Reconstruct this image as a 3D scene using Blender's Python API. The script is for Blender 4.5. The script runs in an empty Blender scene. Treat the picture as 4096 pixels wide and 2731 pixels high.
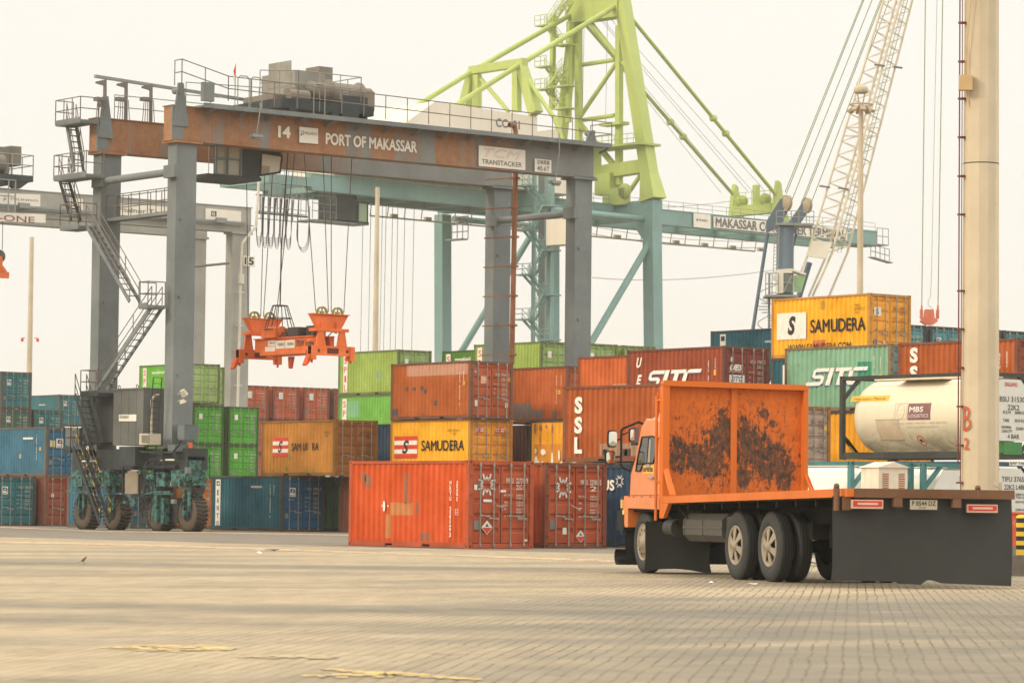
import bpy, math, random
from mathutils import Vector, Matrix, noise
random.seed(7)
D = bpy.data
SC = bpy.context.scene
COL = SC.collection
R = math.radians
# ---------------------------------------------------------------- camera
# world axes follow the yard: X across the container rows, Y along the containers, Z up, camera over the origin
PSI, PITCH, ROLL, HC, FPX = R(51.9), R(2.914), R(0.6355), 1.19, 13100.0
F0 = Vector((math.cos(PSI), math.sin(PSI), 0)); R0 = Vector((math.sin(PSI), -math.cos(PSI), 0))
cf = F0*math.cos(PITCH)+Vector((0, 0, math.sin(PITCH))); u0 = Vector((0, 0, math.cos(PITCH)))-F0*math.sin(PITCH)
cr = R0*math.cos(ROLL)+u0*math.sin(ROLL); cu = u0*math.cos(ROLL)-R0*math.sin(ROLL)
cam = D.objects.new('camera', D.cameras.new('camera')); COL.objects.link(cam)
cam.matrix_world = Matrix(((cr.x, cu.x, -cf.x, 0), (cr.y, cu.y, -cf.y, 0), (cr.z, cu.z, -cf.z, HC), (0, 0, 0, 1)))
cam.data.sensor_width = 36.0; cam.data.lens = 36.0*FPX/4096
cam.data.clip_start = 1.0; cam.data.clip_end = 6000
cam.data.dof.use_dof = True; cam.data.dof.focus_distance = 85.0; cam.data.dof.aperture_fstop = 5.6
SC.camera = cam
# ---------------------------------------------------------------- sky, sun, exposure
SUN_AZ, SUN_EL = -118.0, 26.0      # degrees to the right of the view, degrees up
az = R(SUN_AZ); el = R(SUN_EL)
sd = (F0*math.cos(az)+R0*math.sin(az))*math.cos(el)+Vector((0, 0, math.sin(el)))
w = D.worlds.new('World'); SC.world = w; w.use_nodes = True
nt = w.node_tree; nt.nodes.clear()
def wn(t, **k):
    n = nt.nodes.new(t)
    for a, b in k.items(): setattr(n, a, b)
    return n
sky = wn('ShaderNodeTexSky', sky_type='NISHITA', sun_disc=False, sun_elevation=el, sun_rotation=math.atan2(sd.x, sd.y), dust_density=6.0, air_density=1.0, ozone_density=0.6)
tc = wn('ShaderNodeTexCoord'); sp = wn('ShaderNodeSeparateXYZ'); nt.links.new(tc.outputs['Generated'], sp.inputs[0])
ramp = wn('ShaderNodeValToRGB'); e = ramp.color_ramp.elements          # milky overcast: brighter overhead than at the horizon
e[0].position = 0.0; e[0].color = (0.402, 0.360, 0.300, 1); e[1].position = 0.9; e[1].color = (0.92, 0.88, 0.80, 1)
x = e.new(0.06); x.color = (0.396, 0.380, 0.343, 1)
x = e.new(0.20); x.color = (0.402, 0.392, 0.368, 1)
x = e.new(0.45); x.color = (0.62, 0.592, 0.536, 1)
cn = wn('ShaderNodeTexNoise'); cn.inputs['Scale'].default_value = 3.0; cn.inputs['Detail'].default_value = 5; cmap = wn('ShaderNodeMapping'); cmap.inputs['Scale'].default_value = (1, 1, 3.5); nt.links.new(tc.outputs['Generated'], cmap.inputs[0]); nt.links.new(cmap.outputs[0], cn.inputs['Vector'])
ca = wn('ShaderNodeMath', operation='MULTIPLY_ADD'); nt.links.new(cn.outputs['Fac'], ca.inputs[0]); ca.inputs[1].default_value = 0.16; cs_ = wn('ShaderNodeMath', operation='SUBTRACT'); nt.links.new(sp.outputs['Z'], cs_.inputs[0]); cs_.inputs[1].default_value = 0.08; nt.links.new(cs_.outputs[0], ca.inputs[2]); nt.links.new(ca.outputs[0], ramp.inputs[0])
bg1 = wn('ShaderNodeBackground'); bg1.inputs[1].default_value = 0.05; nt.links.new(sky.outputs[0], bg1.inputs[0])
bg2 = wn('ShaderNodeBackground'); bg2.inputs[1].default_value = 2.47; 
gl = wn('ShaderNodeVectorMath', operation='DOT_PRODUCT'); nt.links.new(tc.outputs['Generated'], gl.inputs[0]); gd = (F0*math.cos(R(72))+R0*math.sin(R(72)))*math.cos(R(12))+Vector((0, 0, math.sin(R(12)))); gl.inputs[1].default_value = gd
gp = wn('ShaderNodeMapRange'); gp.inputs[1].default_value = 0.80; gp.inputs[2].default_value = 1.0; gp.inputs[3].default_value = 1.0; gp.inputs[4].default_value = 3.2; gp.interpolation_type = 'SMOOTHSTEP'; nt.links.new(gl.outputs['Value'], gp.inputs[0])   # unseen sky glow added on the right to brighten the mast edge
gm = wn('ShaderNodeVectorMath', operation='SCALE'); nt.links.new(ramp.outputs[0], gm.inputs[0]); nt.links.new(gp.outputs[0], gm.inputs['Scale']); nt.links.new(gm.outputs[0], bg2.inputs[0])
ad = wn('ShaderNodeMixShader'); ad.inputs[0].default_value = 0.9; nt.links.new(bg1.outputs[0], ad.inputs[1]); nt.links.new(bg2.outputs[0], ad.inputs[2])
wo = wn('ShaderNodeOutputWorld'); nt.links.new(ad.outputs[0], wo.inputs[0])
sl = D.lights.new('sun', 'SUN'); sl.energy = 1.7; sl.angle = R(9); sl.color = (1.0, 0.84, 0.60)
so = D.objects.new('sun', sl); COL.objects.link(so); so.rotation_euler = sd.to_track_quat('Z', 'Y').to_euler()
SC.view_settings.view_transform = 'Standard'; SC.view_settings.look = 'None'; SC.view_settings.exposure = 0.15; SC.view_settings.gamma = 1.0
SC.cycles.max_bounces = 6; SC.cycles.diffuse_bounces = 3; SC.cycles.glossy_bounces = 3; SC.cycles.transmission_bounces = 4; SC.cycles.volume_bounces = 0
SC.cycles.use_denoising = True; SC.cycles.use_adaptive_sampling = True; SC.cycles.adaptive_threshold = 0.02
# ---------------------------------------------------------------- surveying: photo ray -> point on a known plane of a thing
def ray(px, py):
    u = px-2048; v = py-1365.5
    return cr*(u/FPX)+cf-cu*(v/FPX)
class Frame:
    def __init__(s, o=(0, 0, 0), yaw=0.0):
        s.m = Matrix.Translation(Vector(o)) @ Matrix.Rotation(yaw, 4, 'Z'); s.i = s.m.inverted()
    def __call__(s, px, py, x=None, y=None, z=None):
        o = s.i @ Vector((0, 0, HC)); d = s.i.to_3x3() @ ray(px, py)
        a, v = (0, x) if x is not None else (1, y) if y is not None else (2, z)
        return o+d*((v-o[a])/d[a])
YD = Frame()
def camp(right, depth, z=0.0):
    p = R0*right+F0*depth; return Vector((p.x, p.y, z))
# ---------------------------------------------------------------- materials
MC = {}
def _mat(name, rough=0.6, metal=0.0):
    m = D.materials.new(name); m.use_nodes = True; t = m.node_tree; b = t.nodes['Principled BSDF']
    b.inputs['Roughness'].default_value = rough; b.inputs['Metallic'].default_value = metal
    return m, t, b
def N(t, ty, **k):
    n = t.nodes.new(ty)
    for a, b in k.items():
        if a in n.inputs: n.inputs[a].default_value = b
        else: setattr(n, a, b)
    return n
def ramp2(t, src, a, b):
    n = t.nodes.new('ShaderNodeMapRange'); n.inputs['From Min'].default_value = a; n.inputs['From Max'].default_value = b
    n.clamp = True; t.links.new(src, n.inputs['Value']); return n.outputs[0]
def mixc(t, fac, a, b):
    n = t.nodes.new('ShaderNodeMix'); n.data_type = 'RGBA'
    if hasattr(fac, 'links') or hasattr(fac, 'is_linked'): t.links.new(fac, n.inputs[0])
    else: n.inputs[0].default_value = fac
    for s, v in ((6, a), (7, b)):
        if hasattr(v, 'is_linked'): t.links.new(v, n.inputs[s])
        else: n.inputs[s].default_value = (*v[:3], 1)
    return n.outputs[2]
def mul(t, a, k):
    n = t.nodes.new('ShaderNodeMath'); n.operation = 'MULTIPLY'; t.links.new(a, n.inputs[0])
    if hasattr(k, 'is_linked'): t.links.new(k, n.inputs[1])
    else: n.inputs[1].default_value = k
    return n.outputs[0]
def coords(t, sc=(1, 1, 1), rnd=True):
    c = t.nodes.new('ShaderNodeTexCoord'); m = t.nodes.new('ShaderNodeMapping'); m.inputs['Scale'].default_value = sc
    src = c.outputs['Object']
    if rnd:
        oi = t.nodes.new('ShaderNodeObjectInfo'); a = t.nodes.new('ShaderNodeVectorMath'); a.operation = 'MULTIPLY_ADD'
        t.links.new(oi.outputs['Random'], a.inputs[0]); a.inputs[1].default_value = (31, 47, 19); t.links.new(src, a.inputs[2]); src = a.outputs[0]
    t.links.new(src, m.inputs[0]); return m.outputs[0]
def noi(t, vec, scale, detail=4, rough=0.6, dist=0.0):
    n = N(t, 'ShaderNodeTexNoise', Scale=scale, Detail=detail, Roughness=rough, Distortion=dist); t.links.new(vec, n.inputs['Vector']); return n.outputs['Fac']
RUST = (0.16, 0.055, 0.022)
def paint(name, c, rust=0.3, rough=0.6, fade=0.16, scale=1.0, rustc=RUST, spec=0.08):
    if name in MC: return MC[name]
    m, t, b = _mat(name, rough); b.inputs['Specular IOR Level'].default_value = spec
    v = coords(t); vs = coords(t, (3.2*scale, 3.2*scale, 0.22*scale))
    big = noi(t, v, 0.7*scale, 5, 0.65)
    light = tuple(min(1, x*1.08+0.05*(sum(c)/3)+0.012) for x in c); dark = tuple(x*(1-fade*1.6) for x in c)
    col = mixc(t, ramp2(t, big, 0.3, 0.7), dark, light)
    st = ramp2(t, noi(t, vs, 1.4, 6, 0.7), 0.52, 0.76); col = mixc(t, mul(t, st, 0.35+0.3*rust), col, tuple(x*0.62+r*0.25 for x, r in zip(c, rustc)))
    sp_ = ramp2(t, noi(t, v, 5.5*scale, 8, 0.72), 0.66-0.14*rust, 0.72-0.1*rust); col = mixc(t, mul(t, sp_, min(1, 0.25+rust)), col, rustc)
    sc_ = ramp2(t, noi(t, vs, 4.0, 4, 0.6), 0.66, 0.70); col = mixc(t, mul(t, sc_, 0.3*rust+0.05), col, tuple(x*0.5+0.2 for x in c))
    t.links.new(col, b.inputs['Base Color'])
    bp = N(t, 'ShaderNodeBump', Strength=0.12, Distance=0.02); t.links.new(noi(t, v, 9, 5), bp.inputs['Height']); t.links.new(bp.outputs[0], b.inputs['Normal'])
    b2 = N(t, 'ShaderNodeBump', Strength=0.5, Distance=0.05); t.links.new(noi(t, v, 1.1, 2), b2.inputs['Height']); t.links.new(bp.outputs[0], b2.inputs['Normal']); t.links.new(b2.outputs[0], b.inputs['Normal'])
    MC[name] = m; return m
def flat(name, c, rough=0.6, metal=0.0, var=0.12, scale=2.0, spec=0.3, emit=None):
    if name in MC: return MC[name]
    m, t, b = _mat(name, rough, metal); b.inputs['Specular IOR Level'].default_value = spec
    f = noi(t, coords(t), scale, 5, 0.65)
    t.links.new(mixc(t, ramp2(t, f, 0.3, 0.7), tuple(x*(1-var) for x in c), tuple(min(1, x*(1+var*0.6)) for x in c)), b.inputs['Base Color'])
    MC[name] = m; return m
def worn(name, c, under, amount=0.5, rough=0.7, scale=14):
    """paint flaked in spots down to what lies under it"""
    if name in MC: return MC[name]
    m, t, b = _mat(name, rough); b.inputs['Specular IOR Level'].default_value = 0.2
    f = ramp2(t, noi(t, coords(t), scale, 7, 0.75), 0.70-0.2*amount, 0.72-0.2*amount)
    t.links.new(mixc(t, f, c, under), b.inputs['Base Color']); MC[name] = m; return m
def glass(name, c=(0.03, 0.035, 0.035), rough=0.06):
    if name in MC: return MC[name]
    m, t, b = _mat(name, rough); b.inputs['Base Color'].default_value = (*c, 1); b.inputs['Specular IOR Level'].default_value = 0.7
    MC[name] = m; return m
# ---------------------------------------------------------------- mesh collector
GC = {}
SPLIT = {'motor', 'sill_beam', 'cross_beam', 'louvre', 'portal_beam', 'hoist_rope', 'bumper_bar', 'luffing_rope', 'boom_rope', 'air_tank', 'end_plate'}
def glyph(s, bold=0.0, shear=0.0):
    k = (s, bold, shear)
    if k in GC: return GC[k]
    c = D.curves.new('t', 'FONT'); c.body = s; c.size = 1; c.offset = bold; c.resolution_u = 3; c.shear = shear; c.fill_mode = 'FRONT'
    o = D.objects.new('t', c); me = D.meshes.new_from_object(o)
    vs = [(v.co.x, v.co.y) for v in me.vertices]; fs = [list(p.vertices) for p in me.polygons if p.normal.z > 0 or True]
    D.objects.remove(o); D.curves.remove(c); D.meshes.remove(me)
    if not vs: GC[k] = ([], [], 0, 1); return GC[k]
    x0 = min(v[0] for v in vs); x1 = max(v[0] for v in vs); y0 = min(v[1] for v in vs); y1 = max(v[1] for v in vs)
    GC[k] = ([((a-x0), (b-y0)) for a, b in vs], fs, x1-x0, y1-y0); return GC[k]
class MB:
    def __init__(s): s.v = []; s.f = []; s.mi = []; s.sm = []; s.m = 0; s.pc = []
    def add(s, vs, fs, smooth=False):
        n = len(s.v); s.pc.append((n, len(s.f))); s.v += [Vector(p) for p in vs]; s.f += [[n+i for i in f] for f in fs]
        s.mi += [s.m]*len(fs); s.sm += [smooth]*len(fs); return s
    def mat(s, i): s.m = i; return s
    def box(s, x0, x1, y0, y1, z0, z1):
        return s.add([(x0, y0, z0), (x1, y0, z0), (x1, y1, z0), (x0, y1, z0), (x0, y0, z1), (x1, y0, z1), (x1, y1, z1), (x0, y1, z1)],
                     [(0, 3, 2, 1), (4, 5, 6, 7), (0, 1, 5, 4), (1, 2, 6, 5), (2, 3, 7, 6), (3, 0, 4, 7)])
    def cbox(s, c, d): return s.box(c[0]-d[0]/2, c[0]+d[0]/2, c[1]-d[1]/2, c[1]+d[1]/2, c[2]-d[2]/2, c[2]+d[2]/2)
    def beam(s, p, q, a, b, up=(0, 0, 1), a2=None, b2=None):
        """bar p->q, a wide, b deep along up; a2, b2 at the far end"""
        p = Vector(p); q = Vector(q); d = (q-p).normalized(); up = Vector(up)
        sx = d.cross(up)
        if sx.length < 1e-4: sx = d.cross(Vector((1, 0, 0)))
        sx.normalize(); sy = sx.cross(d).normalized(); a2 = a if a2 is None else a2; b2 = b if b2 is None else b2
        vs = [c+sx*i*w_/2+sy*j*h_/2 for c, w_, h_ in ((p, a, b), (q, a2, b2)) for i, j in ((-1, -1), (1, -1), (1, 1), (-1, 1))]
        return s.add(vs, [(3, 2, 1, 0), (4, 5, 6, 7), (0, 1, 5, 4), (1, 2, 6, 5), (2, 3, 7, 6), (3, 0, 4, 7)])
    def tube(s, p, q, r, n=8, r2=None, caps=True):
        p = Vector(p); q = Vector(q); d = (q-p).normalized(); a = d.orthogonal().normalized(); b = d.cross(a); r2 = r if r2 is None else r2
        vs = []
        for c, rr in ((p, r), (q, r2)): vs += [c+(a*math.cos(2*math.pi*i/n)+b*math.sin(2*math.pi*i/n))*rr for i in range(n)]
        s.add(vs, [(i, (i+1) % n, n+(i+1) % n, n+i) for i in range(n)], n > 6)
        if caps: s.add(vs[:n], [list(range(n))[::-1]]); s.add(vs[n:], [list(range(n))])
        return s
    def path(s, pts, r, n=6):
        for a, b in zip(pts, pts[1:]):
            if (Vector(a)-Vector(b)).length > 1e-5: s.tube(a, b, r, n, caps=False)
        return s
    def prism(s, pts, vec):
        n = len(pts); vec = Vector(vec); a = [Vector(p) for p in pts]; b = [p+vec for p in a]
        return s.add(a+b, [list(range(n))[::-1], [n+i for i in range(n)]]+[(i, (i+1) % n, n+(i+1) % n, n+i) for i in range(n)])
    def lathe(s, c, axis, prof, n=32, smooth=True):
        """prof = [(radius, along axis)]"""
        c = Vector(c); ax = Vector(axis).normalized(); a = ax.orthogonal().normalized(); b = ax.cross(a); vs = []; k = len(prof)
        for i in range(n):
            t = 2*math.pi*i/n; d = a*math.cos(t)+b*math.sin(t); vs += [c+ax*h+d*r for r, h in prof]
        fs = [(i*k+j, ((i+1) % n)*k+j, ((i+1) % n)*k+j+1, i*k+j+1) for i in range(n) for j in range(k-1)]
        return s.add(vs, fs, smooth)
    def text(s, t, o, u, v, h, w=None, bold=0.0, shear=0.0, anchor=0.0, stack=False, step=1.25):
        """letters with their lower left at o, running along u, upright along v, h tall (and w wide)"""
        o = Vector(o); u = Vector(u).normalized(); v = Vector(v).normalized()
        if bold > 0.003 and set(t) & set("MWAKRNVX") and not stack:      # thicken by overprinting
            d = bold*h*1.1; nm = u.cross(v)
            for k, (a, b) in enumerate(((-d, 0), (d, 0), (0, -d), (0, d))): s.text(t, o+u*a+v*b+nm*0.0007*(k+1), u, v, h, w, 0.0, shear, anchor)
            bold = 0.0
        if stack:
            for i, ch in enumerate(t):
                if ch == ' ': continue
                s.text(ch, o-v*(h*step*i+h), u, v, h, w if ch not in 'I1' else w*0.35, bold, shear, 0.5)
            return s
        g = glyph(t, bold, shear)
        if not g[0]: return s
        cap = glyph('H', bold)[3]; k = h/cap; kx = (w/g[2]) if w else k*0.8
        g0 = 0 if min(p[1] for p in g[0]) >= 0 else 0
        flip = u.cross(v)
        s.add([o+u*(x*kx-anchor*g[2]*kx)+v*(y*k) for x, y in g[0]], g[1]); return s
    def disc(s, c, u, v, r, n=20, ru=None):
        c = Vector(c); u = Vector(u); v = Vector(v); ru = r if ru is None else ru
        return s.add([c+u*ru*math.cos(2*math.pi*i/n)+v*r*math.sin(2*math.pi*i/n) for i in range(n)], [list(range(n))])
    def quad(s, o, u, v, w_, h_):
        o = Vector(o); u = Vector(u).normalized()*w_; v = Vector(v).normalized()*h_
        return s.add([o, o+u, o+u+v, o+v], [(0, 1, 2, 3)])
    def plate(s, o, u, v, w_, h_, t, nrm):
        o = Vector(o); u = Vector(u).normalized()*w_; v = Vector(v).normalized()*h_
        return s.prism([o, o+u, o+u+v, o+v], Vector(nrm).normalized()*t)
    def mesh(s, name, mats, inv=None):
        me = D.meshes.new(name); vs = [inv @ p for p in s.v] if inv else s.v
        me.from_pydata([tuple(p) for p in vs], [], s.f)
        for m in mats: me.materials.append(m)
        me.polygons.foreach_set('material_index', s.mi); me.polygons.foreach_set('use_smooth', s.sm); me.update(); return me
    def build(s, name, mats, parent=None, label=None, world=True):
        if not isinstance(mats, (list, tuple)): mats = [mats]
        if name in SPLIT and len(s.pc) > 1:                      # each box or rope an object of its own
            ends = s.pc[1:]+[(len(s.v), len(s.f))]; o = None
            for (v0, f0), (v1, f1) in zip(s.pc, ends):
                q = MB(); q.v = s.v[v0:v1]; q.f = [[i-v0 for i in f] for f in s.f[f0:f1]]; q.mi = s.mi[f0:f1]; q.sm = s.sm[f0:f1]; q.pc = [(0, 0)]; o = q.build(name, mats, parent, label, world)
            return o
        inv = None
        if parent is not None and world:
            r = parent
            while r.parent: r = r.parent
            inv = (Matrix.Translation(r.location) @ r.rotation_euler.to_matrix().to_4x4()).inverted()
        o = D.objects.new(name, s.mesh(name, mats, inv)); COL.objects.link(o)
        if parent is not None: o.parent = parent
        if label: o['label'] = label
        return o
def tag(o, label, cat, group=None, kind=None):
    if label: o['label'] = label
    if cat: o['category'] = cat
    if group: o['group'] = group
    if kind: o['kind'] = kind
    return o
def thing(name, label, cat, loc=(0, 0, 0), yaw=0.0, group=None):
    o = D.objects.new(name, None); COL.objects.link(o); o.location = loc; o.rotation_euler = (0, 0, yaw); o.empty_display_size = 0.3
    return tag(o, label, cat, group)
def inst(name, mesh, mats, parent, loc=(0, 0, 0)):
    """an object on shared mesh data with its own paint"""
    o = D.objects.new(name, mesh); COL.objects.link(o); o.location = loc
    if parent is not None: o.parent = parent
    for i, m in enumerate(mats):
        o.material_slots[i].link = 'OBJECT'; o.material_slots[i].material = m
    return o
def rails(mb, pts, h=1.05, r=0.022, gap=1.4, mids=1, up=(0, 0, 1)):
    up = Vector(up)
    for a, b in zip(pts, pts[1:]):
        a = Vector(a); b = Vector(b); n = max(1, round((b-a).length/gap))
        for k in range(n+1):
            p = a.lerp(b, k/n); mb.tube(p, p+up*h, r, 6, caps=False)
        for j in range(mids+1): mb.tube(a+up*h*(1-j/(mids+1)), b+up*h*(1-j/(mids+1)), r, 6, caps=False)
    return mb
def stair(mb, rl, a, b, wv, tread=0.26, bar=0.2, thick=0.05, rail=True, rh=0.95, rr=0.022):
    """flight from foot a to head b, width vector wv; stringers and treads in mb, handrails in rl"""
    a = Vector(a); b = Vector(b); wv = Vector(wv)
    for o in (Vector((0, 0, 0)), wv): mb.beam(a+o, b+o, thick, bar)
    n = max(2, int(abs(b.z-a.z)/tread))
    for k in range(1, n):
        p = a.lerp(b, k/n); mb.beam(p, p+wv, 0.22, 0.035)
    if rail:
        for o in (Vector((0, 0, 0)), wv):
            k = max(2, int((b-a).length/1.5))
            for i in range(k+1):
                p = a.lerp(b, i/k)+o; rl.tube(p, p+Vector((0, 0, rh)), rr, 6, caps=False)
            for q in (rh, rh*0.5): rl.tube(a+o+Vector((0, 0, q)), b+o+Vector((0, 0, q)), rr, 6, caps=False)
# ---------------------------------------------------------------- ground
def ground():
    m, t, b = _mat('block_paving', 0.9); b.inputs['Specular IOR Level'].default_value = 0.06
    c = N(t, 'ShaderNodeTexCoord').outputs['Object']
    mp = N(t, 'ShaderNodeMapping'); mp.inputs['Rotation'].default_value = (0, 0, -(math.atan2(F0.y, F0.x)-R(6))); t.links.new(c, mp.inputs[0])
    wob = N(t, 'ShaderNodeTexNoise', Scale=1.3, Detail=3); t.links.new(mp.outputs[0], wob.inputs['Vector'])
    vm = N(t, 'ShaderNodeVectorMath', operation='MULTIPLY_ADD'); t.links.new(wob.outputs['Color'], vm.inputs[0]); vm.inputs[1].default_value = (0.9, 0.085, 0); t.links.new(mp.outputs[0], vm.inputs[2])
    br = N(t, 'ShaderNodeTexBrick', Scale=1.0); t.links.new(vm.outputs[0], br.inputs['Vector'])
    br.inputs['Brick Width'].default_value = 1.5; br.inputs['Row Height'].default_value = 0.132; br.inputs['Mortar Size'].default_value = 0.0125; br.inputs['Mortar Smooth'].default_value = 0.5
    br.inputs['Color1'].default_value = (0.265, 0.218, 0.152, 1); br.inputs['Color2'].default_value = (0.345, 0.288, 0.205, 1); br.inputs['Mortar'].default_value = (0.12, 0.085, 0.055, 1)
    mv = N(t, 'ShaderNodeMapping'); mv.inputs['Scale'].default_value = (0.3, 1.0, 1.0); mv.inputs['Rotation'].default_value = (0, 0, -math.atan2(F0.y, F0.x)); t.links.new(c, mv.inputs[0])
    c1 = mixc(t, ramp2(t, noi(t, vm.outputs[0], 2.2, 5, 0.7), 0.3, 0.7), (0.315, 0.255, 0.172), (0.395, 0.322, 0.22))
    rt = N(t, 'ShaderNodeVectorMath', operation='DOT_PRODUCT'); t.links.new(c, rt.inputs[0]); rt.inputs[1].default_value = R0[:]
    sand = ramp2(t, noi(t, c, 0.55, 5, 0.7), 0.35, 0.60); side_ = ramp2(t, rt.outputs['Value'], -9.0, 3.0)     # joints are filled with sand further left
    jf = mul(t, mul(t, br.outputs['Fac'], sand), side_)
    col = mixc(t, jf, c1, (0.085, 0.06, 0.04))
    lf = mul(t, mul(t, br.outputs['Fac'], ramp2(t, noi(t, c, 1.6, 4, 0.7), 0.55, 0.68)), 0.5); col = mixc(t, lf, col, (0.14, 0.10, 0.07))
    br2 = N(t, 'ShaderNodeTexBrick', Scale=1.0); t.links.new(vm.outputs[0], br2.inputs['Vector']); br2.inputs['Brick Width'].default_value = 0.9; br2.inputs['Row Height'].default_value = 0.264; br2.inputs['Mortar Size'].default_value = 0.0; br2.inputs['Color1'].default_value = (0.35, 0.35, 0.35, 1); br2.inputs['Color2'].default_value = (0.65, 0.65, 0.65, 1)
    rgb = N(t, 'ShaderNodeMix', data_type='RGBA', blend_type='OVERLAY'); rgb.inputs[0].default_value = 0.28; t.links.new(col, rgb.inputs[6]); t.links.new(br2.outputs['Color'], rgb.inputs[7]); col = rgb.outputs[2]
    col = mixc(t, mul(t, ramp2(t, noi(t, mv.outputs[0], 0.22, 5, 0.6, 0.4), 0.46, 0.60), 0.5), col, (0.155, 0.14, 0.115))        # long darker streaks
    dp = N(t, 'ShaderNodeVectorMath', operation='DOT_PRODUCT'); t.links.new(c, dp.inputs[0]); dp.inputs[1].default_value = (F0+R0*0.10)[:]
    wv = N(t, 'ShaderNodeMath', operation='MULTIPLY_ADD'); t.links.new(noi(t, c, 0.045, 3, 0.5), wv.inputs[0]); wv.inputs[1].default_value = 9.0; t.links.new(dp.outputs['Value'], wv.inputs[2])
    for lo, hi, soft, k_ in ((40.2, 42.6, 0.9, 0.62), (35.9, 37.6, 0.8, 0.45), (66.5, 70.5, 1.0, 0.6)):      # soft shadow bands painted into the paving colour
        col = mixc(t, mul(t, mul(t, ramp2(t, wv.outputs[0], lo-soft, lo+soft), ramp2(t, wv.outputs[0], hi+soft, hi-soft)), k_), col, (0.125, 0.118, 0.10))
    # broad area of shade towards the right, put into the block colour
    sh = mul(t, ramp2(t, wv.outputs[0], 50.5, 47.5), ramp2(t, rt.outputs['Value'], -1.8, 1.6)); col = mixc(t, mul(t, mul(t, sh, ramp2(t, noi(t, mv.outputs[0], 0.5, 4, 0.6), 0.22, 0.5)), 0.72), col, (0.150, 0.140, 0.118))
    col = mixc(t, mul(t, ramp2(t, noi(t, c, 0.9, 8, 0.7), 0.45, 0.75), 0.30), col, (0.40, 0.325, 0.22))                    # pale sand
    col = mixc(t, mul(t, ramp2(t, noi(t, c, 3.5, 9, 0.75), 0.58, 0.70), 0.55), col, (0.15, 0.12, 0.09))                   # grit
    m2 = N(t, 'ShaderNodeMapping'); m2.inputs['Scale'].default_value = (1.0, 0.35, 1.0); m2.inputs['Rotation'].default_value = (0, 0, -math.atan2(F0.y, F0.x)); t.links.new(c, m2.inputs[0])
    col = mixc(t, mul(t, ramp2(t, noi(t, m2.outputs[0], 1.6, 6, 0.7), 0.60, 0.66), 0.35), col, (0.13, 0.105, 0.08))         # lifted edges and stains
    # the lane beside the stacks is asphalt: darker and smoother
    sx = N(t, 'ShaderNodeVectorMath', operation='DOT_PRODUCT'); t.links.new(c, sx.inputs[0]); sx.inputs[1].default_value = (1.0, 0.0, 0)
    asp = mixc(t, ramp2(t, noi(t, c, 0.6, 6, 0.65), 0.3, 0.7), (0.155, 0.135, 0.11), (0.23, 0.20, 0.16))
    lane = ramp2(t, sx.outputs['Value'], 56.5, 57.0)
    col = mixc(t, lane, col, asp)
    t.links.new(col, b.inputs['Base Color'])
    bp = N(t, 'ShaderNodeBump', Strength=0.5, Distance=0.02); t.links.new(br.outputs['Fac'], bp.inputs['Height']); bp.invert = True; t.links.new(bp.outputs[0], b.inputs['Normal'])
    mb = MB(); c0 = F0*1500
    for q in [(-2500, -1700), (2500, -1700), (2500, 3500), (-2500, 3500)]: pass
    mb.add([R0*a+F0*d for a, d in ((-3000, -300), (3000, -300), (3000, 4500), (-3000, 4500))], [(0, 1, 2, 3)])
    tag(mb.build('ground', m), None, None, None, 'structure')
    # painted lines, flush sheets just above the paving
    ym = worn('yellow_road_paint', (0.56, 0.40, 0.15), (0.33, 0.26, 0.17), 0.95, scale=4)
    cm = worn('faded_line_paint', (0.50, 0.35, 0.20), (0.19, 0.165, 0.13), 0.9, scale=3)
    def strip(name, pix, wpx, mat, z=0.004):
        mb = MB(); a = [YD(px, py-wpx/2, z=z) for px, py in pix]; b_ = [YD(px, py+wpx/2, z=z) for px, py in pix]
        n = len(pix); mb.add(a+b_, [(n+i, n+i+1, i+1, i) for i in range(n-1)])
        tag(mb.build(name, mat), None, None, None, 'structure')
    strip('road_marking', [(-60, 2166), (300, 2172), (700, 2182), (1250, 2201), (1900, 2222), (2500, 2244)], 7, cm)
    strip('road_marking', [(-60, 2104), (400, 2124), (850, 2129), (1400, 2139)], 3.2, cm)
    def ragged(x0, y0, x1, y1, wpx, n, mat, seed):
        # what is left of a painted figure: ragged slivers on the high spots of the blocks
        rr = random.Random(seed); mb = MB()
        for k in range(n):
            f = k/(n-1); cx = x0+(x1-x0)*f+rr.uniform(-14, 14); cy = y0+(y1-y0)*f+rr.uniform(-wpx, wpx)*(0.35+0.65*math.sin(f*math.pi)); L_ = rr.uniform(14, 60); h_ = rr.uniform(1.2, 4.2); m = 9
            mb.add([YD(cx+L_*math.cos(6.2832*i/m)*rr.uniform(0.7, 1.1), cy+h_*math.sin(6.2832*i/m)*rr.uniform(0.6, 1.2), z=0.004+0.0006*(k % 7)) for i in range(m)][::-1], [tuple(range(m))])
        tag(mb.build('road_marking', mat), None, None, None, 'structure')
    ragged(450, 2586, 910, 2591, 11, 42, ym, 1); ragged(560, 2597, 800, 2598, 6, 16, ym, 5)
    ragged(960, 2626, 1330, 2626, 6, 26, worn('faint_road_paint', (0.42, 0.33, 0.18), (0.27, 0.225, 0.17), 0.9, scale=4), 2)
    ragged(1240, 2700, 1760, 2699, 9, 40, ym, 3); ragged(1310, 2674, 1910, 2716, 6, 46, ym, 4)
    return
    strip('road_marking', [(450, 2588), (560, 2584), (700, 2586), (900, 2592)], 15, ym)
    strip('road_marking', [(550, 2598), (700, 2600), (820, 2596)], 12, ym, 0.006)
    strip('road_marking', [(950, 2624), (1100, 2628), (1330, 2626)], 7, worn('faint_road_paint', (0.42, 0.33, 0.18), (0.27, 0.225, 0.17), 0.9, scale=4))
    strip('road_marking', [(1230, 2700), (1400, 2699), (1600, 2696), (1760, 2700)], 17, ym)
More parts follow.
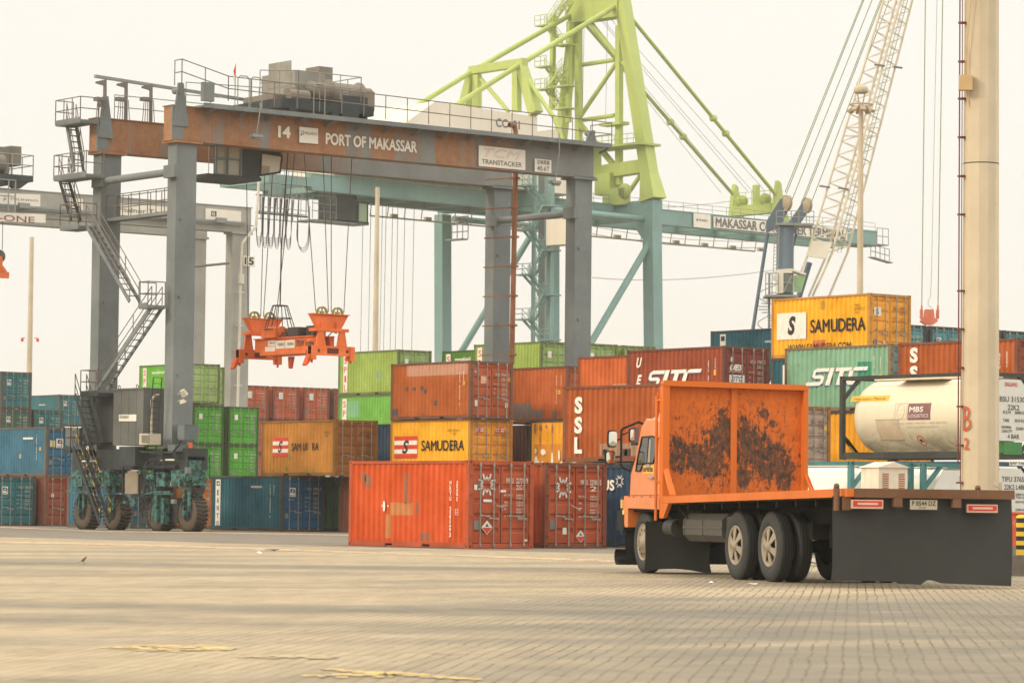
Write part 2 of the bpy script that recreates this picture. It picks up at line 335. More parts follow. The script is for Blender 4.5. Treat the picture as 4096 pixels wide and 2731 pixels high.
    strip('road_marking', [(1310, 2672), (1500, 2682), (1700, 2700), (1900, 2714)], 15, ym, 0.006)
ground()
# ---------------------------------------------------------------- shipping containers
CL, CW = 6.058, 2.438
def side_mesh(h):
    mb = MB(); y0, y1 = 0.15, CL-0.15; n = 21; p = (y1-y0)/n; xo, xi = 0.010, 0.066; z0, z1 = 0.16, h-0.11; pr = []
    for k in range(n):
        a = y0+k*p; pr += [(xo, a), (xo, a+p*0.3), (xi, a+p*0.5), (xi, a+p*0.78)]
    pr.append((xo, y1)); m = len(pr)
    mb.add([(x, y, z0) for x, y in pr]+[(x, y, z1) for x, y in pr], [(i, m+i, m+i+1, i+1) for i in range(m-1)])
    return mb.mesh('side_panel', [None])
def mirror(me, name):
    c = me.copy(); c.name = name
    for v in c.vertices: v.co.x = CW-v.co.x
    c.flip_normals(); return c
def end_mesh(h):
    mb = MB(); n = 8; p = (CW-0.3)/n; pr = []
    for k in range(n):
        a = 0.15+k*p; pr += [(a, CL-0.015), (a+p*0.3, CL-0.015), (a+p*0.5, CL-0.05), (a+p*0.8, CL-0.05)]
    pr.append((CW-0.15, CL-0.015)); m = len(pr)
    mb.add([(x, y, 0.16) for x, y in pr]+[(x, y, h-0.11) for x, y in pr], [(i+1, m+i+1, m+i, i) for i in range(m-1)]); return mb.mesh('end_panel', [None])
def frame_mesh(h):
    mb = MB(); q = 0.178; t = 0.118
    for x in (0.002, CW-0.152):                                   # posts between the castings
        for y in (0.002, CL-0.152): mb.box(x, x+0.15, y, y+0.15, t, h-t)
    for x in (0.004, CW-0.064): mb.box(x, x+0.06, q, CL-q, h-0.10, h-0.012)
    for x in (0.006, CW-0.056):
        mb.box(x, x+0.05, q, CL-q, 0.10, 0.165)
        for a, b in ((q, 1.9), (2.27, CL-2.27), (CL-1.9, CL-q)): mb.box(x, x+0.05, a, b, 0.012, 0.10)
        for a in (1.9, CL-2.27): mb.box(x+0.012 if x < 1 else x+0.002, x+0.048, a, a+0.37, 0.012, 0.03)
    for y in (0.004, CL-0.124):
        mb.box(q, CW-q, y, y+0.12, h-0.13, h-0.01); mb.box(q, CW-q, y, y+0.12, 0.012, 0.15)
    return mb.mesh('frame', [None])
def cast_mesh():
    mb = MB(); a, b, c = 0.162, 0.178, 0.118
    mb.box(0, a, 0, b, 0, c); mb.mat(1)
    mb.disc((-0.001, b/2, c/2), (0, -1, 0), (0, 0, 1), 0.04, 10, 0.025); mb.disc((a/2, -0.001, c/2), (1, 0, 0), (0, 0, 1), 0.04, 10, 0.025)
    return mb.mesh('corner_casting', [None, None])
def leaf_mesh(h):
    w_ = 1.05; mb = MB(); z0, z1 = 0.165, h-0.145; e_ = 0.075; y0, yr = 0.035, 0.075
    # surround
    mb.box(0, e_, y0, y0+0.06, z0, z1); mb.box(w_-e_, w_, y0, y0+0.06, z0, z1); mb.box(e_, w_-e_, y0, y0+0.06, z0, z0+0.06); mb.box(e_, w_-e_, y0, y0+0.06, z1-0.06, z1)
    a0, a1 = z0+0.06, z1-0.06; n = 5; p = (a1-a0)/n; pr = [(y0+0.004, a0)]
    for k in range(n):
        s_ = a0+k*p; pr += [(y0+0.004, s_+p*0.52), (yr, s_+p*0.62), (yr, s_+p*0.80), (y0+0.004, s_+p*0.90)]
    pr.append((y0+0.004, a1)); m = len(pr)
    mb.add([(e_, y, z) for y, z in pr]+[(w_-e_, y, z) for y, z in pr], [(i, m+i, m+i+1, i+1) for i in range(m-1)])
    mb.mat(1); mb.box(-0.012, -0.001, y0-0.004, y0+0.05, z0, z1)   # black gasket
    mb.box(w_*0.5-0.44, w_*0.5+0.44, y0+0.02, y0+0.05, z1+0.001, z1+0.016); return mb.mesh('door', [None, None])
def bar_mesh(h):
    mb = MB(); mb.tube((0, -0.018, 0.06), (0, -0.018, h-0.05), 0.019, 8)
    for z in (0.12, h-0.13): mb.box(-0.03, 0.03, -0.04, 0.03, z-0.05, z+0.04)
    for z in (h*0.42, h*0.72): mb.box(-0.03, 0.03, -0.03, 0.033, z-0.015, z+0.015)
    return mb.mesh('locking_bar', [None])
def handle_mesh():
    mb = MB(); mb.beam((0, -0.035, 0), (0.32, -0.02, -0.03), 0.015, 0.03); mb.box(0.27, 0.33, -0.02, 0.03, -0.06, 0.01); mb.box(-0.025, 0.025, -0.045, 0.0, -0.03, 0.03)
    return mb.mesh('door_handle', [None])
def hinge_mesh(h):
    mb = MB()
    for z in (0.35, 0.95, 1.6, h-0.4): mb.box(-0.05, 0.05, -0.03, 0.03, z-0.03, z+0.03)
    return mb.mesh('hinge', [None])
KIT = {}
def kit(h):
    if h in KIT: return KIT[h]
    s = side_mesh(h); KIT[h] = dict(side=s, side2=mirror(s, 'side_panel'), end=end_mesh(h), frame=frame_mesh(h), leaf=leaf_mesh(h), bar=bar_mesh(h), hinge=hinge_mesh(h), roof=MB().box(0.066, CW-0.066, 0.126, CL-0.126, h-0.045, h-0.03).mesh('roof', [None]))
    return KIT[h]
CAST = cast_mesh(); HAND = handle_mesh()
BLACK = flat('black_gasket', (0.012, 0.012, 0.012), 0.8); BARM = paint('bar_steel', (0.30, 0.29, 0.25), 0.35, 0.5); SLOT = flat('slot_shadow', (0.01, 0.008, 0.007), 0.9)
WHT = worn('white_lettering', (0.78, 0.74, 0.66), (0.36, 0.13, 0.07), 0.55, scale=16)
WHT2 = worn('faded_lettering', (0.62, 0.60, 0.52), (0.3, 0.28, 0.2), 0.5, scale=20)
BLK = worn('black_lettering', (0.022, 0.02, 0.02), (0.55, 0.30, 0.05), 0.35, scale=18)
DARKT = flat('dark_lettering', (0.03, 0.028, 0.028)); GREYT = flat('grey_lettering', (0.13, 0.12, 0.11))
LABEL = flat('paper_label', (0.72, 0.69, 0.62), 0.7, var=0.1); REDP = flat('red_print', (0.62, 0.06, 0.03)); BLUEP = flat('blue_print', (0.03, 0.10, 0.30)); YELP = flat('yellow_sticker', (0.75, 0.42, 0.04))
GREYP = flat('grey_plate', (0.20, 0.19, 0.17), 0.5)
U_, V_ = Vector((1, 0, 0)), Vector((0, 0, 1)); S_ = Vector((0, -1, 0))   # reading directions on the door end and on the long side
def container(X, Y, z0, style, label, group, h=2.591, door=None, side=None, doors=True, gtag='containers in the yard stacks'):
    c, dc, post = style; k = kit(h); root = thing('shipping_container', label, 'container', (X, Y, z0), 0, group)
    inst('side_panel', k['side'], [c], root); inst('side_panel', k['side2'], [c], root); inst('end_panel', k['end'], [c], root)
    inst('frame', k['frame'], [post], root); inst('roof', k['roof'], [c], root)
    for x in (0, 1):
        for y in (0, 1):
            for z in (0, 1):
                o = inst('corner_casting', CAST, [post, SLOT], root, (CW-0.162 if x else 0, CL-0.178 if y else 0, h-0.118 if z else 0))
    for s, x0 in ((0, 0.157), (1, 1.231)):
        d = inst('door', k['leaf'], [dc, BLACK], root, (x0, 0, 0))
        for xb in (0.30, 0.80): inst('locking_bar', k['bar'], [BARM], d, (xb+(0.03 if s else -0.03), 0, 0))
        inst('door_handle', HAND, [BARM], d, (0.30 if s == 0 else 0.28, 0, 0.98)); inst('door_handle', HAND, [BARM], d, (0.62, 0, 0.90))
        inst('hinge', k['hinge'], [post], d, (-0.04 if s == 0 else 1.09, 0, 0))
    if side: side(root, h)
    if door: door(root, h)
    return root
def part(root, name, mats, fn, label=None):
    mb = MB(); fn(mb); return mb.build(name, mats, root, label, world=False)
def st(root, t, y, z, h, w=None, mat=None, bold=0.02, shear=0.0, stack=False, x=-0.004, step=1.25, name='lettering'):
    """writing on the long side; y is where it starts, measured from the far end post"""
    return part(root, name, [mat or WHT], lambda mb: mb.text(t, (x, CL-y, z), S_, V_, h, w, bold, shear, 0.5 if stack else 0, stack, step))
def dmark(num, typ='22G1', last='', mat=None, hgt=0.13, x=1.42):
    """number and weight panel on the right door"""
    mt = mat or WHT2
    def f(mb):
        y = 0.028; a, b = (num.split(' ')+[''])[:2]
        mb.text(a, (x, y, 1.93), U_, V_, hgt, 0.27); mb.text(b, (x+0.37, y, 1.93), U_, V_, hgt, 0.34)
        if last: mb.text(last, (x+0.75, y, 1.93), U_, V_, hgt, 0.06)
        mb.text(typ, (x+0.37, y, 1.74), U_, V_, hgt, 0.27)
        for i, (p, q, r_) in enumerate((('MAX. GROSS', '30.480 KGS', '67.200 LBS'), ('TARE', '2.230 KGS', '4.920 LBS'), ('NET', '28.250 KGS', '62.280 LBS'), ('CU. CAP.', '33.2 CU.M', '1.172 CU.FT'))):
            z = 1.55-i*0.205
            mb.text(p, (x-0.08, y, z), U_, V_, 0.055, 0.05*len(p)*0.62); mb.text(q, (x+0.38, y, z), U_, V_, 0.055, 0.30); mb.text(r_, (x+0.38, y, z-0.085), U_, V_, 0.055, 0.30)
    return lambda root: part(root, 'door_marking', [mt], f)
def sticker(root, x, z, w_, h_, mat, name='label_plate', y=0.022): return part(root, name, [mat], lambda mb: mb.plate((x, y, z), U_, V_, w_, h_, 0.006, (0, -1, 0)))
def spatch(root, y, z, w_, h_, mat, name='repair_patch', x=-0.0015): return part(root, name, [mat], lambda mb: mb.plate((x, CL-y, z), S_, V_, w_, h_, 0.004, (-1, 0, 0)))
def patch(root, y, z, w_, h_, mat):
    """a painted repair patch that follows the corrugation"""
    me = KIT[2.591]['side']; y0, y1 = CL-y-w_, CL-y; n = len(me.vertices)//2; mb = MB(); pr = [(me.vertices[i].co.x-0.004, me.vertices[i].co.y) for i in range(n)]
    def at(yy):
        for (xa, ya), (xb, yb) in zip(pr, pr[1:]):
            if ya <= yy <= yb: return xa+(xb-xa)*(yy-ya)/max(1e-6, yb-ya)
        return 0.01
    ys = [(at(y0), y0)]+[p for p in pr if y0 < p[1] < y1]+[(at(y1), y1)]; m = len(ys)
    mb.add([(a, b, z) for a, b in ys]+[(a, b, z+h_) for a, b in ys], [(i, m+i, m+i+1, i+1) for i in range(m-1)]); return mb.build('repair_patch', [mat], root, world=False)
def wrapt(root, t, y, z, h, w=None, mat=None, bold=0.02, shear=0.0, name='lettering', stack=False, step=1.25):
    return st(root, t, y, z, h, w, mat, bold, shear, stack, name=name, step=step)
def flagplate(root, x=0.38, z=1.62, w_=0.34, word='TANTO', y=0.02):
    """white plate with a dark waving flag and a white diamond"""
    sticker(root, x, z, w_, w_*1.15, LABEL)
    def f(mb):
        a, b = x+w_*0.22, x+w_*0.9; t, u = z+w_*0.98, z+w_*0.52; y1 = y-0.009
        mb.add([(a, y1, t), (a+(b-a)*0.3, y1, t+0.02), (b, y1, t-0.03), (b, y1, u-0.03), (a+(b-a)*0.35, y1, u+0.02), (a, y1, u)], [(0, 5, 4, 1), (1, 4, 3, 2)])
        mb.mat(1); c = ((a+b)/2, y1-0.004, (t+u)/2); k = w_*0.17
        mb.add([(c[0]-k, c[1], c[2]), (c[0], c[1], c[2]-k*0.8), (c[0]+k, c[1], c[2]), (c[0], c[1], c[2]+k*0.8)], [(0, 1, 2, 3)])
        if word: mb.mat(0).text(word, (x+0.02, y1, z+0.02), U_, V_, w_*0.17, w_*0.85, 0.02)
    part(root, 'emblem', [DARKT, LABEL], f)
def star8(mb, o, u, v, r):
    """ring of four rounded letters"""
    nrm = Vector(u).cross(Vector(v))
    for k in range(4):
        a = k*math.pi/2; uu = u*math.cos(a)+v*math.sin(a); vv = v*math.cos(a)-u*math.sin(a)
        pts = [Vector(o)+uu*r*x_+vv*r*y_ for x_, y_ in ((-0.45, 0.98), (-0.34, 0.56), (-0.17, 0.50), (0.0, 0.80), (0.17, 0.50), (0.34, 0.56), (0.45, 0.98))]
        for p, q in zip(pts, pts[1:]): mb.beam(p-(q-p)*0.12, q+(q-p)*0.12, r*0.17, 0.004, nrm)
def S4(mb, o, u, v, w_, h_, nrm):
    """five red and white bands with a black S"""
    o = Vector(o)
    for i in range(5): mb.mat(0 if i % 2 == 0 else 1).plate(o+Vector(v)*h_*i/5, u, v, w_, h_/5, 0.005, nrm)
    mb.mat(2).text('S', o+Vector(nrm)*0.012+Vector(u)*w_*0.5+Vector(v)*h_*0.2, u, v, h_*0.6, w_*0.30, 0.03, 0.25, 0.5)
P = paint
POSTB = P('post_brown', (0.17, 0.075, 0.045), 0.6); POSTD = P('post_dark', (0.06, 0.055, 0.05), 0.5)
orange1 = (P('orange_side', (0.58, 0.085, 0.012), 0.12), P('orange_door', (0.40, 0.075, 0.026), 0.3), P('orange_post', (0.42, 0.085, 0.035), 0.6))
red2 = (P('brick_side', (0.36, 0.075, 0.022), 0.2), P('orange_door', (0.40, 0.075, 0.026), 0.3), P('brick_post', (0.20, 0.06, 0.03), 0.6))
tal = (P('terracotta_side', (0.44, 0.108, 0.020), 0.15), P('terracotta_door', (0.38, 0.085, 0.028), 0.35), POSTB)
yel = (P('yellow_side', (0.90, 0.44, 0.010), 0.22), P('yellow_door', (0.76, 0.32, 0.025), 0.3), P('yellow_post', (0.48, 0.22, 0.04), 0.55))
ochre = (P('ochre_side', (0.56, 0.235, 0.035), 0.25), P('ochre_door', (0.30, 0.12, 0.028), 0.35), P('ochre_post', (0.30, 0.14, 0.03), 0.5))
tblue = (P('petrol_side', (0.022, 0.115, 0.155), 0.15), P('petrol_door', (0.014, 0.10, 0.21), 0.3), P('petrol_post', (0.07, 0.075, 0.065), 0.5))
lblue = (P('faded_blue_side', (0.05, 0.165, 0.25), 0.35), P('faded_blue_door', (0.022, 0.13, 0.23), 0.35), P('faded_blue_post', (0.13, 0.11, 0.085), 0.7))
teal = (P('teal_side', (0.035, 0.15, 0.175), 0.2), P('teal_door', (0.025, 0.155, 0.175), 0.4), P('teal_post', (0.10, 0.085, 0.07), 0.7))
greyg = (P('grey_green_side', (0.11, 0.12, 0.08), 0.4), P('grey_green_door', (0.055, 0.12, 0.10), 0.6), P('teal_post', (0.10, 0.085, 0.07), 0.7))
green = (P('pale_green_side', (0.31, 0.42, 0.085), 0.25), P('pale_green_door', (0.29, 0.42, 0.13), 0.3), P('green_post', (0.13, 0.17, 0.06), 0.7))
vgreen = (P('green_side', (0.09, 0.21, 0.03), 0.2), P('bright_green_door', (0.075, 0.35, 0.022), 0.25), P('dark_green_post', (0.045, 0.10, 0.025), 0.5))
dgreen = (P('bottle_side', (0.03, 0.13, 0.055), 0.15), P('bottle_door', (0.03, 0.12, 0.05), 0.3), P('bottle_post', (0.04, 0.07, 0.045), 0.5))
redc = (P('red_side', (0.52, 0.12, 0.035), 0.2), P('red_door', (0.46, 0.09, 0.03), 0.4), P('red_post', (0.20, 0.065, 0.04), 0.7))
brown = (P('brown_side', (0.21, 0.065, 0.035), 0.2), P('brown_door', (0.26, 0.06, 0.03), 0.4), POSTB)
dbrown = (P('dark_brown_side', (0.12, 0.048, 0.035), 0.1), P('dark_brown_side', (0.12, 0.048, 0.035), 0.1), POSTD)
ssl = (P('ssl_side', (0.40, 0.092, 0.016), 0.15), P('brown_door', (0.26, 0.06, 0.03), 0.4), P('ssl_post', (0.20, 0.07, 0.04), 0.6))
plain = (P('plain_orange_side', (0.55, 0.12, 0.024), 0.15), P('plain_orange_side', (0.55, 0.12, 0.024), 0.15), P('brick_post', (0.20, 0.06, 0.03), 0.6))
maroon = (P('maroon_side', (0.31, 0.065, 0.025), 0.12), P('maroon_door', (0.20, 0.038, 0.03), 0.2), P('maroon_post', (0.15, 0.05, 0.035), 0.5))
aqua = (P('aqua_side', (0.22, 0.41, 0.27), 0.35), P('aqua_door', (0.13, 0.22, 0.20), 0.4), P('aqua_post', (0.20, 0.15, 0.09), 0.8))
navy = (P('navy_side', (0.028, 0.062, 0.115), 0.06), P('navy_side', (0.028, 0.062, 0.115), 0.06), P('navy_post', (0.03, 0.045, 0.07), 0.2))
pale = (P('pale_dirty_side', (0.42, 0.33, 0.26), 0.5), P('pale_dirty_door', (0.44, 0.34, 0.27), 0.5), P('ochre_post', (0.30, 0.14, 0.03), 0.5))
odoor = (P('amber_side', (0.62, 0.20, 0.03), 0.2), P('amber_door', (0.66, 0.20, 0.028), 0.35), P('ochre_post', (0.30, 0.14, 0.03), 0.5))
skyteal = (P('sky_teal_side', (0.06, 0.16, 0.19), 0.1), P('sky_teal_door', (0.075, 0.24, 0.26), 0.3), POSTD)
pbrown = flat('brown_patch_paint', (0.30, 0.13, 0.07)); ppink = flat('pink_primer', (0.52, 0.27, 0.18)); pgrey = flat('grey_patch_paint', (0.17, 0.13, 0.115)); pdark = flat('dark_patch_paint', (0.10, 0.07, 0.08))
ptan = flat('tan_patch_paint', (0.50, 0.20, 0.07)); pgreen = flat('green_patch_paint', (0.045, 0.26, 0.15)); pgg = flat('olive_patch_paint', (0.30, 0.27, 0.05)); ppeel = flat('grey_primer', (0.50, 0.40, 0.28))
def sitc(mb, x, y, z, h, w):
    # slanted block capitals S I T C with a tail under the S
    k = w/4.6; t = 0.21
    def P_(a, b): return (x, y-(a+b*0.42)*k, z+b*h)
    def bar(*q): mb.add([P_(a, b) for a, b in q], [tuple(range(len(q)))])
    bar((-0.35, 0), (0.75, 0), (0.75, t), (-0.35, t)); bar((0.75, 0), (1.0, 0.12), (1.0, 0.48), (0.75, 0.6), (0.75, 0.4), (0.75, t)); bar((0.2, 0.4), (0.75, 0.4), (0.75, 0.6), (0.2, 0.6)); bar((0.2, 0.4), (0.2, 0.6), (0.2, 0.8), (0.2, 1.0), (-0.02, 0.86), (-0.02, 0.52)); bar((0.2, 0.79), (1.2, 0.79), (1.2, 1.0), (0.2, 1.0))
    bar((1.25, 0), (1.6, 0), (1.6, 1), (1.25, 1)); bar((1.75, 0.79), (3.0, 0.79), (3.0, 1.0), (1.75, 1.0)); bar((2.1, 0), (2.45, 0), (2.45, 0.79), (2.1, 0.79))
    bar((3.1, 0.79), (4.25, 0.79), (4.25, 1.0), (3.25, 1.0), (3.1, 0.9)); bar((2.88, 0.15), (3.2, 0.2), (3.2, 0.79), (3.1, 0.9), (2.88, 0.75)); bar((2.88, 0.15), (3.05, 0), (3.9, 0), (3.95, t), (3.2, t))
LIMEX, LIMEY = 114.5, 180.0
ZL = [0, 2.591, 5.182, 7.773]
GF, GC_, GB, GG, GR = 'containers standing at the front of the yard', 'containers in the middle stacks', 'blue and teal containers stacked on the left', 'green containers stacked in the yard', 'red containers stacked in the background'
GRT = 'containers stacked on the right behind the truck'
def hazard(root, x, z, r=0.21):
    def f(mb):
        y = 0.006; mb.prism([(x-r, y, z), (x, y, z-r), (x+r, y, z), (x, y, z+r)], (0, 0.006, 0))
        k = r*0.9; y -= 0.003; mb.mat(1).add([(x-k, y, z), (x, y, z-k), (x+k, y, z)], [(0, 1, 2)])
        mb.mat(2); a = r*0.28   # flame
        mb.add([(x-a, y, z+0.03), (x+a, y, z+0.03), (x+a*0.9, y, z+a*0.9), (x+a*0.4, y, z+a*1.3), (x+a*0.1, y, z+a*2.2), (x-a*0.4, y, z+a*1.5), (x-a*0.9, y, z+a*1.1)], [tuple(range(7))])
    part(root, 'hazard_diamond', [LABEL, REDP, DARKT], f)
def bigdoor(root, num, last):
    dmark(num, last=last, mat=WHT, hgt=0.15)(root)
    part(root, 'emblem', [WHT], lambda mb: star8(mb, (0.68, 0.012, 1.88), U_, V_, 0.30))
    sticker(root, 0.22, 0.56, 0.2, 0.27, GREYP)
    def ch(mb):
        for i in range(9):
            a = (1.02+i*0.045, -0.05, 1.26-0.02*math.sin(i*0.7)); mb.lathe(a, (0.4, 1, 0.3 if i % 2 else 1), [(0.022, -0.006), (0.03, 0.0), (0.022, 0.006)], 8)
        mb.path([(1.0, -0.05, 1.28), (1.2, -0.055, 1.22), (1.4, -0.05, 1.27)], 0.010); mb.path([(1.2, -0.055, 1.22), (1.22, -0.05, 1.12)], 0.012)
    part(root, 'chain', [flat('galvanised', (0.50, 0.47, 0.42), 0.4, 0.5)], ch)
def f_C1(r, h):
    st(r, 'MRTU 227293', 5.18, 1.98, 0.13, 0.085, stack=True, step=1.17); st(r, '22G1', 5.50, 1.98, 0.13, 0.085, stack=True, step=1.2)
    part(r, 'lettering', [WHT], lambda mb: [mb.plate((-0.004, CL-5.14, 0.66), S_, V_, 0.10, 0.012, 0.003, (-1, 0, 0)), mb.plate((-0.004, CL-5.14, 0.80), S_, V_, 0.10, 0.012, 0.003, (-1, 0, 0)), mb.text('9', (-0.004, CL-5.19, 0.68), S_, V_, 0.10, 0.05, 0.02, 0, 0.5)])
    part(r, 'lettering', [WHT], lambda mb: [mb.plate((-0.004, CL-5.42, 0.98+i*0.08), S_, V_, 0.14, 0.012, 0.003, (-1, 0, 0)) for i in range(3)]+[mb.plate((-0.004, CL-5.42-j*0.13, 0.98), S_, V_, 0.012, 0.16, 0.003, (-1, 0, 0)) for j in (0, 1)])
    for a in ((0.55, 1.95, 0.30, 0.30, pbrown), (0.75, 1.80, 0.35, 0.35, pbrown), (2.1, 0.95, 1.15, 0.38, ptan), (1.85, 0.25, 0.28, 0.72, ptan), (2.85, 1.3, 0.10, 0.9, pbrown), (3.1, 1.3, 0.06, 0.95, pbrown), (3.7, 0.22, 0.4, 0.22, pbrown), (3.45, 1.0, 0.08, 0.35, pbrown)): patch(r, *a)
    part(r, 'paint_scar', [WHT], lambda mb: [mb.disc((-0.004, CL-1.85, 1.22), (0, -1, 0), (0, 0, 1), 0.17, 12, 0.06), mb.disc((-0.004, CL-1.76, 1.23), (0, -1, 0), (0, 0, 1), 0.03, 8), mb.disc((-0.004, CL-2.05, 1.22), (0, -1, 0), (0, 0, 1), 0.035, 8)])
def d_C1(r, h):
    bigdoor(r, 'MRTU 227293', '9'); hazard(r, 0.70, 0.62); sticker(r, 0.35, 1.80, 0.10, 0.14, GREYP); sticker(r, 0.22, 1.72, 0.11, 0.16, LABEL, 'torn_label'); sticker(r, 0.56, 1.37, 0.32, 0.08, LABEL)
    sticker(r, 1.20, 1.66, 0.2, 0.07, LABEL); sticker(r, 2.1, 0.22, 0.12, 0.06, LABEL)
    part(r, 'lettering', [WHT2], lambda mb: mb.text('FOOD', (1.155, 0.02, 1.85), U_, V_, 0.05, 0.035, stack=True))
def d_C1b(r, h):
    dmark('MRTU 227885', '2', '5', WHT, 0.15)(r); part(r, 'emblem', [WHT], lambda mb: star8(mb, (0.72, 0.012, 1.84), U_, V_, 0.30)); sticker(r, 0.22, 0.58, 0.2, 0.27, GREYP)
    sticker(r, 0.72, 0.42, 0.15, 0.20, LABEL, 'torn_label'); hazard(r, 1.42, 0.36, 0.19)
    part(r, 'chain', [flat('galvanised', (0.50, 0.47, 0.42), 0.4, 0.5)], lambda mb: mb.path([(1.0, -0.05, 1.30), (1.15, -0.055, 1.24), (1.25, -0.05, 1.20), (1.4, -0.05, 1.22)], 0.016))
container(58.23, 76.24, 0, orange1, 'bright orange container on the ground in front of all others, tan patches on its side', GF, door=d_C1, side=f_C1)
container(61.97, 77.34, 0, red2, 'orange container on the ground whose door reads MRTU 227885, right of the bright orange one', GF, door=d_C1b)
def s_US(r, h):
    st(r, 'MERATUS', 1.38, 1.80, 0.30, 2.2, bold=0.06); part(r, 'emblem', [WHT], lambda mb: star8(mb, (-0.004, CL-3.85, 2.08), S_, V_, 0.18))
    for a in ((3.0, 0.2, 0.09, 1.2), (2.15, 0.3, 0.10, 1.0), (1.7, 0.2, 0.08, 1.25), (3.9, 0.4, 0.08, 1.2), (4.3, 0.3, 0.07, 0.9)): patch(r, *a, flat('blue_grey_scrape', (0.10, 0.17, 0.22)))
container(66.4, 76.9, 0, navy, 'navy blue container with white letters US and a star emblem behind the truck cab', GF, side=s_US)
def d_TAL(r, h):
    dmark('TRLU 975427', last='2')(r); sticker(r, 0.60, 1.58, 0.36, 0.34, flat('orange_white_plate', (0.75, 0.35, 0.2))); sticker(r, 0.28, 0.55, 0.18, 0.28, LABEL); sticker(r, 2.0, 0.52, 0.14, 0.24, LABEL); sticker(r, 2.15, 1.72, 0.15, 0.15, YELP)
    part(r, 'lettering', [LABEL], lambda mb: mb.text('TAL', (0.64, 0.01, 1.72), U_, V_, 0.12, 0.28, 0.03)); part(r, 'lettering', [DARKT], lambda mb: mb.text('A', (2.19, 0.012, 1.75), U_, V_, 0.1, 0.07, 0.03))
    part(r, 'emblem', [flat('pale_blue_print', (0.25, 0.38, 0.45))], lambda mb: mb.disc((0.3, 0.02, 2.1), U_, V_, 0.07, 12))
def s_TAL(r, h):
    patch(r, 1.25, 1.98, 4.55, 0.50, ppink)
    for a in ((1.1, 1.33, 0.2, 0.17), (1.72, 1.33, 0.16, 0.15), (2.3, 1.34, 0.2, 0.18), (2.55, 1.18, 0.22, 0.18), (0.16, 0.2, 0.42, 0.32), (3.3, 0.62, 0.22, 0.22), (2.45, 0.18, 0.18, 0.1)): patch(r, *a, pdark)
    st(r, 'TRLU 975427 2', 5.28, 2.05, 0.10, 0.06, stack=True, step=1.12); st(r, '22G1', 5.55, 2.1, 0.10, 0.06, stack=True); spatch(r, 5.5, 1.5, 0.17, 0.17, YELP, 'label_plate'); st(r, 'A', 5.55, 1.53, 0.11, 0.07, DARKT, x=-0.009)
container(88.82, 116.26, ZL[2], tal, 'terracotta container with a long pale pink strip and TRLU 975427 on its door', GC_, door=d_TAL, side=s_TAL)
def s_YEL(r, h):
    part(r, 'emblem', [REDP, WHT, DARKT], lambda mb: S4(mb, (-0.004, CL-0.33, 0.85), S_, V_, 1.77, 1.0, (-1, 0, 0)))
    st(r, 'SAMUDERA', 2.43, 1.17, 0.45, 3.2, BLK, 0.03); st(r, 'RFSU  02346  6', 4.4, 2.02, 0.11, 0.9, BLK, 0.0); st(r, '2G1', 4.8, 1.87, 0.11, 0.25, BLK, 0)
def mini(r, x, z, w_=0.42):
    part(r, 'emblem', [REDP, LABEL, DARKT], lambda mb: S4(mb, (x, 0.02, z), U_, V_, w_, 0.26, (0, -1, 0)))
def d_YEL(r, h):
    mini(r, 0.34, 1.98); mini(r, 1.50, 1.98); dmark('RFSU 202346', last='6', mat=flat('brown_print', (0.12, 0.05, 0.02)))(r); sticker(r, 1.42, 0.25, 0.20, 0.3, LABEL)
container(88.97, 116.44, ZL[1], yel, 'bright yellow container with striped S emblem and full word SAMUDERA, under a terracotta one', GC_, door=d_YEL, side=s_YEL)
def s_BRY(r, h):
    part(r, 'emblem', [REDP, WHT, DARKT], lambda mb: S4(mb, (-0.004, CL-0.98, 0.92), S_, V_, 1.28, 0.88, (-1, 0, 0)))
    st(r, 'SAM UI   RA', 2.55, 1.18, 0.34, 2.2, BLK, 0.02); patch(r, 2.3, 0.72, 0.22, 0.30, pgg); st(r, '281600', 5.2, 1.95, 0.1, 0.45, BLK, 0); st(r, '22G1', 5.25, 1.8, 0.1, 0.28, BLK, 0)
    for a in ((1.2, 0.17, 0.25, 0.12), (2.0, 0.22, 0.3, 0.22), (3.55, 0.17, 0.3, 0.14), (4.2, 0.17, 0.3, 0.14)): patch(r, *a, pgg)
container(86.58, 123.54, ZL[1], ochre, 'ochre container with a torn striped S emblem and half missing black letters', GC_, door=lambda r, h: dmark('SIKU 208160', last='0', mat=BLK)(r), side=s_BRY)
def s_TAN(r, h):
    spatch(r, 0.42, 0.22, 0.42, 2.2, LABEL, 'letter_strip')
    for i, ch in enumerate('TEANTO'):
        if i: st(r, ch, 0.63, 2.02-0.40*i+0.06, 0.24, 0.17, DARKT, 0.04, x=-0.009) if False else part(r, 'lettering', [DARKT], lambda mb: mb.text(ch, (-0.010, CL-0.63, 2.04-0.37*i), S_, V_, 0.25, 0.17, 0.03, 0, 0.5))
    part(r, 'emblem', [DARKT, LABEL], lambda mb: (mb.plate((-0.006, CL-0.50, 2.12), S_, V_, 0.26, 0.22, 0.003, (-1, 0, 0)), mb.mat(1).prism([(-0.012, CL-0.56, 2.22), (-0.012, CL-0.65, 2.15), (-0.012, CL-0.74, 2.22), (-0.012, CL-0.65, 2.30)], (-0.002, 0, 0))))
    st(r, 'www.tantonet.com', 3.45, 2.02, 0.14, 0.95); st(r, 'TAKU 248060 3', 5.1, 2.15, 0.10, 0.06, stack=True, step=1.18); st(r, '22G1', 5.4, 2.15, 0.10, 0.06, stack=True)
def d_TAN(num='TAKU 248060', last='3', web=True):
    def f(r, h):
        flagplate(r, 0.42, 1.62, 0.36); dmark(num, last=last)(r); sticker(r, 0.22, 0.6, 0.16, 0.24, GREYP)
        if web: part(r, 'lettering', [WHT2], lambda mb: mb.text('www.tantonet.com', (0.35, 0.03, 1.46), U_, V_, 0.05, 0.4))
    return f
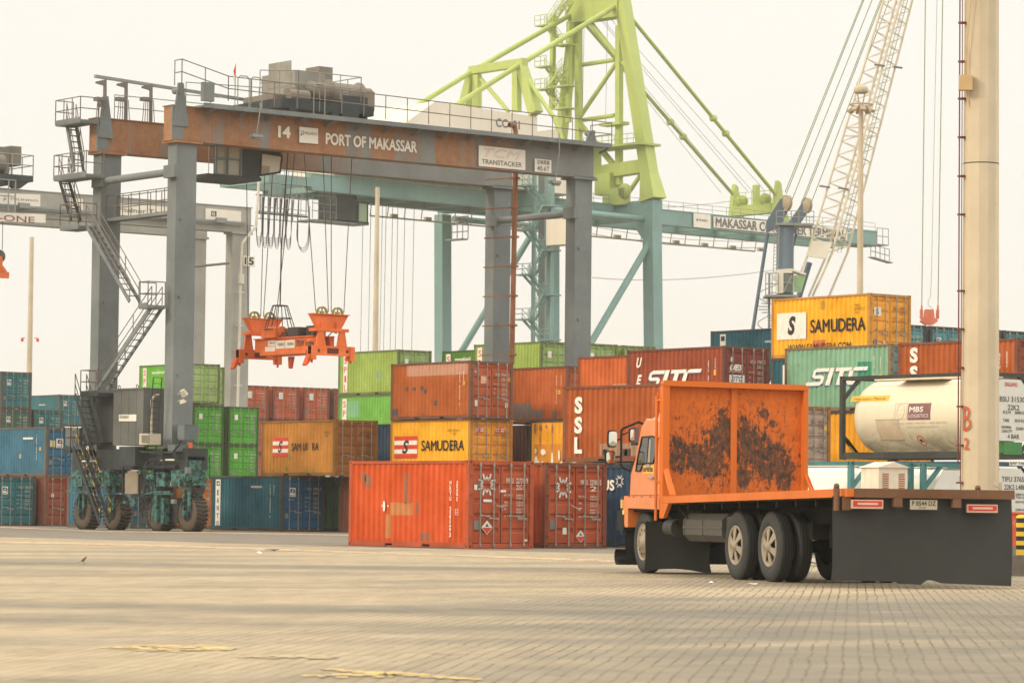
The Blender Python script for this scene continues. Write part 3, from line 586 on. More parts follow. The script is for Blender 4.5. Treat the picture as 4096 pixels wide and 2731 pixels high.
container(85.81, 126.67, 0, tblue, 'petrol blue container on the ground with a white letter strip, right of the gantry wheels', GC_, door=d_TAN(), side=s_TAN)
container(88.42, 126.3, 0, dgreen, 'dark green container on the ground, a narrow strip right of the petrol blue one', GC_)
container(87.87, 118.96, 0, brown, 'dark brown container on the ground, a narrow strip left of the bright orange one', GC_)
container(92.35, 123.3, ZL[1], navy, 'dark navy container with a flag label between the ochre and bright yellow containers', GC_, door=lambda r, h: flagplate(r, 0.25, 1.5, 0.5))
def spil(strip=True, y=0.55):
    def f(r, h):
        spatch(r, y, 0.2, 0.42, 2.2, LABEL, 'letter_strip')
        for i, ch in enumerate('SPIL'): part(r, 'lettering', [REDP], lambda mb: mb.text(ch, (-0.010, CL-y-0.21, 1.88-0.54*i), S_, V_, 0.38, 0.26 if ch != 'I' else 0.18, 0.02, 0, 0.5))
    return f
def web(r, t='www.spil.co.id', y=1.7): st(r, t, y, 1.92, 0.20, 1.5, bold=0.03)
dg = lambda num, last='': (lambda r, h: (dmark(num, last=last)(r), sticker(r, 0.5, 1.7, 0.26, 0.36, LABEL), sticker(r, 0.22, 0.6, 0.16, 0.26, GREYP)))
container(112.45, 154.15, ZL[3], green, 'pale green container with red letters SPIL down its side, right of the spreader', GG, door=dg('SPNU 281255'), side=lambda r, h: (spil()(r, h), patch(r, 1.0, 0.18, 0.6, 0.55, pgg) if False else None, patch(r, 3.9, 0.95, 0.55, 0.42, flat('grey_green_patch', (0.25, 0.36, 0.18)))))
container(112.45, 154.15, ZL[2], (P('mid_green_side', (0.16, 0.42, 0.06), 0.4), green[1], green[2]), 'brighter green container with a peeling letter strip, directly below the one lettered SPIL', GG, side=lambda r, h: (spil(y=0.5)(r, h), patch(r, 0.95, 1.3, 1.2, 0.95, flat('mint_patch', (0.20, 0.42, 0.22)))))
container(115.5, 147.9, ZL[3], vgreen, 'grass green container with a web address, peeking over the terracotta one with a pink strip', GG, side=lambda r, h: (spil(y=0.42)(r, h), web(r, y=1.25)))
container(111.99, 140.24, ZL[3], green, 'pale green container between the two right legs of the gantry', GG, door=dg('SPNU 220'), side=spil(y=0.35))
container(114.75, 139.9, ZL[3], green, 'pale green container with a white door label just right of the gantry leg', GG, door=dg('SPNU 228'))
container(117.7, 140.09, ZL[3], green, 'pale green container showing over the maroon one, rightmost of the green ones', GG)
gs = lambda r, h: (spil(y=0.5)(r, h), web(r, 'www.spil.co.id', 1.6))
container(LIMEX, LIMEY, ZL[3], (P('lime_side', (0.14, 0.42, 0.04), 0.2), green[1], green[2]), 'lime green container with red letters and web address between the two left gantry legs', GG, side=gs)
container(117.2, 183.6, ZL[3], green, 'faded green container right of the left gantry leg, topmost of its stack', GG, door=dg('SPNU 280287', '8'))
container(117.2, 183.6, ZL[2], vgreen, 'bright green container right of the left gantry leg, under the faded green one', GG, door=dg('SPNU 382861', '2'))
container(117.2, 183.6, ZL[1], vgreen, 'bright green container right of the left gantry leg, lowest visible of its stack', GG, door=dg('FBIU 311007', '7'))
container(120.0, 183.6, ZL[2], vgreen, 'bright green container left of the ochre one, upper of the pair', GG, door=dg('SPNU 381442', '0'))
container(120.0, 183.6, ZL[1], vgreen, 'bright green container left of the ochre one, lower of the pair', GG, door=dg('SPNU 303041', '5'))
dr = lambda num: (lambda r, h: (dmark(num)(r), sticker(r, 0.55, 1.62, 0.42, 0.5, LABEL), part(r, 'lettering', [flat('pale_blue_print', (0.25, 0.38, 0.45))], lambda mb: mb.text('C', (0.66, 0.008, 1.74), U_, V_, 0.26, 0.2)), sticker(r, 0.25, 0.5, 0.18, 0.3, GREYP)))
for X_, num, wd in ((138.0, 'COLU 273734', 'left'), (140.85, 'COLU 274534', 'middle'), (143.7, 'COLU 273795', 'right')):
    container(X_, 209.3, ZL[3], redc, 'red container with a white C label below the hanging spreader, %s one of three' % wd, GR, door=dr(num))
    container(X_, 209.3, ZL[2], redc, 'red container under the %s one of the three with white C labels, mostly hidden' % wd, GR, door=dr(num))
container(146.55, 209.3, ZL[3], brown, 'dark red container at the right end of the red row, against the pale green stack', GR)
container(138.0, 209.3, ZL[1], redc, 'red container at the bottom of the red stack, a sliver left of the ochre one', GR)
# left block
container(83.34, 149.36, 0, teal, 'teal container on the ground with a flag label, at the left edge of the yard', GB, door=d_TAN('TAKU 243307'))
container(86.0, 148.8, 0, brown, 'rusty red brown container on the ground between the teal and blue ones', GB, door=lambda r, h: part(r, 'label_plate', [LABEL], lambda mb: mb.disc((0.45, 0.02, 1.6), U_, V_, 0.12, 14, 0.09)))
container(84.22, 137.46, 0, lblue, 'blue container on the ground behind the gantry wheels', GB, side=lambda r, h: (st(r, 'TAKU 249870 1', 5.1, 2.1, 0.10, 0.06, stack=True, step=1.18),), door=d_TAN('TAKU 249870'))
def s_BLU(r, h):
    spatch(r, 3.65, 1.95, 1.05, 0.10, LABEL, 'letter_strip'); st(r, 'TAKU 230114', 5.1, 2.15, 0.10, 0.06, stack=True, step=1.2); patch(r, 3.2, 0.95, 0.26, 0.22, flat('sand_patch', (0.45, 0.36, 0.24))); spatch(r, 5.4, 1.35, 0.14, 0.18, YELP, 'label_plate')
container(86.59, 149.83, ZL[1], lblue, 'large faded blue container with vertical dirt streaks, one level up at the left', GB, door=lambda r, h: (flagplate(r, 0.62, 1.5, 0.42), dmark('TAKU 230114')(r), sticker(r, 0.25, 1.55, 0.3, 0.34, flat('cream_sticker', (0.62, 0.58, 0.3))), sticker(r, 0.22, 0.6, 0.2, 0.25, GREYP)), side=s_BLU)
container(113.2, 202.2, ZL[3], teal, 'teal container topmost at the left edge of the picture, with flag label', GB, door=d_TAN('TAKU 239180', '2', False))
container(113.2, 202.2, ZL[2], greyg, 'weathered teal and grey container under the topmost teal one', GB, door=d_TAN('TAKU 23385', '', False))
container(116.0, 202.5, ZL[2], teal, 'teal container with flag label, right of the weathered grey one', GB, door=d_TAN('TAKU 230173', '', False))
bf = YD(236.6, 1577, z=10.364)
container(bf.x, bf.y, ZL[3], teal, 'blue green container far back on the left, long side and doors both in view', GB, door=d_TAN('TAKU 209521', '', False), side=lambda r, h: st(r, 'www.tanto', 2.7, 1.7, 0.16, 1.1))
container(86.9, 137.1, 0, odoor, 'amber orange container on the ground behind the right gantry wheel', GC_, door=lambda r, h: (dmark('RFSU 20')(r), mini(r, 0.25, 1.9, 0.6), sticker(r, 1.5, 1.4, 0.15, 0.15, LABEL)))
# centre right
def s_BRN2(r, h):
    patch(r, 0.3, 0.2, 3.1, 0.72, pgrey); patch(r, 3.4, 0.2, 0.85, 0.40, pgrey); patch(r, 4.9, 0.2, 0.45, 0.30, pgrey); st(r, 'SIKU 294410', 5.25, 2.15, 0.10, 0.055, stack=True, step=1.2); st(r, '22G1', 5.6, 2.15, 0.1, 0.055, stack=True)
    spatch(r, 5.35, 1.28, 0.2, 0.2, YELP, 'label_plate'); st(r, 'A', 5.41, 1.32, 0.13, 0.08, DARKT, x=-0.009)
b2 = YD(2270.5, 1462, z=7.773)
container(b2.x, b2.y, ZL[2], tal, 'terracotta container with grey repaint along its foot, right of the gantry rust pipe', GC_, side=s_BRN2, door=lambda r, h: part(r, 'label_plate', [LABEL], lambda mb: mb.disc((0.45, 0.02, 1.35), U_, V_, 0.18, 14, 0.12)))
container(97.2, 119.6, ZL[1], dbrown, 'dark brown container deep between the bright yellow and the blotched yellow one', GC_, side=lambda r, h: st(r, 'www.sami', 4.1, 1.55, 0.2, 1.4))
def s_YWH(r, h):
    patch(r, 0.35, 0.3, 3.9, 1.2, flat('amber_patch', (0.62, 0.25, 0.02)))
    def blot(mb):
        rr = random.Random(3)
        for k, (y, z, a, b) in enumerate([(0.5, 0.72, 0.2, 0.35), (0.62, 0.45, 0.22, 0.4), (0.95, 0.42, 0.26, 0.42), (1.0, 1.15, 0.3, 0.18), (0.45, 1.2, 0.14, 0.16), (1.65, 0.75, 0.12, 0.55), (1.65, 0.35, 0.12, 0.25), (2.15, 1.0, 0.12, 0.3), (2.3, 0.45, 0.22, 0.36), (2.75, 1.1, 0.13, 0.4), (2.7, 0.6, 0.10, 0.3), (3.25, 0.85, 0.17, 0.75)]):
            n = 14; mb.add([(-0.004-k*0.0006, CL-y-a*0.62*math.cos(6.283*i/n)*rr.uniform(0.75, 1.2), z+b*0.8*math.sin(6.283*i/n)*rr.uniform(0.85, 1.1)) for i in range(n)], [tuple(range(n))])
    part(r, 'paint_scar', [WHT], blot)
    def rst(mb):
        rr = random.Random(5)
        for k, (y, z, a, b) in enumerate([(0.4, 2.2, 0.08, 0.25), (0.75, 2.25, 0.07, 0.15), (1.2, 2.3, 0.06, 0.1), (1.65, 2.2, 0.07, 0.22), (0.75, 1.7, 0.03, 0.35), (1.68, 1.6, 0.03, 0.45)]):
            n = 10; mb.add([(-0.0025-k*0.0006, CL-y-a*math.cos(6.283*i/n)*rr.uniform(0.75, 1.2), z+b*math.sin(6.283*i/n)*rr.uniform(0.85, 1.1)) for i in range(n)], [tuple(range(n))])
    part(r, 'rust_stain', [pbrown], rst)
container(92.31, 110.3, ZL[1], (P('deep_yellow_side', (0.80, 0.36, 0.012), 0.15), yel[1], POSTD), 'deep yellow container with rust runs and torn white blotches on its side', GC_, side=s_YWH)
def s_SSL(r, h, n=3, dz=0.0):
    for i, ch in enumerate('SSL'[:n]): part(r, 'lettering', [WHT], lambda mb: mb.text(ch, (-0.004, CL-0.85, 1.65+dz-0.68*i), S_, V_, 0.56, 0.42, 0.05, 0, 0.5))
sslr = container(70.75, 81.3, 2.79, ssl, 'brick red container with tall white letters SSL reading down, left of the truck', GRT, side=lambda r, h: (s_SSL(r, h), patch(r, 1.95, 0.2, 3.4, 0.42, flat('greyish_tan_patch', (0.34, 0.20, 0.13))), patch(r, 2.1, 0.22, 0.3, 0.2, pdark), patch(r, 3.6, 0.55, 0.4, 0.6, pdark), patch(r, 3.1, 0.18, 0.45, 0.25, pdark)))
container(70.75, 81.3, 0, (dbrown[0], dbrown[1], POSTD), 'dark container supporting the one lettered SSL, almost wholly hidden', GRT, h=2.78)
def s_UES(r, h):
    for i, ch in enumerate('UES'): part(r, 'lettering', [WHT], lambda mb: mb.text(ch, (-0.004, CL-0.80, 1.84-0.71*i), S_, V_, 0.42, 0.36, 0.04, 0.35, 0.5))
    part(r, 'lettering', [BLUEP, WHT], lambda mb: (sitc(mb, -0.003, CL-1.20, 0.97, 0.69, 3.4), sitc(mb.mat(1), -0.009, CL-1.25, 1.01, 0.69, 3.4)))
    st(r, 'UETU 275822', 5.1, 2.05, 0.11, 0.06, stack=True, step=1.15); st(r, '22G1', 5.5, 2.1, 0.11, 0.06, stack=True); spatch(r, 5.42, 1.42, 0.13, 0.22, YELP, 'label_plate')
def d_UES(r, h):
    part(r, 'lettering', [WHT], lambda mb: (mb.text('UES', (0.3, 0.02, 1.62), U_, V_, 0.24, 0.72, 0.04, 0.4), mb.text('International (HK) Holdings Ltd.', (0.26, 0.02, 1.53), U_, V_, 0.06, 0.75)))
    sticker(r, 0.28, 1.14, 0.82, 0.30, LABEL); part(r, 'lettering', [BLUEP], lambda mb: mb.text('SITC', (0.35, 0.012, 1.18), U_, V_, 0.2, 0.66, 0.02, 0.4)); dmark('UETU 275822', last='3')(r)
    part(r, 'label_plate', [LABEL], lambda mb: (mb.disc((0.42, 0.02, 2.05), U_, V_, 0.11, 12, 0.08), mb.add([(0.85, 0.02, 1.0), (1.0, 0.02, 1.0), (0.93, 0.02, 0.82)], [(0, 1, 2)])))
container(87.31, 97.58, ZL[2], maroon, 'maroon container with slanted letters SITC and a vertical UES behind the truck headboard', GRT, side=s_UES, door=d_UES)
container(89.85, 103.9, ZL[2], plain, 'plain orange container with one beige patch, left of the maroon one', GRT, side=lambda r, h: patch(r, 2.35, 0.2, 1.1, 1.15, ppeel))
container(111.46, 119.61, ZL[3], tblue, 'petrol blue container behind, left of the topmost yellow one', GRT, side=lambda r, h: (spatch(r, 0.75, 0.2, 0.42, 2.2, LABEL, 'letter_strip'), st(r, 'www.tantonet.com', 4.1, 1.85, 0.18, 1.4), part(r, 'emblem', [DARKT], lambda mb: mb.plate((-0.007, CL-0.82, 2.05), S_, V_, 0.28, 0.25, 0.003, (-1, 0, 0)))))
def s_YUR(r, h):
    spatch(r, 0.37, 0.80, 1.83, 1.14, WHT, 'white_panel'); part(r, 'lettering', [DARKT], lambda mb: mb.text('S', (-0.012, CL-1.30, 0.98), S_, V_, 0.80, 0.5, 0.05, 0.2, 0.5))
    st(r, 'SAMUDERA', 2.47, 1.04, 0.53, 3.32, BLK, 0.03); st(r, 'WWW.SAMUDERA.COM', 1.05, 0.26, 0.31, 3.9, BLK, 0.01); patch(r, 2.6, 0.3, 0.8, 0.42, flat('rose_patch', (0.60, 0.17, 0.06))); patch(r, 3.0, 2.0, 0.3, 0.38, flat('mustard_patch', (0.50, 0.27, 0.03)))
    st(r, '7KU', 5.15, 2.05, 0.1, 0.35, BLK, 0); st(r, '307072 2', 5.15, 1.9, 0.1, 0.6, BLK, 0); st(r, '2G1', 5.15, 1.75, 0.1, 0.25, BLK, 0)
def d_YUR(r, h):
    sticker(r, 0.28, 1.65, 0.4, 0.36, LABEL); part(r, 'lettering', [DARKT], lambda mb: mb.text('S', (0.48, 0.012, 1.71), U_, V_, 0.24, 0.15, 0.01, 0, 0.5)); dmark('SKU 307072', last='2', mat=flat('brown_print', (0.12, 0.05, 0.02)))(r)
    part(r, 'label_plate', [LABEL], lambda mb: mb.add([(0.8, 0.02, 0.62), (0.98, 0.02, 0.62), (0.89, 0.02, 0.36)], [(0, 1, 2)])); sticker(r, 0.28, 0.35, 0.2, 0.3, GREYP)
container(96.24, 98.49, ZL[3], yel, 'topmost yellow container with a white square S panel and SAMUDERA, right of the port cranes', GRT, side=s_YUR, door=d_YUR)
container(96.24, 98.49, ZL[2], tblue, 'petrol blue container with a white strip, directly under the topmost yellow one', GRT, side=lambda r, h: spatch(r, 0.75, 0.2, 0.55, 2.1, LABEL, 'letter_strip'))
def s_SITC(r, h):
    part(r, 'lettering', [BLUEP, WHT], lambda mb: (sitc(mb, -0.003, CL-1.43, 1.00, 0.69, 3.3), sitc(mb.mat(1), -0.009, CL-1.48, 1.04, 0.69, 3.3)))
    patch(r, 4.2, 1.35, 0.8, 0.58, pgreen); st(r, 'SITU 284011', 5.15, 2.1, 0.1, 0.055, stack=True, step=1.2); st(r, '22G1', 5.5, 2.1, 0.1, 0.055, stack=True); spatch(r, 5.45, 1.2, 0.13, 0.22, YELP, 'label_plate')
container(90.41, 91.35, ZL[2], aqua, 'pale aqua green container with large slanted white letters SITC', GRT, side=s_SITC)
container(90.41, 91.35, ZL[1], (P('deep_yellow_side', (0.80, 0.36, 0.012), 0.15), yel[1], POSTD), 'yellow container under the pale aqua one, a strip beside the tank frame', GRT)
container(84.14, 90.68, ZL[1], pale, 'pale dirty container whose door reads SIKU 296401, beside the truck board', GRT, door=lambda r, h: (dmark('SIKU 296401', last='4', mat=flat('brown_print2', (0.16, 0.06, 0.04)))(r), sticker(r, 2.08, 1.68, 0.17, 0.2, YELP)))
container(86.81, 81.28, 4.92, (ssl[0], brown[1], ssl[2]), 'brick red container with white letters SS, behind the tall mast on the right', GRT, side=lambda r, h: (s_SSL(r, h, 3, 0.18), st(r, 'SIKU 294', 5.2, 2.05, 0.12, 0.07, stack=True, step=1.2), st(r, '22G1', 5.55, 2.1, 0.12, 0.07, stack=True)))
for i, (X_, wd) in enumerate(((112.53, 'beside the topmost yellow one'), (115.25, 'under the red crane hook'), (117.8, 'hidden mostly by the mast'), (120.45, 'right of the mast'))):
    container(X_, 113.7, ZL[3], skyteal, 'teal container far back on the right, ' + wd, GRT, door=d_TAN('TAKU 24259', '7', False))
# ---------------------------------------------------------------- box helpers measured in the photo
def by(mb, x0, x1, yt, yb, y, dep, F=YD):
    """box whose near (-Y) face covers the photo rectangle on the plane y"""
    a = F(x0, (yt+yb)/2, y=y); b = F(x1, (yt+yb)/2, y=y); xm = (x0+x1)/2
    return mb.box(a.x, b.x, y, y+dep, F(xm, yb, y=y).z, F(xm, yt, y=y).z)
def bxx(mb, x0, x1, yt, yb, x, dep, F=YD):
    """box whose -X face covers the photo rectangle on the plane x"""
    a = F(x0, (yt+yb)/2, x=x); b = F(x1, (yt+yb)/2, x=x); xm = (x0+x1)/2
    return mb.box(x, x+dep, b.y, a.y, F(xm, yb, x=x).z, F(xm, yt, x=x).z)
def to_world(F, mb):
    mb.v = [F.m @ p for p in mb.v]; return mb
STEEL = paint('gantry_grey', (0.175, 0.195, 0.195), 0.10, 0.55, 0.12, 0.5); STEELD = paint('gantry_dark_grey', (0.042, 0.050, 0.054), 0.15, 0.5)
MINT = worn('mint_paint', (0.060, 0.185, 0.165), (0.035, 0.042, 0.04), 1.0, 0.55, 5); RAILM = flat('rail_steel', (0.17, 0.14, 0.125), 0.6); RAILG = flat('rail_grey', (0.24, 0.25, 0.235), 0.6)
AC = flat('cream_plastic', (0.50, 0.45, 0.35), 0.5)
ROPE = flat('wire_rope', (0.06, 0.045, 0.04), 0.7); TYRE = flat('rubber', (0.028, 0.026, 0.024), 0.85); TYREW = flat('dusty_rubber', (0.095, 0.072, 0.05), 0.9, scale=6)
CREAMB = flat('cream_sign', (0.74, 0.69, 0.60), 0.6, var=0.08, scale=1.2); YELS = worn('yellow_rail_paint', (0.50, 0.33, 0.06), (0.06, 0.06, 0.06), 1.25, scale=3)
def girder_mat(name, grey_from, grey_to, rustiness):
    m, t, b = _mat(name, 0.6); b.inputs['Specular IOR Level'].default_value = 0.25
    v = coords(t, (0.55, 0.5, 0.05), False); s = noi(t, v, 1.0, 5, 0.65); c = N(t, 'ShaderNodeTexCoord').outputs['Object']
    sx = N(t, 'ShaderNodeSeparateXYZ'); t.links.new(c, sx.inputs[0]); g = ramp2(t, sx.outputs[0], grey_to, grey_from)
    k = mul(t, ramp2(t, s, 0.50-rustiness, 0.56-rustiness*0.8), g)
    grey = mixc(t, ramp2(t, noi(t, c, 0.6, 4), 0.3, 0.7), (0.17, 0.165, 0.15), (0.215, 0.225, 0.215))
    rust = mixc(t, ramp2(t, noi(t, c, 2.2, 6, 0.7), 0.3, 0.7), (0.235, 0.105, 0.05), (0.36, 0.18, 0.085))
    t.links.new(mixc(t, k, grey, rust), b.inputs['Base Color']); return m
GIRD1 = girder_mat('rusty_girder_paint', 17.5, 20.5, 0.075); GIRD2 = girder_mat('rusty_girder_paint_rear', 9.0, 15.0, 0.08)
RTIP = girder_mat('rust_plate', 90, 99, 0.4)
def sheet_sign(root, name, px, y, mats, fn, F=YD, dep=0.05):
    """flat sign on a -Y face; px = four photo corners"""
    P_ = [F(a, b, y=y) for a, b in px]; mb = MB(); mb.prism(P_, (0, -dep, 0)); fn(mb, P_)
    if F is not YD: to_world(F, mb)
    return mb.build(name, mats, root)
# ================================================================ gantry crane 14
XA, XB, YN, YR = 78.4, 101.5, 124.5, 131.0; LW, LD = 1.05, 0.75; ZB, ZT = 17.5, 19.05
rtg = thing('gantry_crane', 'big grey and rust brown rubber tyred gantry crane numbered 14, nearest in the yard', 'gantry crane', (XA, YN, 0))
for nm, y, mt in (('front_girder', YN, GIRD1), ('rear_girder', YR, GIRD2)):
    mb = MB(); mb.box(XA-0.25, XB+LW+0.1, y+0.03, y+LD, ZB+0.05, ZT); mb.box(XA-0.3, XB+LW+0.14, y-0.05, y+LD+0.06, ZB, ZB+0.045); mb.box(XA-0.3, XB+LW+0.14, y-0.02, y+LD+0.06, ZT+0.002, ZT+0.05)
    mb.build(nm, mt, rtg)
for x in (XA, XB):
    for y in (YN, YR):
        mb = MB(); mb.box(x, x+LW, y, y+LD, 3.4 if x == XA else 3.0, ZB-0.10); mb.box(x-0.03, x-0.002, y-0.012, y+0.10, 3.6, ZB-0.12); 
        for z in (7, 10.5, 14): mb.tube((x+0.25, y-0.06, z), (x+0.25, y, z), 0.07)
        mb.build('leg', STEEL, rtg)
        mb = MB(); mb.box(x-0.22, x+LW+0.22, y-0.16, y+LD+0.16, ZB-0.10, ZB-0.003)
        for i in range(11): mb.tube((x-0.1+i*0.125, y-0.13, ZB), (x-0.1+i*0.125, y-0.13, ZB+0.07), 0.035, 6)
        mb.build('flange', RTIP if x == XA else STEEL, rtg)
# leg heads and lugs
for x, s in ((XA, 1), (XB+LW, -1)):
    for y in (YN, YR):
        mb = MB(); xx = [x-0.27*s, x+0.55*s]; pts = [(xx[0], y-0.08, ZT-0.9), (xx[1], y-0.08, ZT-0.9), (xx[1]-0.3*s, y-0.08, ZT+1.05), (xx[0]+0.25*s, y-0.08, ZT+1.05)]
        if x != XA: pts = [(a, b, ZT+0.05 if c < ZT else c-0.3) for a, b, c in pts]
        mb.prism(pts, (0, 0.1, 0)); mb.tube((x+0.05*s, y-0.12, ZT+0.7), (x+0.05*s, y+0.4, ZT+0.7), 0.14); mb.build('lug', STEEL, rtg)
# side panel of the leg head at the left end
mb = MB(); mb.box(XA-0.29, XA+0.28, YN-0.03, YN+0.02, ZB+0.02, ZT+0.02); mb.box(XA-0.29, XA+0.28, YR-0.03, YR+0.02, ZB+0.02, ZT+0.02); mb.build('end_plate', STEEL, rtg)
# horizontal pipe braces between the leg pairs
for x, z in ((XA-0.1, YD(540, 715, x=XA).z), (XB-0.1, YD(2180, 870, x=XB).z)):
    mb = MB(); mb.tube((x, YN+0.2, z+0.06), (x, YR+0.2, z+0.06), 0.17, 12)
    for y in (YN-0.35, YR-0.6): mb.box(x-0.26, x+0.02, y, y+0.9, z-0.22, z+0.34)
    mb.build('brace', STEEL, rtg)
# top walkway and handrails
mb = MB(); x0, x1 = XA+0.9, XB+LW+0.6
mb.box(x0, x1, YN-0.75, YN-0.001, ZT-0.02, ZT+0.07); mb.box(x0, x1, YN-0.78, YN-0.74, ZT-0.05, ZT+0.16)
for i in range(15): mb.beam((x0+0.6+i*1.65, YN-0.75, ZT-0.05), (x0+0.6+i*1.65, YN, ZT-0.28), 0.12, 0.06)
mb.build('walkway', STEEL, rtg)
mb = MB(); rails(mb, [(XA-0.25, YN-0.1, ZT+0.9), (XA-0.25, YN-0.7, ZT+0.9), (XA+2.2, YN-0.75, ZT+0.35), (x1, YN-0.75, ZT+0.07), (x1, YN+0.9, ZT+0.07)], 1.12, 0.024, 1.25); mb.build('handrail', RAILM, rtg)
mb = MB(); rails(mb, [(XA+0.6, YR-0.05, ZT+0.05), (XA+14, YR-0.05, ZT+0.05)], 1.1, 0.022, 1.9)
mb.beam((XA-0.4, YR+0.1, ZT+1.95), (XA+9.5, YR+0.1, ZT+1.5), 0.16, 0.14); mb.build('handrail', RAILG, rtg)
mb = MB()     # festoon clumps hanging over the rear girder
for i, px in enumerate((405, 490, 590)):
    p = YD(px, 400, y=YR-0.2); mb.box(p.x-0.25, p.x+0.25, YR-0.25, YR+0.1, p.z-0.05, p.z+0.12)
    for k in range(6):
        a = p.x-0.24+k*0.10; mb.tube((a, YR-0.3, p.z), (a+(k-2.5)*0.03, YR-0.3, ZT), 0.02, 6)
    mb.prism([(p.x+0.28, YR, ZT), (p.x+0.42, YR, ZT), (p.x+0.40, YR, ZT+1.85), (p.x-0.15, YR, ZT+1.70), (p.x-0.15, YR, ZT+1.62), (p.x+0.28, YR, ZT+1.55)], (0, 0.12, 0))
mb.build('festoon', RAILM, rtg)
mb = MB(); by(mb, 815, 858, 330, 405, YN-0.9, 0.25); mb.build('electrical_box', STEEL, rtg)
# flagstaff with a small red and white flag
mb = MB(); p = YD(940, 420, y=YN-0.8); q = YD(941, 256, y=YN-0.8); mb.tube((p.x, YN-0.8, ZT), (p.x, YN-0.8, q.z), 0.018, 6); mb.build('flagstaff', RAILG, rtg)
mb = MB(); a = q.z-0.1; mb.prism([(p.x-0.02, YN-0.8, a), (p.x-0.10, YN-0.8, a-0.25), (p.x-0.02, YN-0.8, a-0.5), (p.x+0.01, YN-0.8, a-0.4)], (0, 0.02, 0)).mat(1).prism([(p.x-0.03, YN-0.8, a-0.5), (p.x-0.12, YN-0.8, a-0.42), (p.x-0.06, YN-0.8, a-0.85), (p.x-0.0, YN-0.8, a-0.8)], (0, 0.02, 0)); mb.build('flag', [flat('flag_red', (0.6, 0.05, 0.03)), LABEL], rtg)
# floodlights and bent exhaust on the girder
mb = MB()
for px, py in ((1020, 545), (2215, 730)):
    p = YD(px, py, y=YN-0.8); q = YD(px+20, py-120, y=YN-0.8); mb.path([(q.x, YN-0.8, ZT+0.4), (q.x, YN-0.85, q.z), (p.x+0.05, YN-0.85, p.z+0.1)], 0.03); mb.cbox((p.x, YN-0.9, p.z), (0.55, 0.3, 0.14)); mb.cbox((p.x+0.05, YN-0.9, p.z-0.12), (0.4, 0.2, 0.07))
mb.build('floodlight', RAILG, rtg)
EXH = paint('rusty_pipe', (0.28, 0.12, 0.06), 0.6)
mb = MB(); p = YD(2065, 505, y=YN-0.5); q = YD(2062, 565, y=YN-0.5); mb.path([(q.x, YN-0.5, ZT), (q.x, YN-0.5, p.z-0.25), (p.x-0.1, YN-0.5, p.z), (p.x-0.45, YN-0.5, p.z+0.02)], 0.12, 10)
l = YD(2062, 690, y=YN+1.3); m_ = YD(2047, 1455, y=YN+1.3); mb.tube(l, m_, 0.13, 12)
for i in range(7):
    r_ = l.lerp(m_, i/6.5+0.03); mb.box(r_.x-0.17, r_.x+0.17, r_.y-0.17, r_.y+0.17, r_.z-0.05, r_.z+0.05); mb.beam(r_, (r_.x-0.55, YR-3.5, r_.z), 0.05, 0.06)
mb.build('exhaust_pipe', EXH, rtg)
# writing and signs on the front girder
yy = YN-0.008
mb = MB(); a = YD(1112, 548, y=yy); b = YD(1162, 552, y=yy); mb.text('14', (a.x, yy, a.z-0.02), U_, V_, 0.54, b.x-a.x, 0.045)
a = YD(1304, 576, y=yy); b = YD(1667, 606, y=yy); mb.text('PORT OF MAKASSAR', (a.x, yy, a.z-0.01), U_, V_, 0.50, b.x-a.x, 0.035); mb.build('lettering', flat('white_girder_paint', (0.74, 0.70, 0.60)), rtg)
def pel(mb, P_, k=0.55, y=0.06):
    o = P_[3]; w_ = (P_[2]-P_[3]).length; h_ = (P_[0]-P_[3]).z
    mb.mat(1).text('PELINDO', (o.x+w_*0.28, o.y-y, o.z+h_*k), U_, V_, h_*0.16, w_*0.66, 0.01); mb.mat(2)
    c = Vector((o.x+w_*0.14, o.y-y, o.z+h_*(k+0.08))); r = h_*0.14; n = 14
    mb.add([c+Vector((rr*math.cos(t), 0, rr*math.sin(t))) for rr in (r, r*0.55) for t in [-2.0+4.6*i/n for i in range(n+1)]], [(i, i+1, n+2+i, n+1+i) for i in range(n)])
    mb.mat(1).add([c+Vector((-r*1.1, 0, -r*1.5)), c+Vector((-r*0.6, 0, -r*1.5)), c+Vector((-r*0.1, 0, 0)), c+Vector((-r*0.7, 0, 0))], [(0, 1, 2, 3)]); mb.mat(0)
PM = [CREAMB, GREYT, flat('logo_blue', (0.10, 0.25, 0.33))]
sheet_sign(rtg, 'sign', [(1196, 508), (1270, 515), (1270, 577), (1196, 571)], YN-0.004, PM, pel)
def tcm(mb, P_):
    w_ = (P_[2]-P_[3]).length; o = P_[3]; h_ = P_[0].z-o.z; mb.mat(1).text('TRANSTACKER', (o.x+w_*0.06, o.y-0.06, o.z+h_*0.13), U_, V_, h_*0.22, w_*0.86, 0.015); mb.mat(2).text('TCM', (o.x+w_*0.1, o.y-0.058, o.z+h_*0.48), U_, V_, h_*0.40, w_*0.8, 0.05, 0.3); mb.mat(0)
sheet_sign(rtg, 'sign', [(1913, 582), (2099, 602), (2099, 682), (1913, 665)], YN-0.01, [CREAMB, GREYT, flat('ghost_print', (0.70, 0.56, 0.47))], tcm)
def cap(mb, P_):
    w_ = (P_[2]-P_[3]).length; o = P_[3]; h_ = P_[0].z-o.z; mb.mat(1).text('定格荷重', (o.x+w_*0.12, o.y-0.06, o.z+h_*0.58), U_, V_, h_*0.26, w_*0.76, 0.01); mb.text('40.6T', (o.x+w_*0.12, o.y-0.06, o.z+h_*0.10), U_, V_, h_*0.36, w_*0.76, 0.015); mb.mat(0)
sheet_sign(rtg, 'sign', [(2137, 635), (2203, 642), (2203, 693), (2137, 687)], YN-0.01, [CREAMB, GREYT], cap)
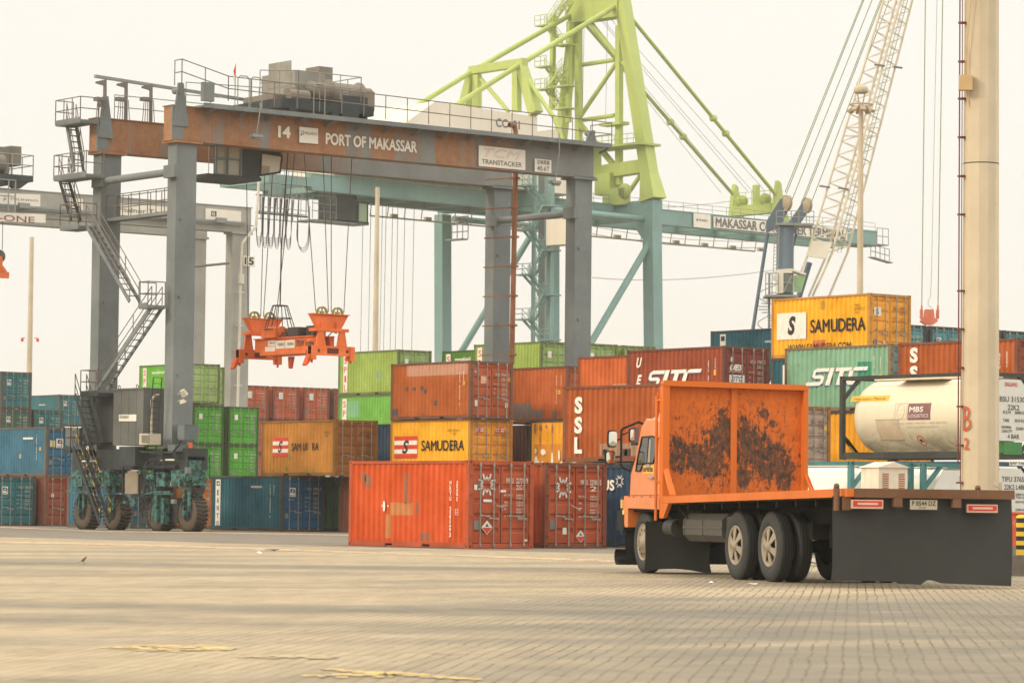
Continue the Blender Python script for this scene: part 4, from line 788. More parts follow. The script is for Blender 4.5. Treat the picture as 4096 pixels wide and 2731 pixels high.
# trolley with hoist machinery
ty = YN+0.2
mb = MB(); a = YD(1125, 470, y=ty); b = YD(1495, 505, y=ty); z0 = ZT+0.10
mb.box(a.x, b.x, ty, YR+0.4, z0+0.35, z0+0.8); mb.box(a.x+3.4, b.x-0.4, ty-0.05, ty+0.2, z0+0.2, z0+1.2)
for x in (a.x+0.6, a.x+3.0, b.x-0.7): 
    for y in (ty+0.1, YR+0.1): mb.tube((x, y-0.15, z0+0.22), (x, y+0.15, z0+0.22), 0.22, 12)
mb.build('trolley_frame', STEELD, rtg)
TX0, TX1 = a.x, b.x
mb = MB(); bxx(mb, 1134, 1180, 292, 402, YD(1180, 350, y=127.0).x, 0.02); q = YD(1180, 290, y=127.0); q2 = YD(1302, 300, y=127.0); zb = z0+0.8
mb.box(q.x, q2.x, 127.0, 129.8, zb+0.4, YD(1240, 290, y=127.0).z); mb.box(q.x-0.02, q.x+0.0, 127.3, 129.2, zb+1.0, zb+2.2); mb.build('machinery_house', paint('dusty_grey', (0.27, 0.255, 0.22), 0.3), rtg)
mb = MB(); DUST = paint('dusty_machine', (0.20, 0.175, 0.14), 0.45)
c = YD(1345, 400, y=126.6); mb.lathe((c.x-1.6, 126.6, z0+1.55), (1, 0, 0), [(0, 0), (0.45, 0), (0.45, 1.0), (0.62, 1.02), (0.62, 1.12), (0.5, 1.15), (0.5, 2.8), (0.62, 2.82), (0.62, 2.92), (0.4, 2.95), (0.4, 3.5), (0, 3.5)], 18)
mb.box(c.x-2.6, c.x-1.8, 126.2, 127.2, z0+0.8, z0+1.6); mb.box(c.x+1.3, c.x+1.95, 126.2, 127.4, z0+0.8, z0+1.75); mb.box(c.x-0.4, c.x+0.4, 127.5, 128.6, z0+0.8, z0+2.9)
mb.tube((c.x-3.3, 125.8, z0+1.1), (c.x-2.2, 125.8, z0+1.1), 0.3, 12); mb.tube((c.x-2.9, 128.2, z0+1.1), (c.x+2.2, 128.2, z0+1.4), 0.35, 12); mb.box(c.x-4.0, c.x-2.2, 126, 128.5, z0+0.8, z0+1.15); mb.build('hoist_drum', DUST, rtg)
mb = MB(); rails(mb, [(TX0-1.2, ty, z0+0.8), (TX0+0.8, ty-0.2, z0+0.95), (TX1-0.9, ty-0.2, z0+0.95), (TX1-0.9, YR, z0+0.95)], 1.15, 0.024, 1.1); rails(mb, [(TX0-1.2, YR, z0+0.8), (TX1-0.9, YR, z0+0.95)], 1.2, 0.024, 1.5)
for x in (TX0-2.6, TX0-1.9, TX0+1.6): mb.path([(x, ty-0.3, ZT+0.1), (x, ty-0.3, ZT+1.5), (x+0.12, ty-0.3, ZT+1.65), (x+0.5, ty-0.3, ZT+1.65), (x+0.62, ty-0.3, ZT+1.5), (x+0.62, ty-0.3, ZT+0.1)], 0.026)
mb.build('handrail', RAILG, rtg)
# operator cab hung below the trolley
cy = YN+1.6
mb = MB(); by(mb, 968, 1040, 560, 712, cy, 2.4); by(mb, 830, 1046, 702, 716, cy-0.15, 2.6); by(mb, 862, 1100, 556, 572, cy, 2.4); mb.build('cab_body', STEELD, rtg)
W_ = glass('cab_glass', (0.30, 0.28, 0.20), 0.25); WB = flat('cab_interior', (0.34, 0.30, 0.21))
mb = MB(); by(mb, 866, 966, 572, 702, cy+0.05, 0.04).mat(1); by(mb, 885, 955, 640, 690, cy+1.5, 0.3); mb.build('window', [W_, WB], rtg)
mb = MB(); 
for u in ((862, 868), (910, 916), (962, 969)): by(mb, u[0], u[1], 570, 704, cy-0.02, 0.06)
by(mb, 862, 968, 632, 639, cy-0.03, 0.05); by(mb, 862, 968, 698, 706, cy-0.03, 0.05); mb.build('window_frame', STEEL, rtg)
A_ = [YD(*p, y=cy+0.2) for p in ((1046, 612), (1128, 624), (1120, 690), (1040, 702))]
mb = MB(); mb.prism(A_, (0, 0.05, 0)).mat(1).prism([a+(b-a)*0.55+Vector((0, -0.01, 0)) for a, b in zip(A_, [A_[3]]*4)], (0, 0.02, 0)); mb.build('window', [glass('cab_glass_bright', (0.55, 0.52, 0.40), 0.3), WB], rtg)
mb = MB(); mb.path(A_+[A_[0]], 0.05); by(mb, 1040, 1126, 590, 612, cy+0.1, 1.6); mb.prism([A_[1]+Vector((0, 0.06, 0)), A_[1]+Vector((0, 1.5, 0)), A_[2]+Vector((0, 1.5, 0)), A_[2]+Vector((0, 0.06, 0))], (0.03, 0, 0)); mb.build('cab_front_frame', STEELD, rtg)
mb = MB(); r_ = YD(835, 660, y=cy); rails(mb, [(r_.x, cy, r_.z-0.5), (r_.x+0.9, cy, r_.z-0.5)], 1.6, 0.02, 0.5); mb.build('handrail', RAILG, rtg)
# sill beam, wheels, bogies on the near side and the far side
mb = MB(); zs = (2.75, 3.7)
mb.box(XA+0.0, XA+LW, YN-1.3, YR+2.2, *zs); mb.box(XB, XB+LW, YN-1.3, YR+2.2, *zs); mb.build('sill_beam', STEELD, rtg)
def rtg_wheel(px, py, px2):
    p = YD(px, py, x=XA+0.1); r = 0.80; w_ = 0.62; c = Vector((XA+0.1, p.y, r)); W = MB()
    W.lathe(c, (1, 0, 0), [(0.36, 0.05), (0.42, 0.0), (0.70, 0.0), (r-0.03, 0.06), (r, 0.12), (r, w_-0.12), (r-0.03, w_-0.06), (0.70, w_), (0.42, w_), (0.36, w_-0.05)], 40)
    o = W.build('tyre', TYREW, None); T = MB()
    for k in range(26):
        t = 2*math.pi*k/26
        for s in (0, 1):
            tt = t+s*math.pi/26; d = Vector((0, math.cos(tt), math.sin(tt))); q = Vector((0, -math.sin(tt), math.cos(tt)))
            a = c+d*(r+0.005)+Vector((0.02 if s == 0 else w_/2+0.02, 0, 0)); b = c+d*(r+0.005)+Vector((w_/2-0.02 if s == 0 else w_-0.02, 0, 0))+q*0.05*(1 if s == 0 else -1)
            T.beam(a, b, 0.10, 0.05, d)
    return o, T, c, w_
for px, py in ((326, 2115), (444, 2118), (622, 2121), (746, 2123)):
    o, T, c, w_ = rtg_wheel(px, py, 0); D.objects.remove(o)
    wh = MB(); wh.lathe(c+Vector((0.12, 0, 0)), (1, 0, 0), [(0.0, 0.05), (0.16, 0.03), (0.18, -0.03), (0.28, 0.05), (0.40, 0.0), (0.40, 0.4), (0, 0.4)], 24); wo_ = wh.build('wheel', STEELD, rtg)
    ty_ = MB(); r = 0.80; ty_.lathe(c, (1, 0, 0), [(0.36, 0.05), (0.42, 0.0), (0.70, 0.0), (r-0.03, 0.06), (r, 0.12), (r, w_-0.12), (r-0.03, w_-0.06), (0.70, w_), (0.42, w_), (0.36, w_-0.05)], 40); ty_.build('tyre', TYREW, wo_); T.build('tread', TYRE, wo_)
    mb = MB(); mb.box(c.x-0.16, c.x-0.02, c.y-0.02, c.y+0.14, 0.75, 2.0); mb.box(c.x-0.18, c.x+0.9, c.y-0.14, c.y+0.2, 1.85, 2.75); mb.tube((c.x-0.22, c.y-0.42, 2.42), (c.x-0.22, c.y+0.30, 2.42), 0.19, 12); mb.tube((c.x-0.25, c.y+0.42, 1.9), (c.x-0.25, c.y+0.42, 2.7), 0.05, 8); mb.tube((c.x-0.1, c.y-0.35, 0.9), (c.x-0.1, c.y-0.35, 1.95), 0.09, 10); mb.tube((c.x-0.2, c.y, 0.8), (c.x, c.y, 0.8), 0.13, 12)
    mb.beam((c.x+0.1, c.y-0.5, 2.3), (c.x+0.4, c.y+0.5, 2.35), 0.3, 0.35); mb.box(c.x-0.02, c.x+0.6, c.y-0.75, c.y+0.75, 2.05, 2.15); mb.build('bogie', MINT, rtg)
    mb = MB(); mb.path([(c.x-0.15, c.y+0.2, 1.0), (c.x-0.25, c.y, 1.4), (c.x-0.1, c.y-0.3, 1.9), (c.x-0.2, c.y-0.5, 2.3)], 0.03); mb.path([(c.x-0.2, c.y-0.1, 1.9), (c.x-0.3, c.y+0.3, 2.4), (c.x-0.1, c.y+0.6, 2.7)], 0.025); mb.box(c.x+0.1, c.x+0.6, c.y-0.5, c.y-0.1, 1.7, 1.95); mb.build('hose', ROPE, rtg)
mb = MB(); bxx(mb, 262, 360, 1966, 1972, XA-0.35, 0.1); bxx(mb, 262, 370, 1960, 1964, XA-0.35, 0.1); bxx(mb, 566, 680, 1963, 1971, XA-0.35, 0.1); bxx(mb, 566, 690, 1973, 1977, XA-0.35, 0.1); mb.build('bumper_bar', MINT, rtg)
mb = MB()
for i, px in enumerate((310, 370, 420, 640, 700)):
    bxx(mb, px-16, px+18, 1880+(i % 2)*8, 1945, XA-0.28, 0.9)
bxx(mb, 500, 550, 1886, 1976, XA+0.2, 0.01); bxx(mb, 520, 540, 1990, 2024, XA-0.2, 0.06); bxx(mb, 613, 626, 1950, 2085, XA-0.3, 0.3); bxx(mb, 628, 655, 1990, 2095, XA-0.1, 0.3); mb.build('motor', MINT, rtg)
mb = MB(); bxx(mb, 500, 551, 1893, 1974, XA-0.3, 0.5); bxx(mb, 510, 548, 1882, 1895, XA-0.28, 0.4); mb.build('transformer_box', paint('tan_box', (0.30, 0.25, 0.19), 0.3), rtg)
mb = MB(); by(mb, 760, 806, 1840, 1878, YN-1.35, 0.6); by(mb, 752, 818, 1825, 1842, YN-1.3, 0.05); by(mb, 760, 800, 1878, 1900, YN-1.2, 0.5); by(mb, 745, 852, 1905, 1912, YN-1.5, 0.1); by(mb, 780, 810, 1912, 1990, YN-1.45, 0.35); by(mb, 790, 812, 1940, 2004, YN-1.5, 0.3); mb.build('end_buffer', MINT, rtg)
mb = MB(); by(mb, 800, 830, 1856, 1880, YN-1.0, 0.4); mb.tube(YD(838, 1820, y=YN-1.3), YD(838, 1912, y=YN-1.3), 0.04, 8); mb.build('lamp', MINT, rtg)
mb = MB()      # dark pieces under the sill: engine bay, pipes, ladders, cross struts
bxx(mb, 476, 540, 1785, 1862, XA-0.7, 0.6); bxx(mb, 560, 700, 1860, 1872, XA-0.2, 0.3); bxx(mb, 556, 640, 1990, 2092, XA+0.25, 0.4); bxx(mb, 660, 720, 1990, 2092, XA+0.4, 0.5); bxx(mb, 540, 620, 1975, 1985, XA-0.2, 0.3)
for px in (492, 556, 580): mb.tube(YD(px, 1865, x=XA-0.3), YD(px, 1985, x=XA-0.3), 0.04)
mb.path([YD(*p, x=XA-0.4) for p in ((575, 1900), (580, 1860), (600, 1840), (640, 1832), (655, 1835), (655, 1870))], 0.05, 8); mb.path([YD(*p, x=XA-0.5) for p in ((560, 1805), (620, 1812), (690, 1810), (715, 1780), (722, 1760))], 0.05, 8)
mb.build('underframe', STEELD, rtg)
rk = random.Random(11)
for k in range(34):      # hydraulic lines, wiring and small boxes that clutter the bogies
    py = rk.uniform(1875, 2010); px = rk.uniform(280, 770); a = YD(px, py, x=XA-0.3+rk.uniform(-0.1, 0.5)); mb = MB()
    if k % 3: mb.path([a, a+Vector((rk.uniform(-0.1, 0.1), rk.uniform(-0.5, 0.5), rk.uniform(-0.4, 0.1))), a+Vector((0, rk.uniform(-0.6, 0.6), rk.uniform(-0.7, -0.2)))], rk.uniform(0.015, 0.035), 5); mb.build('hydraulic_line', ROPE if k % 2 else STEELD, rtg)
    else: mb.cbox(a, (rk.uniform(0.1, 0.28), rk.uniform(0.1, 0.3), rk.uniform(0.1, 0.3))); mb.build('junction_box', [STEELD, MINT, STEEL][k % 9//3], rtg)
for z_, a_, b_ in ((1843, 325, 378), (1838, 640, 695)):
    mb = MB(); bxx(mb, a_, b_, z_-3, z_+3, XA-0.35, 0.05); mb.build('tube_lamp', flat('white_tube', (0.75, 0.72, 0.62)), rtg)
# engine house and boxes
mh = MB(); xh = XA-0.55; bxx(mh, 453, 573, 1556, 1780, xh, 1.65); nA = YD(573, 1556, x=xh); mh.box(xh-0.06, xh+1.72, nA.y-0.06, YD(453, 1556, x=xh).y+0.05, nA.z, nA.z+0.07)
for k in range(1, 4): bxx(mh, 453+k*30, 454+k*30, 1562, 1775, xh-0.012, 0.02)
for px in (478, 550): p = YD(px, 1555, x=xh+0.5); mh.lathe((p.x, p.y, nA.z+0.15), (1, 0, 0.2), [(0.09, -0.02), (0.12, 0), (0.09, 0.02)], 12)
mh.build('engine_house', paint('engine_house_grey', (0.125, 0.13, 0.12), 0.2, scale=0.6), rtg)
sheet = MB(); P_ = [YD(*p, x=xh-0.02) for p in ((477, 1658), (546, 1657), (546, 1684), (477, 1684))]; sheet.prism(P_, (-0.02, 0, 0)); o = P_[3]; sheet.mat(1).text('PELINDO', (xh-0.05, o.y-0.26, o.z+0.11), S_, V_, 0.14, 0.62, 0.008); sheet.mat(1).lathe((xh-0.045, o.y-0.14, o.z+0.19), (-1, 0, 0), [(0.04, 0), (0.08, 0.001)], 14); sheet.build('sign', [CREAMB, GREYT], rtg)
mb = MB(); bxx(mb, 325, 452, 1585, 1770, xh+0.35, 1.2); mb.build('engine_bay', paint('engine_bay_dark', (0.045, 0.052, 0.055), 0.2), rtg)
mb = MB(); by(mb, 578, 640, 1600, 1660, nA.y-0.012, 0.02); by(mb, 600, 640, 1605, 1665, nA.y-0.02, 0.02); mb.build('vent_door', flat('vent_black', (0.03, 0.035, 0.04)), rtg)
mb = MB(); mb.path([YD(*p, y=nA.y-0.25) for p in ((635, 1580), (618, 1582), (606, 1600), (606, 1735))], 0.06, 8); mb.build('duct', flat('pale_duct', (0.45, 0.40, 0.32), 0.5), rtg)
mb = MB(); bxx(mb, 557, 590, 1733, 1778, xh-0.65, 0.7); mb.mat(1); p = YD(597, 1757, y=nA.y-1.0); by(mb, 566, 600, 1740, 1772, YD(590, 1757, x=xh-0.65).y-0.01, 0.01); mb.build('air_conditioner', [AC, flat('grille', (0.30, 0.27, 0.22))], rtg)
mb = MB(); bxx(mb, 710, 738, 1698, 1752, XA-0.35, 0.01); by(mb, 738, 792, 1700, 1760, YN-0.8, 0.5); by(mb, 709, 794, 1697, 1700, YN-0.82, 0.6); by(mb, 700, 785, 1778, 1805, YN-0.9, 0.6); mb.build('electrical_box', paint('box_grey', (0.13, 0.16, 0.165), 0.2), rtg)
mb = MB(); by(mb, 756, 770, 1770, 1795, YN-0.95, 0.12); mb.build('warning_lamp', flat('orange_plastic', (0.75, 0.15, 0.03), 0.4), rtg)
mb = MB()
for (a, b), r1, r2 in ((((728, 1560), (740, 1582)), 0.12, 0.17), (((728, 1598), (732, 1610)), 0.09, 0.17)): mb.tube(YD(*a, y=YN-0.45), YD(*b, y=YN-0.45), r1, 12, r2)
mb.tube(YD(712, 1575, y=YN-0.3), YD(735, 1575, y=YN-0.3), 0.03); mb.tube(YD(712, 1604, y=YN-0.3), YD(735, 1600, y=YN-0.3), 0.03); mb.build('horn_speaker', AC, rtg)
# stairs, landings and rails on the left side
SX = XA-0.30   # plane of the outer stairs
def flight(f, h_, wv=0.75, x=SX, rail=True, mt=STEEL, rm=RAILM):
    a = YD(*f, x=x); b = YD(*h_, x=x); mb, rl = MB(), MB(); stair(mb, rl, a, b, (-wv, 0, 0), 0.27, 0.18, 0.05, rail); mb.build('stair_flight', mt, rtg); rl.build('handrail', rm, rtg)
def landing(px0, px1, py, x=SX, wd=0.85, mt=STEEL, rm=RAILM, hr=1.05, open_=None):
    a = YD(px0, py, x=x-wd); b = YD(px1, py, x=x); z = (a.z+b.z)/2; mb = MB(); mb.box(x-wd, x, b.y, a.y, z-0.16, z-0.02); mb.box(x-wd-0.02, x+0.02, b.y-0.02, a.y+0.02, z-0.10, z); mb.box(x-wd-0.03, x-wd+0.0, b.y, a.y, z, z+0.1); mb.build('landing', mt, rtg)
    rl = MB(); rails(rl, [(x, a.y, z), (x-wd, a.y, z), (x-wd, b.y, z), (x, b.y, z)], hr, 0.024, 0.8); rl.build('handrail', rm, rtg); return a, b, z
flight((440, 2088), (333, 1790), 0.55, SX-0.6, rm=YELS, mt=STEELD); landing(255, 335, 1795, SX-0.5, 0.7, STEELD, STEELD)
mb = MB(); bxx(mb, 262, 318, 1712, 1782, SX-0.4, 0.8); mb.build('electrical_box', paint('cab_grey', (0.13, 0.14, 0.135), 0.3), rtg)
flight((400, 1775), (345, 1578), 0.6, SX-0.3, mt=STEELD, rm=STEELD); landing(322, 452, 1572, SX, 0.8, STEELD, RAILM)
flight((428, 1560), (648, 1232), 0.55); landing(555, 660, 1222, SX+0.1, 0.9)
flight((560, 1208), (385, 905), 0.55); landing(240, 385, 908, SX, 0.95)
flight((322, 885), (272, 712), 0.5, mt=STEELD); landing(215, 415, 706, SX, 0.95)
flight((335, 690), (303, 498), 0.5); landing(222, 392, 488, SX, 0.95)
mb, rl = MB(), MB(); a = YD(455, 850, x=XA+0.5); b = YD(668, 812, x=XA+0.5); mb.box(XA+0.3, XA+0.9, YN+LD, YR, b.z-0.55, b.z-0.4); mb.build('catwalk', STEEL, rtg); rails(rl, [(XA+0.3, YR, b.z-0.4), (XA+0.3, YN+LD, b.z-0.4)], 1.05, 0.022, 0.7); rails(rl, [(XA+0.9, YR, b.z-0.4), (XA+0.9, YN+LD, b.z-0.4)], 1.05, 0.022, 0.9); rl.build('handrail', RAILM, rtg)
mb = MB()      # vertical ladder beside the engine house
for dx in (0, 0.45): mb.tube(YD(648, 1510, x=XA-0.35)+Vector((-dx, 0, 0)), YD(600, 2085, x=XA-0.35)+Vector((-dx, 0, 0)), 0.025)
a = YD(648, 1510, x=XA-0.35); b = YD(600, 2085, x=XA-0.35)
for k in range(24): p = a.lerp(b, k/24); mb.tube(p, p-Vector((0.45, 0, 0)), 0.014)
mb.build('ladder', STEELD, rtg)
# ================================================================ hanging spreader
OR = paint('spreader_orange', (0.78, 0.17, 0.035), 0.12, 0.5); ORD = paint('spreader_orange_dark', (0.60, 0.085, 0.012), 0.25, 0.55)
sy0, sy1 = 124.75, 130.8; c0 = YD(1325, 1440, y=sy0); SXC = c0.x; SZ = YD(1325, 1410, y=sy0).z
spr = thing('spreader', 'bright orange container spreader hanging on ropes under the gantry crane', 'spreader', (SXC, 127.7, SZ))
mb = MB(); hw = 1.22
mb.box(SXC-0.5, SXC-0.28, sy0+0.5, sy1-0.4, SZ+0.15, SZ+0.75); mb.box(SXC+0.28, SXC+0.5, sy0+0.5, sy1-0.4, SZ+0.15, SZ+0.75); mb.box(SXC-0.62, SXC+0.62, sy0+1.2, sy1-1.0, SZ-0.02, SZ+0.14); mb.box(SXC-0.6, SXC+0.6, sy0+0.6, sy1-0.4, SZ+0.752, SZ+0.80); mb.build('main_beam', OR, spr)
for y, s in ((sy0, 1), (sy1, -1)):
    mb = MB(); mb.box(SXC-hw, SXC+hw, y-0.12, y+0.14, SZ-0.14, SZ+0.30)
    for x in (SXC-hw, SXC+hw-0.26): mb.box(x, x+0.26, y-0.18, y+0.22, SZ-0.36, SZ+0.28); mb.tube((x+0.13, y, SZ-0.5), (x+0.13, y, SZ-0.36), 0.05, 8)
    for x in (SXC-0.75, SXC+0.45): mb.prism([(x-0.12, y-0.02, SZ+0.3), (x+0.42, y-0.02, SZ+0.3), (x+0.30, y-0.02, SZ+0.98), (x, y-0.02, SZ+0.98)], (0, 0.1, 0))
    mb.box(SXC-0.95, SXC+0.95, y-0.05, y+0.5*s if s > 0 else y+0.05, SZ+0.98, SZ+1.12) if s > 0 else mb.box(SXC-0.95, SXC+0.95, y-0.5, y+0.05, SZ+0.98, SZ+1.12)
    mb.mat(1); mb.box(SXC-0.32, SXC+0.32, y-0.13, y-0.121, SZ-0.05, SZ+0.2)
    for x in (SXC-0.85, SXC+0.75): mb.box(x, x+0.12, y-0.13, y-0.121, SZ+0.0, SZ+0.14)
    mb.build('end_beam', [OR, flat('dark_slot', (0.10, 0.02, 0.01))], spr)
    mb = MB(); mb.prism([(SXC-0.62, y+0.1*s, SZ+1.12), (SXC+0.62, y+0.1*s, SZ+1.12), (SXC+1.02, y+0.1*s, SZ+1.76), (SXC-1.02, y+0.1*s, SZ+1.76)], (0, 0.35*s, 0)); mb.box(SXC-1.04, SXC+1.04, y+(0 if s > 0 else -0.5), y+(0.5 if s > 0 else 0), SZ+1.762, SZ+1.80)
    for x in (SXC-0.42, SXC+0.42): mb.box(x-0.14, x+0.14, y+0.02*s, y+0.09*s, SZ+0.95, SZ+1.4) if s > 0 else None
    mb.build('headblock', OR, spr)
    for x in (SXC-0.42, SXC+0.46):
        w_ = MB(); cz = SZ+1.84; r = 0.30; w_.lathe((x, y+0.2*s, cz), (0, 1, 0), [(r-0.07, -0.05), (r, -0.07), (r-0.03, 0), (r, 0.07), (r-0.07, 0.05), (r-0.07, -0.05)], 26); w_.tube((x, y+0.2*s-0.06, cz), (x, y+0.2*s+0.06, cz), 0.09, 12)
        for k in range(5): t = k*1.2566+0.3; w_.beam((x, y+0.2*s, cz), (x+(r-0.05)*math.cos(t), y+0.2*s, cz+(r-0.05)*math.sin(t)), 0.04, 0.06, (0, 1, 0))
        w_.build('sheave', worn('olive_sheave', (0.30, 0.27, 0.07), (0.5, 0.15, 0.04), 0.3), spr)
for y, x, s in ((sy0, SXC-hw, -1), (sy1, SXC-hw, -1), (sy1-2.9, SXC-0.1, 0)):
    mb = MB(); mb.prism([(x-0.05, y-0.1, SZ-0.1), (x+0.14, y-0.1, SZ-0.1), (x+0.08, y-0.1, SZ-0.35), (x-0.22+0.25*(s == 0), y-0.1, SZ-0.66), (x-0.27+0.25*(s == 0), y-0.1, SZ-0.60)], (0, 0.3, 0)); mb.build('guide_flipper', ORD, spr)
mb = MB(); mb.box(SXC-0.75, SXC+0.75, sy1-2.5, sy1-1.3, SZ+0.80, SZ+1.25); mb.tube((SXC-0.4, sy1-2.6, SZ+1.08), (SXC-0.4, sy1-1.2, SZ+1.08), 0.26, 14); mb.build('hydraulic_tank', OR, spr)
mb = MB(); rr = random.Random(2)
for k in range(26):
    a = Vector((SXC+rr.uniform(-0.6, 0.6), rr.uniform(sy0+1.0, sy1-2.6), SZ+0.82)); b = a+Vector((rr.uniform(-0.2, 0.2), rr.uniform(-0.6, 0.6), rr.uniform(0.05, 0.3))); mb.path([a, (a+b)/2+Vector((0, 0, 0.15)), b], 0.024)
mb.box(SXC-0.5, SXC+0.1, sy0+2.0, sy0+2.9, SZ+0.8, SZ+1.25); mb.box(SXC-0.2, SXC+0.5, sy0+1.2, sy0+1.8, SZ+0.8, SZ+1.3); mb.box(SXC-0.1, SXC+0.5, sy0+0.8, sy1-2.6, SZ+1.20, SZ+1.22); mb.build('hydraulic_hose', [ROPE], spr)
mb = MB(); c = Vector((SXC-0.1, sy1-1.9, SZ+1.2))
for k in range(8):
    t = k*math.pi/4; mb.tube(c+Vector((0.75*math.cos(t), 0.75*math.sin(t), 0)), c+Vector((0.36*math.cos(t), 0.36*math.sin(t), 1.15)), 0.022)
for r, z in ((0.75, 0.0), (0.56, 0.55), (0.36, 1.15)): mb.path([c+Vector((r*math.cos(i*math.pi/6), r*math.sin(i*math.pi/6), z)) for i in range(13)], 0.022)
mb.path([(SXC-0.1, sy1-1.9, SZ+2.3), (SXC-0.15, sy1-2.0, SZ+5), (SXC-0.05, sy1-2.3, ZB+0.5)], 0.035); mb.build('cable_basket', ROPE, spr)
def sprsign(mb): pass
xl = SXC-0.5-0.012
def sgn(y0, z0, w_, h_, txt=None, mt=None):
    mb = MB(); mb.box(xl-0.01, xl, y0-w_, y0, SZ+z0, SZ+z0+h_)
    if txt: mb.mat(1).text(txt, (xl-0.016, y0-w_*0.25, SZ+z0+h_*0.35), S_, V_, h_*0.36, w_*0.68, 0.008)
    mb.build('sign', [CREAMB, GREYT], spr)
sgn(sy1-1.55, 0.42, 0.62, 0.26, 'MHS'); sgn(sy1-1.3, 0.17, 0.85, 0.22); sgn(sy1-2.2, 0.27, 0.75, 0.38, 'PELINDO'); sgn(sy1-3.0, 0.27, 0.78, 0.38, 'PELINDO')
mb = MB(); mb.text('TPKNM Terminal 1', (xl, sy1-3.85, SZ+0.33), S_, V_, 0.30, 1.62, 0.02); mb.build('lettering', flat('brown_spreader_print', (0.19, 0.07, 0.045)), spr)
# hoist ropes
mb = MB(); zt = ZT+0.4
for y, dy in ((sy0+0.2, 0.5), (sy1-0.2, -0.5)):
    for x, xt in ((SXC-0.78, SXC-1.4), (SXC-0.06, SXC-0.25), (SXC+0.1, SXC+0.3), (SXC+0.82, SXC+1.6)): mb.tube((x, y, SZ+1.9), (xt, y+dy, zt), 0.02, 6, caps=False)
mb.build('hoist_rope', ROPE, rtg)
# ================================================================ gantry crane 15 behind
G15 = paint('lilac_grey_steel', (0.33, 0.32, 0.29), 0.12, 0.6, 0.1, 0.5)
K15 = 1.2; YN2, XE = 196.8, 130.3
r15 = thing('gantry_crane', 'grey gantry crane numbered 15 standing behind, cut by the left edge of the picture', 'gantry crane', (XE-1, YN2, 0))
Y2b = 202.6
for nm, y in (('front_girder', YN2), ('rear_girder', Y2b)):
    mb = MB(); mb.box(101.4, XE, y, y+0.9, 20.82, 22.56); mb.box(101.4, XE+0.1, y-0.06, y+0.95, 22.565, 22.62); mb.box(101.4, XE+0.1, y-0.06, y+0.95, 20.76, 20.816); mb.build(nm, G15, r15)
for x in (101.5, XE-1.55):
    for y in (YN2, Y2b):
        mb = MB(); mb.box(x, x+1.5, y+0.01, y+0.89, 0.9, 20.64); mb.box(x-0.15, x+1.65, y-0.12, y+1.0, 20.64, 20.758)
        if x > 100: by(mb, 822, 845, 884, 892, y-0.2, 0.3) if False else None
        mb.build('leg', G15, r15)
mb = MB(); mb.box(XE-1.5, XE-0.3, YN2-1, Y2b+2, 2.6, 3.6); mb.box(101.5, 102.7, YN2-1, Y2b+2, 2.6, 3.6); mb.build('sill_beam', G15, r15)
for x in (101.7, XE-1.2):
    for y in (YN2-0.4, YN2+1.6, Y2b-0.8, Y2b+1.2):
        mb = MB(); mb.lathe((x, y, 0.78), (1, 0, 0), [(0, 0), (0.6, 0), (0.78, 0.1), (0.78, 0.5), (0.6, 0.6), (0, 0.6)], 24); mb.box(x-0.1, x, y-0.1, y+0.1, 0.7, 2.6); mb.build('wheel', TYREW, r15)
mb = MB(); mb.box(101.5, XE-0.6, YN2-0.22, YN2-0.001, 21.36, 21.51); mb.box(101.5, XE, YN2-0.35, YN2-0.22, 21.24, 21.30)
for px in (95, 660, 885): p = YD(px, 860, y=YN2-0.4); mb.cbox((p.x, YN2-0.4, 21.48), (0.8, 0.3, 0.35))
mb.build('cable_tray', RAILG, r15)
def brace15(a, b, r, mt):
    mb = MB(); mb.tube(a, b, r, 8); mb.build('brace', mt, r15)
brace15(YD(770, 1067, y=YN2-0.3), YD(915, 1053, y=YN2-0.3), 0.09, RAILM)
mb = MB(); mb.path([YD(*p, y=YN2-0.4) for p in ((1035, 725), (1025, 905), (967, 975), (962, 1120), (950, 1650))], 0.10, 8); p = YD(965, 1115, y=YN2-0.5); mb.cbox((p.x, YN2-0.5, p.z), (0.35, 0.25, 0.7))
for q in ((955, 1168), (950, 1300), (946, 1400), (946, 1540)): p = YD(*q, y=YN2-0.3); mb.cbox((p.x+0.2, YN2-0.25, p.z), (0.6, 0.1, 0.08))
mb.build('conduit', flat('pale_conduit', (0.60, 0.55, 0.46)), r15)
def s15(mb, P_): o = P_[3]; w_ = P_[2].x-o.x; h_ = P_[0].z-o.z; mb.mat(1).text('15', (o.x+w_*0.08, o.y-0.06, o.z+h_*0.12), U_, V_, h_*0.74, w_*0.84, 0.03)
sheet_sign(r15, 'sign', [(973, 1023), (1017, 1027), (1017, 1068), (973, 1063)], YN2-0.012, [CREAMB, DARKT], s15)
sheet_sign(r15, 'sign', [(-6, 772), (160, 779), (160, 828), (-6, 820)], YN2-0.012, PM, lambda mb, P_: pel(mb, P_, 0.5))
REDT = flat('maroon_print', (0.25, 0.07, 0.06))
def eone(mb, P_): o = P_[3]; w_ = P_[2].x-o.x; h_ = P_[0].z-o.z; mb.mat(1).text('PIPE-ONE', (o.x+w_*0.02, o.y-0.06, o.z+h_*0.22), U_, V_, h_*0.62, w_*0.83, 0.02)
sheet_sign(r15, 'sign', [(-120, 845), (181, 857), (181, 892), (-120, 882)], YN2-0.26, [CREAMB, REDT], eone)
sheet_sign(r15, 'sign', [(278, 793), (330, 797), (330, 843), (278, 838)], YN2-0.012, [CREAMB, REDT], lambda mb, P_: mb.mat(1).text('N', P_[3]+Vector((0.1, -0.06, 0.2)), U_, V_, 0.4, 0.3, 0.02))
